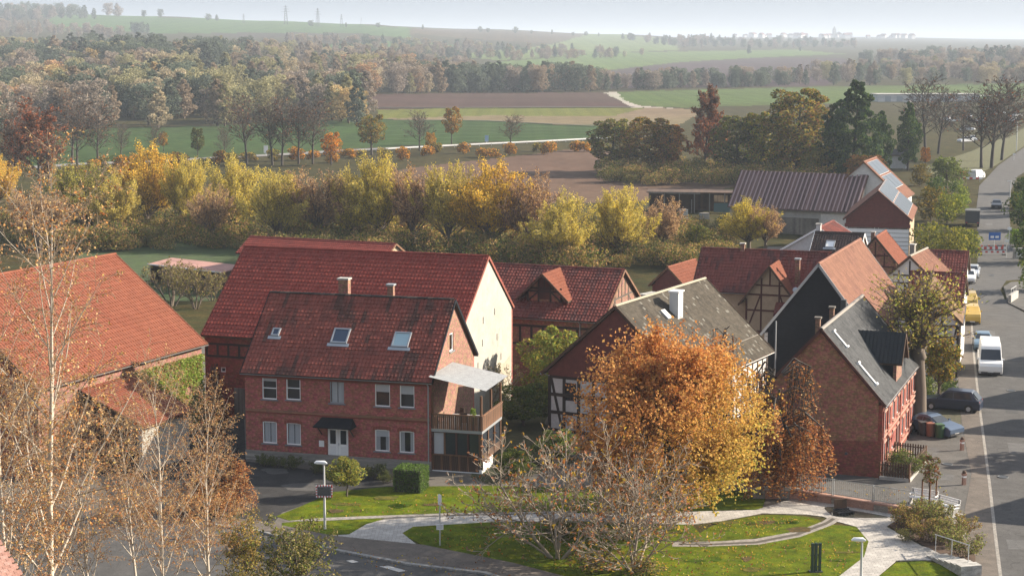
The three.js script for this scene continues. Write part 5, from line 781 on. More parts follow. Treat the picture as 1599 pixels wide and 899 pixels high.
// --- olive shrub below, round shrub, clipped hedge, garden bushes
{
  const ol = treeProto('olive_shrub', { seed: 71, h: 6, r: .16, bark: M.bark, leaf: .17, el: .6, col: mixc([C.olive, C.lime, [.13, .13, .04], C.straw, C.green], .3), lv: [{ seg: 4, wob: .1, trop: 0, tip: .3, sides: 6 }, { n: 20, from: .1, ang: 1.0, close: .5, len: .62, fall: .4, rad: .5, seg: 4, wob: .15, trop: .06, sides: 4 }, { n: 8, from: .15, ang: .8, len: .45, rad: .5, seg: 3, wob: .2, trop: .03, sides: 3, fall: .3 }, { n: 6, from: .1, ang: .8, len: .5, rad: .6, seg: 2, wob: .2, trop: 0, sides: 3, leaf: 6, lfrom: 0, spread: .16 }] });
  plant(ol, 'olive-green leafy tree top at the lower edge left of the road', 'tree', PD(472, 84), 0, V(.95, .80, .95), null, [.85, .8, .75]);
  plant(ol, 'yellowish leafy shrub under the birches at the lower edge', 'shrub', PD(385, 88), 2, V(.6, .72, .6), null, [1.3, 1.0, .8]);
  const round = lumpy({ name: 'round_shrub', seed: 72, R: 1.05, h: 2.2, t0: .36, n: 6500, leaf: .09, lumps: 16, lr: .5, col: mixc([C.olive, C.lime, C.green, C.yellow], .25) });
  plant(round, 'round-clipped yellow-green shrub on a short stem in front of the brick house', 'shrub', P(541, 775), 0, V(1.4, 1.15, 1.4));
  reseed(73); const hd = thing('clipped_hedge', 'block of clipped green hedge at the corner of the brick house', 'hedge', P(642, 764), -.264), lf = new MB(); for (let i = 0; i < 5200; i++) { const f = (rnd() * 5) | 0; let x = rr(-.95, .95), y = rr(0, 1.9), z = rr(-.9, .9); if (f === 0) y = 1.9; else if (f === 1) z = .9; else if (f === 2) z = -.9; else x = f === 3 ? .95 : -.95; y *= .82; lf.leaf(V(x, y, z).add(V(rr(-.05, .05), rr(-.05, .05), rr(-.05, .05))), .11, mixc([[.10, .17, .03], [.14, .22, .04], [.07, .12, .025]], .2)(0, rnd())); } lf.build('foliage', M.veg, hd); box('core', hd, M.barkDark, 0, .75, 0, 1.8, 1.5, 1.7);
  const bush = lumpy({ name: 'garden_bush', seed: 74, R: 2.4, h: 5.6, t0: .12, n: 6000, leaf: .2, lumps: 24, lr: .36, col: mixc([C.lime, C.yellow, C.olive, [.20, .26, .05]], .3) });
  plant(bush, 'yellow-green bush beside the cream gable', 'bush', P(862, 640), 0, 1.25); plant(bush, 'yellow-topped bush between the cream gable and the loading dormer', 'bush', P(828, 585), 2, 1.0, null, [1.1, .95, .7]);
  plant(bush, 'dark green bush beside the balcony', 'bush', P(818, 665), 3, V(1.1, .62, 1.1), null, [.35, .45, .35]); plant(bush, 'low dark bush under the bare tree beside the porch', 'bush', P(800, 745), 4, V(.7, .36, .7), null, [.35, .42, .3]);
  plant(bush, 'low dark green bush in front of the timbered wall', 'bush', P(870, 720), 1, V(1.1, .4, .8), null, [.4, .5, .35]);
  const bare = treeProto('bare_shrub', { seed: 76, h: 2.6, r: .06, rmin: .012, bark: M.barkPale, leaf: .14, col: mixc([C.tan, C.olive, C.straw], .3), stems: [[0, 0, 0, 1, 0], [.2, 0, .6, 1, .2], [-.2, .1, -.6, 1, 0], [0, .2, .1, 1, .6], [0, -.2, 0, 1, -.6]], lv: [{ seg: 4, wob: .12, trop: .05, tip: .3, sides: 4 }, { n: 8, from: .2, ang: .6, len: .6, rad: .6, seg: 3, wob: .15, trop: .05, sides: 3 }, { n: 6, from: .2, ang: .6, len: .6, rad: .7, seg: 2, wob: .2, trop: 0, sides: 3, leaf: 4, spread: .1 }] });
  plant(bare, 'bare twiggy shrub beside the cream gable above the canopy', 'shrub', P(768, 640), 0, 1.4);
  for (const [i, [x, y, s, l]] of [[268, 478, 1.9, 'straw-coloured bare shrub behind the orange roof'], [305, 482, 1.7, 'straw-coloured bare shrub beside the low shelter'], [330, 470, 1.3, 'thin bare shrub against the long barn'], [285, 462, 1.4, 'bare shrub in front of the field shelter']].entries()) plant(bare, l, 'shrub', P(x, y), i, s * .9, null, [.75, .75, .6], M.bark);
  // young staked tree, bed shrubs
  const yt = lumpy({ name: 'young_tree', seed: 77, R: .75, h: 3.4, t0: .42, n: 900, leaf: .14, lumps: 10, limbs: 8, col: mixc([C.olive, C.brown, C.green, C.copper], .3) }); plant(yt, 'young tree with olive-brown leaves tied between wooden stakes', 'tree', P(1451, 792), 0, 1.05);
  const bed = treeProto('bed_shrub', { seed: 78, h: 1.5, r: .04, bark: M.bark, leaf: .12, col: mixc([C.olive, C.lime, C.straw, C.green, C.brown], .3), stems: [[0, 0, 0, 1, 0], [.3, 0, .8, 1, .2], [-.3, .1, -.8, 1, 0], [0, .3, .1, 1, .8], [0, -.3, 0, 1, -.8]], lv: [{ seg: 3, wob: .15, trop: 0, tip: .3, sides: 3 }, { n: 10, from: .1, ang: .7, len: .6, rad: .6, seg: 3, wob: .2, trop: .05, sides: 3, leaf: 3 }, { n: 6, from: .1, ang: .7, len: .6, rad: .6, seg: 2, wob: .2, trop: 0, sides: 3, leaf: 6, spread: .14 }] });
  for (const [i, [x, y, s, l]] of [[1415, 825, 1.1, 'nearest the railing'], [1435, 818, 1.2, 'beside the first bench'], [1462, 822, 1.3, 'below the young tree'], [1450, 845, 1.1, 'in the middle of the mulched bed'], [1482, 850, 1.2, 'above the stone steps'], [1505, 870, 1.2, 'beside the handrail'], [1500, 838, 1.1, 'beside the light terrace'], [1415, 845, .6, 'lowest on the mulch beside the path']].entries()) plant(bed, 'olive and green shrub ' + l, 'shrub', P(x, y), i * 1.3, s * .72, 'shrubs in the mulched bed', i % 3 ? null : [1.15, .9, .8]);
  for (const [i, [x, y, s, l]] of [[1417, 742, 1.0, 'dark shrub inside the picket fence'], [1403, 737, .8, 'small green shrub beside the picket fence']].entries()) plant(bed, l, 'shrub', P(x, y), i, s, null, [.6, .75, .6]);
  for (const [i, [x, y, s, l]] of [[412, 722, .5, 'left of the ground-floor windows'], [432, 724, .45, 'below the second window'], [456, 727, .55, 'left of the notice board'], [497, 733, .5, 'left of the front door'], [588, 742, .6, 'right of the front door'], [604, 748, .45, 'beside the clipped hedge']].entries()) plant(bed, 'small dark potted shrub at the house wall ' + l, 'shrub', P(x, y + 6), i, s, 'shrubs along the brick house', [.4, .5, .4]);
}
// --- pollarded linden by the street
{
  reseed(81); const g = new THREE.Group(); g.name = 'linden_tree'; const w = new MB(), lf = new MB(); w.tube([V(0, 0, 0), V(.05, .6, 0), V(.05, 3, 0), V(-.15, 6, .1), V(.05, 8.4, 0), V(.15, 9.6, 0)], [.75, .58, .5, .46, .52, .42], 10);
  const knob = [[0, 9.6, 0], [-.7, 8.7, .2], [.8, 8.9, 0], [.1, 7.4, .6], [-.3, 6.4, .5], [.2, 9.0, -.7]]; for (const [x, y, z] of knob) w.tube([V(0, y - .7, 0), V(x * .7, y - .1, z * .7), V(x, y + .25, z)], [.5, .48, .3], 8);
  for (let i = 0; i < 120; i++) { const k = knob[(rnd() * 6) | 0], a = rr(0, 6.28), s = rr(.2, .95), d = V(Math.cos(a) * s, rr(.15, 1), Math.sin(a) * s).normalize(), len = rr(2, 4.6), p = V(...k), pts = [p], rad = [.07]; for (let j = 1; j <= 4; j++) { d.add(V(rr(-.15, .15), rr(-.05, .12), rr(-.15, .15))).normalize(); pts.push(pts[j - 1].clone().addScaledVector(d, len / 4)); rad.push(.07 - j * .014); } w.tube(pts, rad, 4); for (let q = 0; q < 3; q++) { const t = pts[2 + (q % 2)], e = V(rr(-1, 1), rr(0, 1), rr(-1, 1)).normalize(); w.tube([t, t.clone().addScaledVector(e, .5), t.clone().addScaledVector(e, rr(.7, 1.2)).add(V(0, -.1, 0))], [.025, .018, .01], 3); } for (let j = 0; j < 26; j++) { const f = rr(.6, 3.99), n = f | 0; lf.leaf(pts[n].clone().lerp(pts[n + 1], f - n).add(V(rr(-.5, .5), rr(-.5, .5), rr(-.5, .5))), rr(.16, .28), mixc([C.olive, C.straw, C.lime, C.brown, C.olive], .3)(0, rnd())); } }
  w.build('trunk', M.bark, g); lf.build('crown', M.veg, g);
  plant(g, 'pollarded linden with thick knobbly trunk and thin yellow-green leaves', 'linden', P(1432, 668), 0, V(1.2, .98, 1.2), null, [1.5, 1.4, 1.0]);
  const lt = treeProto('linden_tree', { seed: 83, h: 5.2, r: .2, bark: M.bark, leaf: .24, el: .8, col: mixc([C.olive, C.lime, C.brown, C.gold, [.16, .15, .04]], .3), lv: [{ seg: 4, wob: .06, trop: 0, tip: .3, sides: 6 }, { n: 16, from: .3, ang: 1.05, close: .5, len: .62, fall: .35, rad: .5, seg: 4, wob: .12, trop: .04, sides: 4 }, { n: 7, from: .2, ang: .8, len: .45, rad: .5, seg: 3, wob: .16, trop: 0, sides: 3, fall: .3 }, { n: 5, from: .1, ang: .8, len: .5, rad: .6, seg: 2, wob: .2, trop: 0, sides: 3, leaf: 8, lfrom: 0, spread: .22 }] });
  plant(lt, 'smaller leafy linden beside the pavement in front of the half-timbered house', 'linden', P(1466, 632), 0, .82);
  const gb = lumpy({ name: 'garden_bush', seed: 84, R: 1.2, h: 1.9, t0: .1, n: 1300, leaf: .15, lumps: 14, lr: .45, col: mixc([C.green, C.lime, [.10, .15, .04]], .25) }); plant(gb, 'round light green bush behind the dark estate car', 'bush', P(1448, 622), 0, 1.05); plant(gb, 'dark low hedge bush beside the house corner', 'hedge', P(1483, 616), 1, V(1.4, .7, .8), null, [.45, .55, .4]);
  for (const [x, y, s, t, l] of [[1452, 405, 2.6, [1.5, 1.15, .8], 'olive shrub behind the street houses'], [1485, 412, 2.7, [1.5, 1.1, .75], 'broad olive shrub at the road bend'], [1510, 405, 2.3, [1.4, 1.15, .8], 'olive shrub nearest the road bend'], [1455, 345, 3.0, [1.3, .75, .6], 'brown shrub right of the solar panels'], [1480, 350, 2.6, [1.6, 1.3, .8], 'light green shrub along the upper street'], [1462, 318, 2.6, [.6, .7, .6], 'dark green shrub above the solar panels'], [1498, 335, 1.9, [1.6, 1.5, .9], 'light green clipped shrub beside the upper street'], [1503, 318, 1.8, [1.4, 1.3, .9], 'green clipped shrub further up the street'], [1437, 290, 2.4, [1.2, .7, .5], 'brown shrub behind the grey bungalow'], [1492, 300, 1.6, [.9, 1, .7], 'green hedge piece below the weeping willow']]) plant(gb, l, 'shrub', P(x, y), x, s * 1.0, null, t);
  for (const [x, y, s, t, l] of [[1603, 360, 3.2, [.4, .5, .4], 'dark hedge bush on the far side of the street'], [1612, 410, 3.0, [.45, .55, .4], 'dark hedge bush beside the road barrier'], [1600, 325, 3.0, [.4, .5, .4], 'dark green bush at the right edge of the upper street'], [1586, 383, 1.3, [1.2, 1.4, .8], 'small light green cone bush beside the barrier'], [1592, 330, 1.8, [1.2, .9, .6], 'tan bush at the edge of the upper street'], [1620, 455, 2.4, [1, 1, .7], 'green bush behind the curved kerb']]) plant(gb, l, 'bush', P(x, y), x, s, null, t);
}
// --- willows along the stream behind the village
{
  const willow = (seed, cs, lf) => treeProto('willow_tree', { seed, h: 2.6, r: .42, rmin: .02, bark: M.bark, leaf: .26, el: .5, col: mixc(cs, .25), lv: [{ seg: 3, wob: .05, trop: 0, tip: .9, sides: 8 }, { n: 42, from: .62, ang: .62, av: .5, len: 3.5, fall: .25, rad: .3, seg: 6, wob: .07, trop: .075, sides: 4, tip: .25 }, { n: 9, from: .22, ang: .42, len: .34, rad: .5, seg: 3, wob: .1, trop: .06, sides: 3, fall: .35, leaf: lf, lfrom: .1, spread: .4 }, { n: 4, from: .2, ang: .4, len: .6, rad: .7, seg: 2, wob: .14, trop: .03, sides: 3, leaf: lf, lfrom: .1, spread: .35 }] });
  const cs = [C.olive, C.straw, C.olive, C.yellow, [.26, .22, .07]], W = [willow(91, cs, 14), willow(93, cs, 15), willow(95, cs, 13)];
  const bareW = treeProto('willow_tree', { seed: 97, h: 3, r: .4, rmin: .022, bark: M.bark, leaf: .3, el: .4, col: mixc([C.mauve, C.brown, C.tan], .25), lv: [{ seg: 3, wob: .06, trop: 0, tip: .8, sides: 7 }, { n: 22, from: .5, ang: .6, av: .4, len: 2.6, fall: .3, rad: .3, seg: 5, wob: .09, trop: .07, sides: 4 }, { n: 10, from: .2, ang: .5, len: .42, rad: .5, seg: 3, wob: .12, trop: .05, sides: 3, fall: .35 }, { n: 7, from: .15, ang: .5, len: .5, rad: .7, seg: 2, wob: .15, trop: .03, sides: 3, leaf: 6, lfrom: .2, spread: .3 }] });
  const gold = [2.1, 1.65, 1.0], oli = [1.8, 1.7, 1.5], yg = [1.9, 1.8, 1.4], brn = [1.8, 1.65, 1.4], bar = [2.0, 1.9, 1.6], drk = [1.1, 1.15, .95];
  const R = [[-8, 335, 100, 70, 0, gold, 'golden willow at the edge of the photograph'], [60, 395, 110, 110, 3, bar, 'bare mauve-brown willow above the orange barn roof'], [128, 370, 122, 115, 1, drk, 'dark olive willow, second from the left of the row'], [228, 362, 148, 105, 0, gold, 'tall golden willow, brightest of the row'], [182, 378, 120, 80, 2, oli, 'olive willow left of the brightest golden one'], [290, 366, 130, 80, 1, yg, 'yellow-olive willow right of the brightest golden one'], [368, 372, 142, 95, 2, yg, 'yellow-green willow above the field shelter'], [330, 384, 100, 70, 3, bar, 'bare brown willow above the low shelter roof'], [432, 386, 128, 100, 1, oli, 'olive willow left of the long barn ridge'], [500, 385, 130, 115, 3, bar, 'broad bare mauve willow above the long barn'], [548, 386, 136, 86, 2, oli, 'olive willow behind the middle of the barn'], [592, 388, 160, 100, 0, yg, 'golden-olive willow above the barn ridge'], [645, 392, 142, 92, 3, brn, 'brown willow left of the ridge end'], [700, 396, 150, 100, 1, oli, 'olive-brown willow above the cream gable'], [765, 398, 158, 130, 0, [2.1, 1.65, .85], 'tallest golden-olive willow above the gable tip'], [822, 402, 146, 86, 3, brn, 'brown willow between two golden ones'], [878, 420, 134, 98, 2, yg, 'round yellow-olive willow above the loading dormer'], [968, 412, 128, 98, 1, yg, 'yellow-olive willow left of the scrap yard'], [1035, 402, 100, 64, 3, bar, 'bare pale willow beside the scrap yard'], [1170, 392, 88, 76, 0, [1.9, 1.75, 1.0], 'yellow-olive willow in front of the farm barn'], [1196, 394, 80, 50, 3, bar, 'small bare willow in front of the farm barn wall']];
  for (const [i, [x, y, h, w, k, t, l]] of R.entries()) { const p = P(x, y), s = FOC / (-p.z), H = h / s, Wd = w / s; const src = k === 3 ? bareW : W[k], bb = new THREE.Box3().setFromObject(src), sz = bb.getSize(V()); plant(src, l, 'willow', p, i * 1.7, V(Wd / ((sz.x + sz.z) / 2) * 1.3, H / sz.y, Wd / ((sz.x + sz.z) / 2) * 1.3), 'willows along the stream', t); }
  reseed(99); const U = lumpy({ name: 'undergrowth', seed: 100, R: 1, h: 1.1, t0: .05, n: 1500, leaf: .085, lumps: 12, lr: .5, col: mixc([C.olive, C.green, C.brown, C.tan, C.dark], .3) });
  const mg = mergeGeometries([U.children[1].geometry]); const list = []; for (let i = 0; i < 300; i++) { const x = rr(-40, 1130), y = rr(372, 412) - (x < 400 ? 20 : 0) + (x > 780 ? 14 : 0); list.push([P(x, y), rr(1.4, 3.4), rnd()]); } for (let i = 0; i < 90; i++) list.push([P(rr(935, 1330), rr(268, 290)), rr(1.6, 3.6), rnd()]); for (let i = 0; i < 40; i++) list.push([P(rr(1040, 1150), rr(352, 420)), rr(1.2, 2.6), rnd() * .6]);
  const im = new THREE.InstancedMesh(mg, M.veg, list.length); im.name = 'undergrowth'; const d = new THREE.Object3D(), cc = new THREE.Color(); list.forEach(([p, s, q], i) => { d.position.copy(p); d.rotation.y = i; d.scale.set(s * 1.2, s, s); d.updateMatrix(); im.setMatrixAt(i, d.matrix); im.setColorAt(i, q < .3 ? cc.setRGB(.8, .85, .6) : q < .6 ? cc.setRGB(1.5, 1.35, .95) : cc.setRGB(1.5, 1.35, 1.0)); }); scene.add(im); tag(im, 'dense undergrowth below the willows along the stream', 'undergrowth', null, 'stuff');
  const big = lumpy({ name: 'broadleaf_tree', seed: 123, R: 5, h: 15, t0: .02, n: 11000, leaf: .38, lumps: 60, lr: .24, col: mixc([C.olive, C.green, C.brown, C.olive, C.dark], .3), bark: M.barkDark, limbs: 22 });
  plant(big, 'broad tree across the street throwing its shade on the asphalt', 'tree', V(52, 0, -125), 0, V(.8, .68, .8));
  for (const [i, [x, y, l]] of [[1672, 335, 'broad tree added beyond the frame to shade the upper street'], [1705, 385, 'broad tree added beyond the frame to shade the road bend'], [1690, 300, 'broad tree added beyond the frame to shade the climbing street']].entries()) plant(big, l, 'tree', P(x, y), i, V(.9, .75, .9));  // out of view, put in to throw shade on the upper street
  // trees of the valley behind: bare alders, single field trees
  const alder = (seed, lf) => treeProto('alder_tree', { seed, h: 17, r: .30, rmin: .04, bark: M.barkDark, leaf: .5, col: mixc([C.brown, C.mauve, C.rust, C.brown], .25), lv: [{ seg: 6, wob: .04, trop: .02, tip: .15, sides: 6 }, { n: 26, from: .28, ang: .62, len: .42, fall: .4, rad: .5, seg: 4, wob: .12, trop: .06, sides: 3 }, { n: 8, from: .15, ang: .6, len: .5, rad: .55, seg: 3, wob: .14, trop: .02, sides: 3, fall: .3, leaf: lf, lfrom: .3, spread: .3 }, { n: 4, from: .2, ang: .6, len: .5, rad: .8, seg: 2, wob: .1, trop: .02, sides: 3, leaf: lf > 2 ? lf : 0, lfrom: .2, spread: .3 }] });
  const AL = [alder(111, 2), alder(112, 1), alder(113, 4)]; const Z = (src, l, cat, x, y, top, turn, g, t, wf = 1) => { const p = P(x, y), s = FOC / (-p.z), bb = new THREE.Box3().setFromObject(src).getSize(V()); const k = (y - top) / s / bb.y; return plant(src, l, cat, p, turn, V(k * wf, k, k * wf), g, t); };
  for (const [i, [x, y, t, k, l, tn]] of [[22, 300, 165, 0, 'russet alder at the left edge of the alder row'], [62, 302, 150, 2, 'russet alder, second of the row', [1.2, .9, .8]], [78, 296, 170, 1, 'slim bare alder, third of the row'], [112, 256, 138, 0, 'tall bare alder beside the meadow'], [120, 262, 155, 1, 'slim alder leaning beside the tall one'], [152, 262, 158, 0, 'alder with two dark stems before the meadow'], [188, 250, 190, 1, 'small bare alder in front of the meadow'], [385, 256, 145, 0, 'alder with dark trunk by the bypass'], [425, 258, 150, 1, 'thin bare alder by the bypass'], [440, 258, 148, 0, 'bare alder with forked trunk by the bypass'], [466, 256, 155, 1, 'slim alder near the golden bush'], [488, 256, 150, 0, 'bare alder nearest the golden bush'], [240, 246, 190, 1, 'small bare tree before the green meadow'], [655, 236, 170, 1, 'bare field tree beside the bypass'], [797, 231, 177, 0, 'small round bare tree beside the bypass', [1, .9, .9]], [28, 280, 175, 2, 'reddish alder behind the first alder', [1.3, .8, .7]], [350, 250, 195, 1, 'low bare tree at the meadow edge'], [1445, 242, 113, 1, 'tall bare tree behind the evergreens', [.8, .8, .8]], [1466, 240, 128, 1, 'slim bare tree right of the tall one'], [1533, 262, 132, 1, 'bare tree with dark trunk beside the far street'], [1549, 262, 116, 0, 'tall bare tree nearest the far street', [.7, .6, .6]], [1565, 250, 122, 1, 'bare tree at the far street bend'], [1505, 235, 150, 1, 'thin bare tree behind the parked cars']].entries()) Z(AL[k], l, 'tree', x, y, t, i * 2.1, 'bare trees of the valley', tn, x > 1400 ? 1.5 : x === 797 || x === 655 ? 1.7 : 1.3);
  const leafy = lumpy({ name: 'field_tree', seed: 121, R: 4.2, h: 12, t0: .25, n: 5200, leaf: .36, lumps: 36, lr: .27, col: mixc([C.olive, C.green, C.brown, C.gold], .3), bark: M.barkDark });
  const ever = lumpy({ name: 'evergreen_tree', seed: 125, R: 5.2, h: 19, t0: .05, n: 14000, leaf: .42, lumps: 80, lr: .22, shape: (t) => Math.max(.2, Math.sin(Math.PI * (.2 + .78 * t)) ** .8), col: mixc([C.dark, [.03, .055, .03], [.05, .085, .035], C.green], .25), bark: M.barkDark });
  const red = treeProto('red_tree', { seed: 127, h: 15, r: .3, rmin: .03, bark: M.barkDark, leaf: .42, col: (p, q) => { const t = p.y / 20 + (rnd() - .5) * .4; return t > .55 ? mixc([C.mauve, C.brown, C.copper], .2)(p, q) : mixc([C.copper, [.34, .10, .05], C.rust, C.orange], .25)(p, q); }, lv: [{ seg: 6, wob: .04, trop: .02, tip: .2, sides: 6 }, { n: 30, from: .12, ang: .8, close: .4, len: .44, fall: .45, rad: .45, seg: 4, wob: .1, trop: .06, sides: 3 }, { n: 9, from: .15, ang: .6, len: .45, rad: .5, seg: 3, wob: .14, trop: .03, sides: 3, leaf: 4, spread: .3 }, { n: 5, from: .1, ang: .6, len: .5, rad: .8, seg: 2, wob: .1, trop: .02, sides: 3, leaf: 6, spread: .3 }] });
  const G = 'trees between the ploughed field and the farm';
  for (const [src, x, y, t, l, tn, w] of [[big, 958, 268, 183, 'dark olive tree at the edge of the ploughed field', [1.2, 1.15, .9], .95], [big, 1012, 272, 180, 'olive and orange tree left of the red one', [1.7, 1.25, .9], .9], [big, 1045, 272, 192, 'orange-brown tree beside the red one', [2.2, 1.2, .75], .7], [red, 1100, 272, 130, 'tall red-brown tree left of the evergreens', null, .85], [big, 1150, 276, 178, 'dark green round tree right of the red one', [.95, 1.0, .8], .85], [big, 1192, 278, 172, 'olive-yellow tree before the farm barn', [2.0, 1.9, 1.0], .7], [big, 1246, 280, 134, 'large thinning olive tree above the farm barn', [1.5, 1.25, .9], .75], [ever, 1335, 288, 121, 'tall dark evergreen, largest of the group', [1.15, 1.2, 1.1], 1.0], [ever, 1300, 285, 158, 'dark evergreen left of the tallest one', [.9, .95, .9], .8], [ever, 1375, 282, 170, 'dark evergreen right of the tallest one', [1, 1.05, .9], .75], [ever, 1418, 266, 157, 'mid green evergreen beside the bare trees', [1.5, 1.5, 1.1], .8], [big, 1352, 292, 240, 'brown bush above the long farm barn', [1.3, .75, .6], 1.2], [big, 1282, 285, 225, 'yellow-leaved bush above the farm barn roof', [1.5, 1.4, .8], 1.0], [leafy, 580, 242, 176, 'olive and green tree beside the bypass', null, 1.1], [leafy, 705, 226, 164, 'slim olive-orange tree in front of the meadow', [1.2, .9, .8], .75], [leafy, 517, 258, 204, 'golden bush tree beside the alders', [2.0, 1.2, .6], .95], [leafy, 308, 248, 197, 'small dark pine before the meadow', [.4, .55, .5], .7], [leafy, 672, 238, 205, 'small yellow bush below the bare field tree', [1.6, 1.2, .7], .9], [leafy, 1445, 262, 228, 'small golden tree beside the white garden house', [2.2, 1.3, .6], .8], [leafy, 255, 236, 205, 'yellowing tree before the meadow', [1.3, 1.0, .7], .8], [leafy, 1092, 402, 348, 'dark green bush before the scrap yard', [.55, .75, .6], 1.2]]) Z(src, l, 'tree', x, y, t, x, G, tn, src === big ? w * 1.9 : src === ever ? w * 1.1 : w * 1.15);
  const ww = treeProto('weeping_willow', { seed: 131, h: 5.5, r: .25, rmin: .03, bark: M.bark, leaf: .34, el: .35, col: mixc([C.lime, [.30, .34, .10], C.green], .25), lv: [{ seg: 3, wob: .05, trop: 0, tip: .5, sides: 6 }, { n: 14, from: .4, ang: .8, len: .75, rad: .5, seg: 4, wob: .1, trop: -.05, sides: 3 }, { n: 14, from: .2, ang: .7, len: .8, rad: .4, seg: 4, wob: .08, trop: -.6, sides: 3, leaf: 26, lfrom: 0, spread: .18 }] });
  Z(ww, 'light green weeping willow beside the upper street', 'willow', 1478, 306, 243, 0, null, null, 1.0);
  // bushes along the bypass
  const hb = lumpy({ name: 'roadside_bush', seed: 133, R: 2, h: 2.8, t0: .1, n: 1100, leaf: .34, lumps: 14, lr: .42, col: mixc([C.olive, C.brown, C.gold, C.green], .3) }); reseed(134); let nb = 0; const t1 = 'first second third fourth fifth sixth seventh eighth ninth tenth eleventh twelfth thirteenth fourteenth fifteenth sixteenth seventeenth eighteenth nineteenth'.split(' '), ORD = [...t1, 'twentieth', ...t1.slice(0, 9).map((w) => 'twenty-' + w), 'thirtieth', ...t1.slice(0, 9).map((w) => 'thirty-' + w)];
  for (let i = 0; i < 34; i++) { const x = 20 + i * 29 + rr(-9, 9), y = 262 - Math.max(0, x - 120) * .036 + rr(-2, 8) + (x < 130 ? 8 : 0); if (x > 935) continue; plant(hb, `${ORD[nb++]} low autumn bush along the bypass, counting from the alders`, 'bush', P(x, y), i, V(rr(.9, 1.7), rr(.7, 1.3), 1.2), 'bushes along the bypass', [[1, 1, 1], [1.4, 1, .7], [.8, .85, .7], [1.6, 1.1, .6]][(rnd() * 4) | 0]); }
}
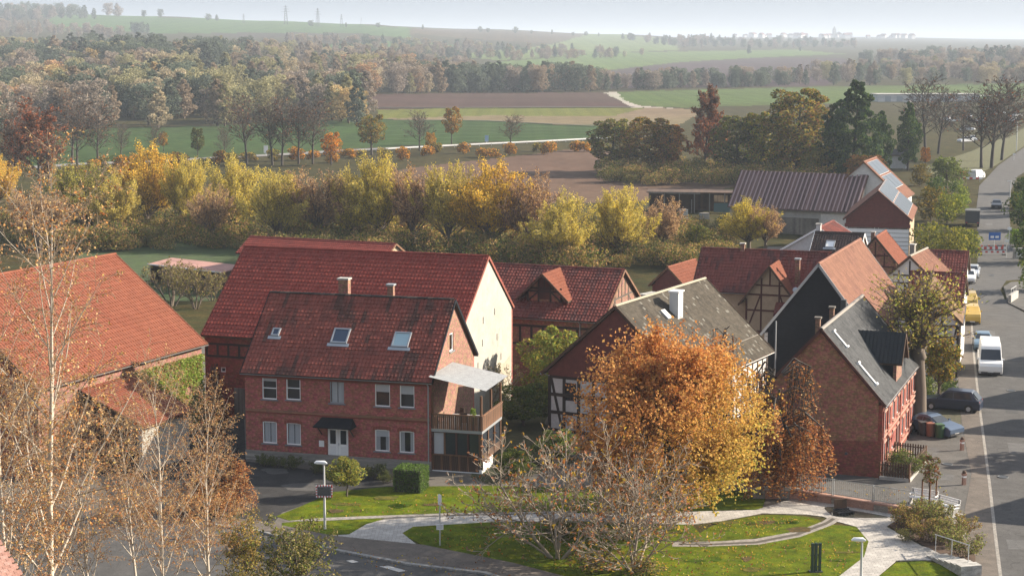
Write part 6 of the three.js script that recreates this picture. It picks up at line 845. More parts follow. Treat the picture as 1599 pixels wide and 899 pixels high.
// --- woods on the slopes
{
  const cs = mixc([[.52, .52, .52], [.58, .57, .55], [.46, .46, .46]], .1), K = [lumpy({ name: 'hillside_tree', seed: 141, R: 4.8, h: 12, t0: .04, n: 2300, leaf: .6, lumps: 26, lr: .38, col: cs }), lumpy({ name: 'hillside_tree', seed: 142, R: 4.2, h: 13, t0: .04, n: 2100, leaf: .6, lumps: 24, lr: .38, col: cs, shape: (t) => 1 - t * .75 }), lumpy({ name: 'hillside_tree', seed: 143, R: 5.2, h: 11, t0: .05, n: 2000, leaf: .6, lumps: 22, lr: .4, col: cs })];
  const geos = K.map((g) => { const t = g.children[0].geometry.clone(), c = new Float32Array(t.attributes.position.count * 3).fill(.3); t.setAttribute('color', new THREE.BufferAttribute(c, 3)); return mergeGeometries([t, g.children[1].geometry]); });
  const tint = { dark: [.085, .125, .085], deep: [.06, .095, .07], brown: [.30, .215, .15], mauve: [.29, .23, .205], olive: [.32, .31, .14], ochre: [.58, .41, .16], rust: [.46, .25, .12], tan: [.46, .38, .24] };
  for (const k in tint) tint[k] = tint[k].map((c, i) => c * (k === 'dark' || k === 'deep' ? .8 : .58) + [.25, .215, .145][i] * (k === 'dark' || k === 'deep' ? .2 : .42));  // tints drawn towards one mean tone: haze softness put into the leaf colours
  const mix = (o) => { const e = Object.entries(o); let s = e.reduce((a, b) => a + b[1], 0) * rnd(); for (const [k, w] of e) if ((s -= w) < 0) return k; return e[0][0]; };
  reseed(151); const all = [];
  const wood = (poly, n, h0, h1, m, top) => { let x0 = 1e9, x1 = -1e9, y0 = 1e9, y1 = -1e9; for (const [x, y] of poly) { x0 = Math.min(x0, x); x1 = Math.max(x1, x); y0 = Math.min(y0, y); y1 = Math.max(y1, y); } for (let i = 0, g = 0; i < n && g < n * 20; g++) { const x = rr(x0, x1), y = rr(y0, y1); if (!inside(poly, x, y)) continue; i++; all.push([land(x, y), rr(h0, h1) / 12 * (y > 84 && x < 640 ? 1.15 : 1), mix(m), x, y]); } };
  wood([[-60, 92], [100, 92], [330, 90], [480, 112], [575, 150], [585, 196], [400, 196], [250, 200], [60, 205], [-60, 212]], 330, 10, 16, { dark: 3.4, brown: 2.4, mauve: 3.5, olive: 3.6, ochre: .8, tan: 2, rust: .3, deep: 1.6 });
  wood([[-40, 94], [80, 90], [330, 88], [420, 100], [330, 118], [60, 118], [-40, 120]], 120, 12, 18, { deep: 5, dark: 4, brown: 1, olive: 1 });
  wood([[190, 160], [300, 150], [330, 185], [200, 190]], 28, 11, 15, { dark: 4, deep: 3, olive: 1 });
  wood([[-40, 78], [120, 78], [480, 82], [640, 92], [740, 104], [740, 122], [600, 128], [470, 108], [330, 88], [-40, 90]], 260, 9, 14, { mauve: 4, brown: 3, dark: 2, olive: 1, tan: 1 });
  wood([[540, 125], [700, 122], [700, 146], [560, 147]], 60, 11, 17, { rust: 2, brown: 3, tan: 2, olive: 2, mauve: 2 });
  wood([[655, 139], [930, 137], [930, 144], [655, 146]], 95, 13, 18, { dark: 5, deep: 2, brown: 1.5, mauve: 1 });
  wood([[930, 137], [1260, 128], [1260, 134], [930, 143]], 75, 9, 14, { dark: 4, mauve: 2, brown: 1 });
  wood([[1230, 120], [1420, 108], [1640, 108], [1640, 132], [1300, 134]], 130, 10, 16, { mauve: 3, dark: 3, brown: 2, tan: 1, olive: 1 });
  wood([[1290, 96], [1640, 84], [1640, 106], [1420, 108]], 110, 12, 20, { dark: 4, mauve: 2, brown: 1 });
  wood([[440, 60], [640, 68], [820, 78], [930, 82], [1050, 84], [940, 92], [720, 96], [560, 84], [440, 72]], 200, 8, 14, { mauve: 3, dark: 3, brown: 2, olive: 1 });
  wood([[960, 60], [1340, 66], [1340, 76], [1060, 74]], 130, 12, 18, { dark: 4, mauve: 2 });
  wood([[-40, 24], [120, 22], [200, 26], [180, 30], [-40, 32]], 60, 16, 26, { dark: 3, mauve: 2 });
  wood([[-40, 40], [130, 42], [250, 62], [120, 58], [-40, 56]], 60, 8, 14, { mauve: 3, brown: 2 });
  for (const [x, y, h] of [[224, 27, 14], [250, 27, 16], [325, 32, 14], [338, 33, 12], [485, 41, 12], [540, 43, 9], [590, 43, 10], [660, 46, 10], [750, 50, 14], [762, 51, 10], [805, 52, 16], [830, 53, 9], [862, 54, 12], [895, 56, 10], [915, 56, 12], [935, 57, 9], [1170, 84, 14], [1250, 80, 9], [210, 52, 16], [220, 52, 18], [230, 52, 14]]) all.push([land(x, y), h / 12, 'dark', x, y]);
  all.sort((a, b) => b[1] * 12 / -b[0].z - a[1] * 12 / -a[0].z);
  const word = { dark: 'dark green', deep: 'blackish green', brown: 'brown leafless', mauve: 'mauve-grey leafless', olive: 'olive yellow', ochre: 'ochre golden', rust: 'rusty orange', tan: 'pale tan' };
  const N = 150, rest = [[], [], []];
  all.forEach(([p, s, t, x], i) => { const k = i % 3; if (i < N) plant(K[k], `${word[t]} tree in the wood across the valley`, 'tree', p, i, V(s * rr(1.0, 1.4), s, s * 1.2), `${word[t]} trees of the wood across the valley`, tint[t].map((c) => c * 2)); else rest[k].push([p, s, tint[t]]); });
  const d = new THREE.Object3D(), cc = new THREE.Color();
  rest.forEach((L, k) => { const im = new THREE.InstancedMesh(geos[k], M.veg, L.length); im.name = numbered('distant_wood'); L.forEach(([p, s, t], i) => { d.position.copy(p); d.rotation.y = i * 1.3; d.scale.set(s * (1.05 + (i % 5) * .09), s, s * 1.1); d.updateMatrix(); im.setMatrixAt(i, d.matrix); im.setColorAt(i, cc.setRGB(...t.map((c) => c * 2))); }); scene.add(im); tag(im, 'hazy autumn woods and hedgerows on the far slopes', 'wood', null, 'stuff'); });
}

// --- fallen leaves on the lawns
{
  reseed(181); const m = new MB(); const L = [[[1080, 822], [1190, 806], [1270, 810], [1180, 838]], [[1060, 860], [1250, 842], [1350, 845], [1310, 899], [1000, 899]], [[480, 790], [760, 762], [1000, 770], [900, 798], [520, 806]], [[640, 830], [900, 816], [1080, 822], [900, 895], [680, 850]], [[1240, 760], [1480, 760], [1480, 795], [1300, 780]], [[520, 850], [640, 862], [900, 920], [600, 899]]];
  for (const [k, poly] of L.entries()) for (let i = 0; i < [220, 380, 260, 420, 90, 130][k]; i++) { let x, y, n = 0; const xs = poly.map((p) => p[0]), ys = poly.map((p) => p[1]); do { x = rr(Math.min(...xs), Math.max(...xs)); y = rr(Math.min(...ys), Math.max(...ys)); } while (!inside(poly, x, y) && ++n < 30); const p = P(x, y, k === 5 ? .14 : .06); m.leaf(p, rr(.08, .16), mixc([C.gold, C.yellow, C.orange, C.tan, C.brown], .2)(0, rnd()), .8); }
  tag(m.build('fallen_leaves', M.veg, scene), 'yellow and brown fallen leaves scattered over lawn and path', 'leaves', null, 'stuff');
}
// ---------------------------------------------------------------- vehicles
const paint = (r, g, b) => new THREE.MeshPhysicalMaterial({ color: new THREE.Color().setRGB(r, g, b), roughness: .35, metalness: .1, clearcoat: .6, clearcoatRoughness: .08 });
function sideShape(pts) { const s = new THREE.Shape(); pts.forEach((p, i) => p.length === 2 ? (i ? s.lineTo(...p) : s.moveTo(...p)) : s.quadraticCurveTo(...p)); return s; }
function vehicle(name, label, category, o, pos, turn) { // nose towards +x; o: len, wid, profile of the body, of the glasshouse, wheel places
  const g = thing(name, label, category, pos, turn), { wid, body, cab, wheels, col } = o, pm = paint(...col);
  const sh = sideShape(body); for (const x of wheels) { const h = new THREE.Path(); h.absarc(x, o.wr, o.wr * 1.13, 0, 6.2832); sh.holes.push(h); }
  const outline = sideShape(body); const mk = (s, w, bev) => { const e = new THREE.ExtrudeGeometry(s, { depth: w - bev * 2, bevelEnabled: true, bevelSize: bev * .7, bevelThickness: bev, bevelSegments: 3, curveSegments: 6 }); e.translate(0, 0, -(w - bev * 2) / 2); return e; };
  mesh('body', mk(outline, wid, .09), pm, g);
  // glasshouse: a tapering block, its panes a little proud
  const top = wid * (o.taper || .78), cg = mk(sideShape(cab), wid - .12, .07), P_ = cg.attributes.position; const ys = cab.map((p) => p[p.length - 1]), y0 = Math.min(...ys), y1 = Math.max(...ys); for (let i = 0; i < P_.count; i++) { const t = Math.max(0, Math.min(1, (P_.getY(i) - y0) / (y1 - y0))); P_.setZ(i, P_.getZ(i) * (1 - t * (1 - top / wid))); } cg.computeVertexNormals(); mesh('cabin', cg, pm, g);
  const halfAt = (y) => ((wid - .12) / 2) * (1 - Math.max(0, Math.min(1, (y - y0) / (y1 - y0))) * (1 - top / wid)) + .012;
  for (const w of o.side) for (const k of [-1, 1]) { const m = new MB(); const q = w.map(([x, y]) => V(x, y, k * halfAt(y))); for (let i = 1; i + 1 < q.length; i++) m.tri(q[0], q[i], q[i + 1]); m.build('side_window', M.glassDark, g); }
  for (const [nm, [xa, ya], [xb, yb]] of [['windscreen', ...o.front], ['rear_window', ...o.rear]]) { const m = new MB(), a = halfAt(ya) - .1, b = halfAt(yb) - .08, dx = nm === 'windscreen' ? .10 : -.10; m.quad(V(xa + dx, ya + .04, -a), V(xa + dx, ya + .04, a), V(xb + dx, yb + .03, b), V(xb + dx, yb + .03, -b)); m.build(nm, M.glassDark, g); }
  const tyre = new THREE.TorusGeometry(o.wr * .74, o.wr * .26, 8, 20), rim = new THREE.CylinderGeometry(o.wr * .58, o.wr * .58, .16, 14).rotateX(Math.PI / 2), well = new THREE.CylinderGeometry(o.wr * 1.12, o.wr * 1.12, .03, 18).rotateX(Math.PI / 2);
  for (const x of wheels) for (const k of [-1, 1]) { const w = new THREE.Group(); w.name = 'wheel'; g.add(w); w.position.set(x, o.wr, k * (wid / 2 - .1)); const a = mesh('tyre', tyre, M.rubber, w); a.scale.z = .9; mesh('rim', rim, M.metal, w); const b = mesh('wheel_arch', well, M.rubber, w); b.position.z = k * .095; a.position.z = rim.z = k * .06; w.children[1].position.z = k * .05; }
  for (const k of [-1, 1]) { box('headlight', g, M.white, o.len / 2 - .05, o.lamp, k * (wid / 2 - .28), .12, .15, .36); box('tail_light', g, std(.35, .02, .02, { roughness: .3 }), -o.len / 2 + .03, o.lamp + .15, k * (wid / 2 - .2), .1, .26, .2); box('mirror', g, pm, o.front[0][0] - .12, o.front[0][1] + .08, k * (wid / 2 + .06), .12, .14, .18); }
  box('grille', g, M.dark, o.len / 2 - .02, o.lamp - .1, 0, .07, .2, wid * .45); box('bumper', g, M.dark, o.len / 2 - .03, .32, 0, .1, .16, wid * .8); box('number_plate', g, M.white, o.len / 2 + .03, .42, 0, .02, .11, .5); return g;
}
const CAR = (len, h, col, hatch) => { const a = len / 2; return { len, wid: 1.8, col, wr: .32, lamp: .66, wheels: [-a + .85, a - .9],
  body: [[-a, .30], [a - .12, .24], [a, .45], [a, .68], [a - .25, .82], [a - 1.15, .98], [-a + .1, 1.0], [-a, .75]], cab: [[a - 1.3, .94], [a - 2.05, h - .06], [a - 2.35, h], [-a + (hatch ? .7 : 1.2), h - .03], [-a + (hatch ? .12 : .5), .96]],
  side: [[[a - 1.5, 1.0], [a - 2.12, h - .14], [a - 2.6, h - .11], [a - 2.6, 1.0]], [[a - 2.68, 1.0], [a - 2.68, h - .11], [-a + (hatch ? .85 : 1.3), h - .14], [-a + (hatch ? .55 : .85), 1.0]]], front: [[a - 1.34, .99], [a - 2.02, h - .09]], rear: [[-a + (hatch ? .15 : .52), 1.02], [-a + (hatch ? .62 : 1.12), h - .1]] }; };
const VAN = (len, h, col, wid = 2.0) => { const a = len / 2; return { len, wid, col, wr: .36, lamp: .85, taper: .88, wheels: [-a + 1.05, a - .95],
  body: [[-a, .32], [a - .1, .28], [a, .5], [a, .88], [a - .12, 1.12], [a - .75, 1.34], [-a, 1.34]], cab: [[a - .72, 1.30], [a - 1.45, h - .18], [a - 1.8, h], [-a + .1, h], [-a + .02, 1.30]],
  side: [[[a - 1.0, 1.36], [a - 1.55, h - .5], [a - 2.1, h - .45], [a - 2.1, 1.36]]], front: [[a - .74, 1.34], [a - 1.34, h - .42]], rear: [[-a + .04, 1.5], [-a + .08, h - .4]] }; };
const dirTo = (a, b) => Math.atan2(-(b.z - a.z), b.x - a.x);
{
  const f = (x, y) => P(x, y);
  vehicle('delivery_van', 'white high-roofed delivery van parked facing the viewer on the street', 'van', VAN(6, 2.65, [.78, .78, .77], 2.1), f(1546, 578), dirTo(f(1541, 540), f(1549, 590)));
  vehicle('yellow_van', 'yellow compact van parked at the kerb beyond the white van', 'van', VAN(4.1, 1.75, [.50, .32, .05], 1.7), f(1518, 503), dirTo(f(1514, 490), f(1521, 520)));
  vehicle('yellow_van', 'second yellow van half hidden behind the first', 'van', VAN(4.0, 1.72, [.48, .32, .06], 1.62), f(1515, 481), dirTo(f(1513, 470), f(1518, 495)));
  vehicle('car', 'blue-grey car parked just behind the white van', 'car', CAR(4.2, 1.48, [.12, .19, .26], true), f(1535, 543), dirTo(f(1530, 520), f(1537, 550)));
  vehicle('estate_car', 'dark blue people carrier parked across the pavement', 'car', CAR(4.75, 1.68, [.008, .018, .045], true), f(1486, 639), dirTo(f(1522, 638), f(1450, 632)));
  vehicle('car', 'blue saloon parked behind the waste bins', 'car', CAR(4.4, 1.45, [.045, .075, .13], false), f(1458, 676), dirTo(f(1425, 668), f(1490, 682)));
  vehicle('car', 'dark car driving on the upper street', 'car', CAR(4.3, 1.5, [.02, .022, .025], true), f(1557, 325), dirTo(f(1557, 325), f(1553, 345)));
  vehicle('car', 'white car parked at the road bend beyond the yellow vans', 'car', CAR(4.2, 1.48, [.75, .75, .75], true), f(1513, 440), dirTo(f(1520, 425), f(1512, 450)));
  vehicle('car', 'silver car parked furthest along the road bend', 'car', CAR(4.2, 1.48, [.45, .47, .5], true), f(1519, 432), dirTo(f(1524, 420), f(1517, 440)));
  vehicle('van', 'white pick-up van at the building site up the street', 'van', VAN(4.8, 2.0, [.8, .8, .79], 1.9), f(1526, 279), dirTo(f(1520, 280), f(1540, 277)));
  // dark truck with a grey tarpaulin
  const t = thing('truck', 'dark lorry with a flat-topped load parked on the upper street', 'truck', f(1519, 352), dirTo(f(1519, 352), f(1521, 330))), dk = std(.05, .055, .06); box('load_bed', t, dk, -.6, 1.6, 0, 4.2, 2.0, 2.3); box('cab', t, M.metalDark, 2.1, 1.35, 0, 1.4, 1.7, 2.1); box('windscreen', t, M.glassDark, 2.82, 1.7, 0, .03, .7, 1.8); box('tarpaulin', t, std(.07, .075, .075), -.6, 2.66, 0, 4.3, .12, 2.4); box('tailgate', t, dk, -2.73, 1.3, 0, .06, 1.0, 2.2); for (const x of [-2, -1, 1.9]) for (const k of [-1, 1]) { const w = mesh('wheel', new THREE.CylinderGeometry(.45, .45, .3, 14).rotateX(Math.PI / 2), M.rubber, t); w.position.set(x, .45, k * .95); } for (const k of [-1, 1]) box('tail_light', t, std(.3, .02, .02), -2.77, .75, k * .9, .04, .15, .3);
  const tr = thing('trailer', 'small flat trailer with red machinery beside the white pick-up', 'trailer', f(1506, 279), dirTo(f(1500, 280), f(1515, 279))); box('load_bed', tr, M.metalDark, 0, .7, 0, 3.2, .15, 1.7); box('machine', tr, std(.4, .09, .05), -.5, 1.2, 0, 1.3, .9, 1.1); box('machine', tr, M.metalDark, .8, 1.1, 0, .8, .7, .9); for (const k of [-1, 1]) { const w = mesh('wheel', new THREE.CylinderGeometry(.3, .3, .2, 12).rotateX(Math.PI / 2), M.rubber, tr); w.position.set(0, .3, k * .8); }
  // parked cars far behind the bare trees
  const pc = [[1395, 152, 0], [1420, 160, 1], [1478, 188, 2], [1490, 190, 0], [1515, 184, 1], [1548, 172, 0], [1562, 178, 2], [1580, 190, 0], [1530, 190, 0], [1508, 222, 0], [1520, 220, 2], [1512, 204, 1], [1590, 182, 0]]; const proto = thing('parked_car', 'pale car in the far car park behind the bare trees', 'car', P(1500, 220), .3, 'cars in the far car park');
  const o = CAR(4.4, 1.5, [.75, .76, .77], true); mesh('body', new THREE.ExtrudeGeometry(sideShape(o.body), { depth: 1.7, bevelEnabled: false }).translate(0, 0, -.85), paint(.75, .76, .77), proto); mesh('cabin', new THREE.ExtrudeGeometry(sideShape(o.cab), { depth: 1.45, bevelEnabled: false }).translate(0, 0, -.725), M.glassDark, proto); const rf = mesh('roof', UNIT, paint(.8, .8, .8), proto); rf.scale.set(1.5, .05, 1.4); rf.position.set(-.5, 1.5, 0);
  pc.forEach(([x, y], i) => { const p = P(x, y); if (i) copyOf(proto, null, p, i * 1.1, 1.1); else proto.position.copy(p); });
  const hall = thing('warehouse', 'long low pale hall behind the far car park', 'building', P(1445, 158), .05); box('wall', hall, M.plasterWhite, 0, 1.8, 0, 52, 3.6, 14); box('roof', hall, M.concrete, 0, 3.75, 0, 53, .3, 15); for (let i = 0; i < 8; i++) box('door', hall, M.zinc, -21 + i * 6, 1.4, 7.05, 3, 2.6, .12);
}
// ---------------------------------------------------------------- street furniture and the park
{
  const lamp = (label, p, h) => { const g = thing('street_lamp', label, 'street lamp', p, 0); const m = new MB(); m.tube([V(0, 0, 0), V(0, h * .5, 0), V(0, h, 0)], [.085, .07, .055], 10); m.build('pole', M.galv, g); const hd = new MB(); hd.tube([V(.2, h + .02, 0), V(.05, h + .08, 0), V(-.45, h + .10, 0), V(-.6, h + .06, 0)], [.05, .13, .12, .03], 8); hd.build('lamp_head', M.white, g); return g; };
  const L1 = lamp('slim street lamp behind the traffic mirror beside the yard', P(507, 826), 4.15);
  lamp('street lamp beside the paved path at the lower right', P(1345, 908), 2.35);
  { const g = thing('street_lamp', 'tall street lamp post beside the far end of the street', 'street lamp', P(1588, 236), 0); rod('pole', g, M.galv, V(0, 0, 0), V(0, 9, 0), .12); box('lamp_head', g, M.white, -.3, 9.05, 0, 1.3, .25, .45); }
  { const g = thing('street_lamp', 'slim street lamp beside the road barrier', 'street lamp', P(1578, 310), 0); rod('pole', g, M.galv, V(0, 0, 0), V(0, 3.4, 0), .08); box('lamp_head', g, M.galv, -.25, 3.4, 0, .8, .14, .3); }
  // traffic mirror with red and white edge
  const p = P(507, 826), g = thing('traffic_mirror', 'rectangular traffic mirror with striped border on the lamp post', 'mirror', [p.x, 2.45, p.z + .1], 0); box('mirror_glass', g, new THREE.MeshStandardMaterial({ color: 0x8a8f96, roughness: .05, metalness: .95 }), 0, 0, .03, .82, .56, .02); box('back', g, M.zinc, 0, 0, 0, 1.02, .76, .04); const red = std(.45, .04, .03), wh = M.white; for (let i = 0; i < 12; i++) for (const k of [-1, 1]) box('border_stripe', g, i % 2 ? red : wh, -.468 + i * .085, k * .34, .025, .085, .09, .03); for (let i = 0; i < 7; i++) for (const k of [-1, 1]) box('border_stripe', g, i % 2 ? wh : red, k * .47, -.255 + i * .085, .025, .085, .085, .03);
  // sign post with a coat-of-arms plate and a lower plate
  const s = thing('sign_post', 'thin sign post with small crest plate and a lower white plate', 'sign', P(687, 852), 0); rod('pole', s, M.galv, V(0, 0, 0), V(0, 3.2, 0), .04); const a = box('sign_plate', s, M.white, 0, 2.85, .06, .34, .62, .03, -.9); const cr = mesh('crest', new THREE.CylinderGeometry(.09, .05, .016, 8).rotateX(Math.PI / 2), std(.42, .10, .06), s); cr.position.set(.02, 2.95, .085); cr.rotation.y = -.9; box('sign_plate', s, M.white, 0, 1.18, .06, .42, .34, .03); for (let i = 0; i < 3; i++) box('print_line', s, M.zinc, 0, 1.28 - i * .08, .078, .3, .025, .006);
  // dark green information stele made of three upright panels
  const st = thing('stele', 'dark green sculptural stele of three upright panels on the lawn', 'stele', P(1274, 893), .15), dg = std(.02, .045, .035, { roughness: .5 }); for (const [x, w, z] of [[-.22, .13, .05], [0, .15, 0], [.22, .13, .05]]) box('panel', st, dg, x, .86, z, w, 1.72, .16); box('base', st, M.metalDark, 0, .04, 0, .75, .08, .4); for (const y of [.3, 1.0, 1.6]) box('rail', st, dg, 0, y, -.06, .6, .07, .06);
  // sandstone wall with railing above the basin
  const A = P(1236, 776), B = P(1434, 808), d = B.clone().sub(A), len = d.length(), w = thing('stone_wall', 'low sandstone wall along the basin', 'wall', A.clone().lerp(B, .5), -Math.atan2(d.z, d.x)); const nb = 9; for (let r = 0; r < 1; r++) for (let i = 0; i < nb; i++) box('stone', w, i % 3 ? M.sandstone : M.stone, -len / 2 + (i + .5) * len / nb, .22, 0, len / nb - .02, .44, .32 + (i % 2) * .015); for (let i = 0; i < 7; i++) box('coping', w, M.sandstone, -len / 2 + (i + .5) * len / 7, .51, 0, len / 7 - .015, .12, .44);
  const rg = thing('railing', 'thin grey metal railing on the sandstone wall', 'railing', A.clone().lerp(B, .5), -Math.atan2(d.z, d.x)); for (let k = 0; k < 3; k++) { const x0 = -len / 2 + .2 + k * (len - .4) / 3, x1 = x0 + (len - .4) / 3 - .1; for (const x of [x0, x1]) box('post', rg, M.zinc, x, 1.12, -.05, .05, 1.1, .05); for (const y of [.68, 1.62]) box('rail', rg, M.zinc, (x0 + x1) / 2, y, -.05, x1 - x0, .04, .035); const n = 19; for (let i = 1; i < n; i++) box('bar', rg, M.zinc, x0 + (x1 - x0) * i / n, 1.15, -.05, .016, .92, .016); }
  // short wall piece and planter under the maple
  const wl = thing('stone_wall', 'short sandstone wall end under the copper beech', 'wall', P(1214, 778), -.1); for (let i = 0; i < 4; i++) box('stone', wl, i % 2 ? M.sandstone : M.stone, -1.2 + i * .8, .3, 0, .78, .6, .4); box('coping', wl, M.concrete, 0, .66, 0, 3.3, .12, .5);
  const ml = thing('mill_wheel', 'rusty basin grating beside the dry channel', 'grating', P(1318, 802), .3); for (let i = 0; i < 6; i++) box('bar', ml, M.metalDark, -.5 + i * .2, .12, 0, .04, .16, .9); for (const z of [-.4, .4]) box('rail', ml, M.metalDark, 0, .22, z, 1.2, .05, .05); box('board', ml, M.woodDark, 0, .5, -.45, .9, .7, .05);
  // two white benches
  const bench = thing('bench', 'white bench nearest the street on the light terrace', 'bench', P(1477, 800), -.95, 'white benches'); for (let i = 0; i < 4; i++) box('seat_slat', bench, M.white, 0, .45, -.2 + i * .13, 1.8, .05, .11); for (let i = 0; i < 3; i++) box('back_slat', bench, M.white, 0, .62 + i * .14, -.32 - i * .03, 1.8, .11, .04); for (const k of [-1, 1]) { box('leg', bench, M.concrete, k * .8, .22, 0, .1, .44, .5); box('armrest', bench, M.white, k * .85, .66, -.05, .08, .06, .5); box('support', bench, M.concrete, k * .8, .66, -.36, .1, .55, .06); }
  copyOf(bench, 'white bench behind the young tree beside the railing', P(1442, 788), -.55, 1);
  for (const [i, [x, y]] of [[1440, 790], [1452, 796], [1462, 790]].entries()) { const k = thing('tree_stake', ['wooden stake left of the young tree', 'wooden stake in front of the young tree', 'wooden stake right of the young tree'][i], 'stake', P(x, y), 0); rod('post', k, M.wood, V(0, 0, 0), V(0, 1.75, 0), .05); rod('point', k, M.woodDark, V(0, 1.75, 0), V(0, 1.83, 0), .045, .02); }
  // bollards
  for (const [x, y, l] of [[1503, 703, 'farther of the two wooden bollards beside the street'], [1506, 757, 'nearer of the two wooden bollards beside the street']]) { const b = thing('bollard', l, 'bollard', P(x, y), .3, null); box('post', b, M.sandstone, 0, .35, 0, .22, .7, .22); box('band', b, M.white, 0, .58, 0, .235, .12, .235); box('cap', b, M.sandstone, 0, .76, 0, .28, .1, .28); const t = mesh('top', new THREE.SphereGeometry(.14, 10, 8), M.woodDark, b); t.position.y = .88; }
  // waste bins
  for (const [x, y, c, l] of [[1442, 680, [.05, .045, .045], 'black waste bin in front of the blue saloon'], [1453, 682, [.22, .08, .045], 'reddish brown waste bin between two others'], [1467, 684, [.04, .09, .035], 'green waste bin nearest the street']]) { const b = thing('waste_bin', l, 'waste bin', P(x, y), .15, null), m = std(...c, { roughness: .6 }); const bg = new THREE.CylinderGeometry(.40, .33, .95, 4, 1).rotateY(Math.PI / 4); const bd = mesh('bin_body', bg, m, b); bd.position.y = .55; bd.scale.set(1, 1, 1.15); box('lid', b, m, 0, 1.07, 0, .62, .09, .72); box('handle', b, m, 0, 1.0, -.4, .5, .05, .06); for (const k of [-1, 1]) { const w = mesh('wheel', new THREE.CylinderGeometry(.1, .1, .06, 10).rotateZ(Math.PI / 2), M.rubber, b); w.position.set(k * .27, .1, -.3); } }
  // picket fence round the small front garden
  const F = [P(1374, 748), P(1420, 753), P(1446, 722), P(1398, 716)], low = thing('garden_wall', 'low stone edging of the fenced front garden', 'wall', [0, 0, 0]); const pf = thing('picket_fence', 'dark wooden picket fence round the tiny front garden', 'fence', [0, 0, 0]);
  for (let k = 0; k < 3; k++) { const a = F[k], b = F[k + 1], L = a.distanceTo(b), dd = b.clone().sub(a).normalize(), an = -Math.atan2(dd.z, dd.x), c = a.clone().lerp(b, .5); for (const y of [.5, 1.05]) box('rail', pf, M.woodDark, c.x, y, c.z, L, .07, .05, an); box('edging', low, M.concrete, c.x, .12, c.z, L, .24, .2, an); const n = Math.round(L / .19); for (let i = 0; i <= n; i++) { const q = a.clone().addScaledVector(dd, L * i / n); box('picket', pf, M.woodDark, q.x, .76, q.z, .1, 1.0 + (i % 2) * .02, .03, an); } for (const q of [a, b]) box('post', pf, M.wood, q.x, .62, q.z, .12, 1.24, .12, an); }
  // stone steps with handrail
  const S0 = P(1466, 868), S1 = P(1520, 900), sd = S1.clone().sub(S0), sl = sd.length(), steps = thing('stone_steps', 'pale stone steps between the path and the street at the lower right', 'steps', S0, -Math.atan2(sd.z, sd.x)); for (let i = 0; i < 6; i++) box('step', steps, M.concrete, sl * (i + .5) / 6, (.12 + .1 * i) / 2, .1, sl / 6 - .015, .12 + .1 * i, 1.3);
  const hr = thing('handrail', 'thin metal handrail beside the stone steps', 'handrail', S0.clone().add(V(0, 0, -.9)), -Math.atan2(sd.z, sd.x)); rod('rail', hr, M.galv, V(0, 1.05, 0), V(sl, 1.55, 0), .03); for (const x of [.1, sl * .5, sl - .1]) rod('post', hr, M.galv, V(x, 0, 0), V(x, 1.05 + x / sl * .5, 0), .025);
  // kerb wall, junction box and signs at the bend
  const kw = thing('concrete_wall', 'short concrete wall piece behind the curved kerb', 'wall', P(1583, 470), 1.1); for (let i = 0; i < 4; i++) box('block', kw, M.concrete, -1.6 + i * 1.07, .5, 0, 1.05, 1.0, .35); for (let i = 0; i < 3; i++) box('railing_bar', kw, M.galv, -1.4 + i * 1.4, 1.3, 0, .05, .6, .05); box('rail', kw, M.galv, 0, 1.6, 0, 3.2, .05, .05);
  const jb = thing('cabinet', 'grey utility cabinet at the right edge beside the street', 'cabinet', P(1590, 404), .2); box('body', jb, M.plasterGrey, 0, .8, 0, 1.3, 1.4, .5); box('door', jb, M.white, .1, .8, .26, .9, 1.1, .03); box('plinth', jb, M.concrete, 0, .06, 0, 1.4, .12, .6);
  for (const [x, y, h, l] of [[1572, 402, 2.6, 'thin grey sign pole beside the utility cabinet'], [1576, 388, 3.2, 'slim pole behind the utility cabinet'], [1584, 250, 1.8, 'small white sign beside the far street']]) { const q = thing('sign_post', l, 'sign', P(x, y), 0); rod('pole', q, M.galv, V(0, 0, 0), V(0, h, 0), .05); box('sign_plate', q, M.white, 0, h - .25, .06, .6, .4, .03); }
  // road barrier with blue arrow sign
  const rb = thing('road_barrier', 'red and white striped road barrier closing the street', 'barrier', P(1550, 398), 0); for (let i = 0; i < 10; i++) { box('stripe', rb, i % 2 ? M.white : std(.5, .05, .04), -1.8 + i * .4, 1.0, 0, .4, .34, .05); } for (const k of [-1, 1]) { box('post', rb, M.galv, k * 1.7, .55, -.04, .06, 1.1, .06); box('foot', rb, M.rubber, k * 1.7, .06, 0, .4, .12, .9); } for (let i = 0; i < 4; i++) { box('warning_lamp', rb, std(.55, .10, .05), -1.5 + i, 1.3, 0, .2, .22, .12); } box('lower_board', rb, M.white, 0, .45, 0, 3.8, .26, .05); for (let i = 0; i < 5; i++) box('stripe', rb, std(.5, .06, .05), -1.6 + i * .8, .45, .03, .36, .24, .02);
  const bs = thing('traffic_sign', 'blue traffic sign with white arrow plates above the barrier', 'sign', P(1553, 394), 0); rod('pole', bs, M.galv, V(0, 0, 0), V(0, 2.9, 0), .05); box('sign_plate', bs, std(.03, .13, .42, { roughness: .4 }), 0, 2.35, .06, 1.7, 1.1, .04); box('arrow', bs, M.white, -.35, 2.25, .09, .5, .3, .02); box('arrow', bs, M.white, .35, 2.25, .09, .5, .3, .02); 
  const cb = thing('site_barrier', 'low red and white barrier beside the white pick-up', 'barrier', P(1514, 284), 0); for (let i = 0; i < 8; i++) box('stripe', cb, i % 2 ? M.white : std(.5, .06, .05), -2.4 + i * .7, .8, 0, .7, .4, .06); for (const k of [-1, 1]) box('post', cb, M.galv, k * 2.3, .5, 0, .08, 1, .08);
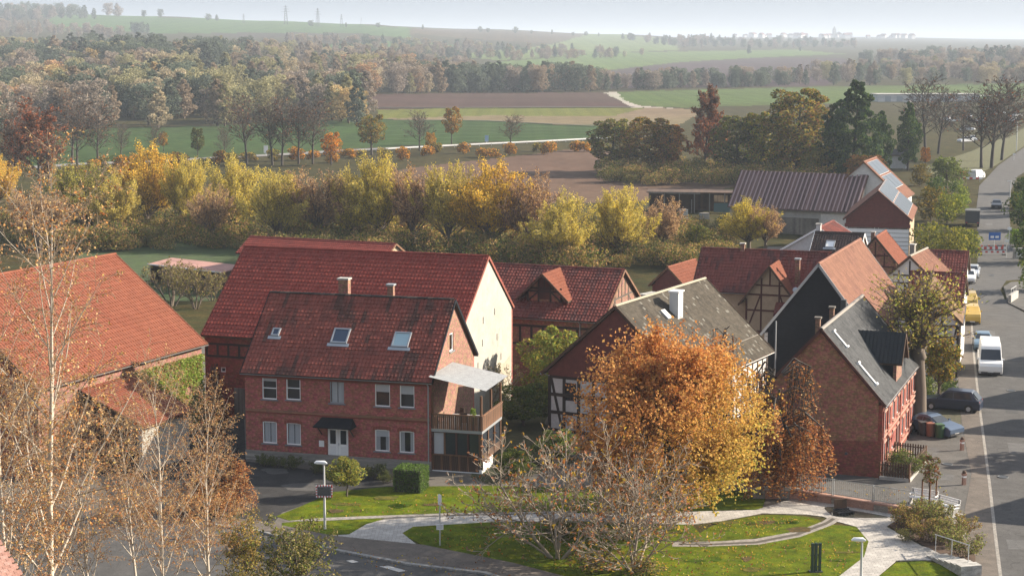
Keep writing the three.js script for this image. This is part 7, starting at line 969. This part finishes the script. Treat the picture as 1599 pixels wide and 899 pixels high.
  // flagpole-like thin post beside the dark gable; overhead wire mast on the slate house
  const pm = thing('mast', 'thin tall metal mast in front of the black slate gable', 'mast', P(1209, 660), 0); rod('pole', pm, M.galv, V(0, 0, 0), V(0, 8.2, 0), .05);
  // delineators and guard rail on the bypass
  const gr = thing('guard_rail', 'pale metal guard rail along the bypass road', 'guard rail', [0, 0, 0]); const pts = [[560, 238.5], [700, 231], [850, 224], [955, 218]].map(([x, y]) => land(x, y)); for (let k = 0; k < 3; k++) { const a = pts[k], b = pts[k + 1], dd = b.clone().sub(a), n = 8; box('rail', gr, M.galv, (a.x + b.x) / 2, .72, (a.z + b.z) / 2, dd.length(), .32, .08, -Math.atan2(dd.z, dd.x)); for (let i = 0; i < n; i++) { const q = a.clone().lerp(b, (i + .5) / n); box('post', gr, M.galv, q.x, .4, q.z, .14, .8, .14); } }
  for (const [x, y, l] of [[760, 222, 'blue road sign beside the bypass'], [415, 240, 'white marker post beside the bypass left']]) { const q = thing('road_sign', l, 'sign', P(x, y + 3), 0); rod('pole', q, M.galv, V(0, 0, 0), V(0, 2.4, 0), .08); box('sign_plate', q, x > 600 ? std(.3, .42, .55) : M.white, 0, 1.7, .1, 1.1, 1.9, .06); }
  for (const [x, y, l] of [[162, 385, 'left'], [240, 383, 'middle'], [350, 384, 'right']]) { const q = thing('fence_post', 'pale fence post, ' + l + ' one on the shaded meadow', 'fence post', P(x, y), 0); rod('post', q, M.woodGrey, V(0, 0, 0), V(0, 1.2, 0), .12); }
  const bt = thing('garden_bench', 'weathered wooden table and bench beside the field shelter', 'bench', P(306, 452), .3); box('tabletop', bt, M.woodGrey, 0, .75, 0, 2.2, .08, .9); for (const k of [-1, 1]) { box('leg', bt, M.woodGrey, k * .9, .36, 0, .1, .72, .7); box('seat', bt, M.woodGrey, 0, .45, k * .8, 2.2, .06, .3); box('support', bt, M.woodGrey, k * .9, .4, 0, .08, .08, 1.8); }
  // scrap yard shed
  const y0 = P(1085, 330), sc = thing('open_shed', 'dark open shed of weathered boards with clutter behind the willows', 'shed', y0, -.12); box('roof', sc, M.woodDark, 0, 3.6, 0, 17, .16, 6); for (let i = 0; i < 7; i++) box('post', sc, M.woodGrey, -8 + i * 2.66, 1.75, 2.7, .2, 3.5, .2); box('wall', sc, M.woodDark, 0, 1.75, -2.8, 16.6, 3.5, .15); box('fascia', sc, M.woodGrey, -3.5, 3.5, 3.02, 9, .22, .06); for (const [x, w] of [[4.6, 2.4], [7.0, 1.4]]) box('board', sc, std(.62, .42, .24, { map: rep(T.wood, .6) }), x, 2.6, 2.75, w, 1.2, .06); box('tarpaulin', sc, std(.06, .11, .11), 5.4, 1.0, 2.8, 4, 1.6, .08); box('board', sc, M.woodGrey, -.5, 1.2, 2.9, .18, 2.4, .08, .2);
  for (const [x, y, c, l, w] of [[1068, 336, [.35, .45, .5], 'pale blue crate in front of the open shed', 1.1], [1100, 342, [.25, .27, .28], 'grey crate in front of the open shed', 1.4], [1060, 356, [.6, .46, .3], 'stack of pale sawn boards beside the willow', 2.6], [1072, 350, [.3, .24, .2], 'brown crate behind the sawn boards', 1.6]]) { const q = thing('crate', l, 'crate', P(x, y), .3); box('body', q, std(...c), 0, .5, 0, w, 1, 1.1); for (let i = 0; i < 3; i++) box('slat', q, M.woodGrey, 0, .2 + i * .3, .57, w + .04, .12, .04); box('lid', q, M.woodGrey, 0, 1.03, 0, w + .06, .06, 1.16); }
}
// ---------------------------------------------------------------- far away: pylons and the hazy town on the ridge
{
  const proto = thing('pylon', 'tallest lattice pylon on the left ridge', 'pylon', land(446, 38)), H = 34, m = new MB(); const leg = (y) => 3.2 * (1 - y / H) + .5; for (const a of [-1, 1]) for (const b of [-1, 1]) m.tube([V(a * 3.4, -1, b * 3.4), V(a * leg(H * .6), H * .6, b * leg(H * .6)), V(a * .4, H, b * .4)], [.3, .25, .2], 4); for (let i = 0; i < 8; i++) { const y = i * H / 8, y2 = (i + 1) * H / 8; for (const b of [-1, 1]) { m.tube([V(-leg(y), y, b * leg(y)), V(leg(y2), y2, b * leg(y2))], [.14, .14], 3); m.tube([V(leg(y), y, b * leg(y)), V(-leg(y2), y2, b * leg(y2))], [.14, .14], 3); } } m.build('mast', M.metalDark, proto); for (const [y, w] of [[H * .66, 8], [H * .8, 6], [H * .93, 4]]) { const c = new MB(); c.tube([V(-w, y, 0), V(0, y + .6, 0), V(w, y, 0)], [.18, .3, .18], 4); c.build('crossarm', M.metalDark, proto); }
  for (const [x, y, s, l] of [[496, 41, .95, 'lattice pylon right of the tallest one'], [380, 36, .5, 'small lattice pylon left of the tallest one'], [533, 43, .7, 'third lattice pylon along the ridge'], [564, 44, .55, 'fourth lattice pylon along the ridge'], [13, 35, .7, 'lattice pylon at the left edge of the ridge']]) copyOf(proto, l, land(x, y), x, s);
  reseed(171); const hp = new THREE.Group(); hp.name = 'town_house'; box('wall', hp, M.plasterWhite, 0, 4, 0, 14, 8, 12); const r = new MB(true); r.quad(V(-7.5, 8, 6.5), V(7.5, 8, 6.5), V(7.5, 13, 0), V(-7.5, 13, 0)); r.quad(V(7.5, 8, -6.5), V(-7.5, 8, -6.5), V(-7.5, 13, 0), V(7.5, 13, 0)); r.tri(V(7.5, 8, 6.5), V(7.5, 8, -6.5), V(7.5, 13, 0)); r.tri(V(-7.5, 8, -6.5), V(-7.5, 8, 6.5), V(-7.5, 13, 0)); r.build('roof', M.claddingRed, hp);
  for (let i = 0; i < 44; i++) { const x = rr(1130, 1480), d = rr(6300, 7300), pz = -d, px = (x - 799.5) / FOC * d, g = hp.clone(); g.name = numbered('town_house'); scene.add(g); g.position.set(px, ground(px, pz) + rr(0, 1), pz); g.rotation.y = rr(0, 3); g.scale.setScalar(rr(.9, 1.6)); tag(g, 'hazy pale house of the far town on the horizon', 'house', 'houses of the far town'); }
  const x = 1298, d = 7200, px = (x - 799.5) / FOC * d, ch = thing('church', 'hazy church with tall tower in the far town on the horizon', 'church', [px, ground(px, -d), -d], .3); box('tower', ch, M.stone, 0, 16, 0, 12, 32, 12); const sp = mesh('spire', new THREE.ConeGeometry(8, 16, 4).rotateY(Math.PI / 4), M.slateDark, ch); sp.position.y = 40; box('nave', ch, M.stone, 20, 8, 0, 30, 16, 14); const rf = mesh('roof', new THREE.CylinderGeometry(.01, 10, 9, 4, 1).rotateY(Math.PI / 4), M.slateDark, ch); rf.position.set(20, 20, 0); rf.scale.set(2, 1, 1);
}
renderer.render(scene, camera);
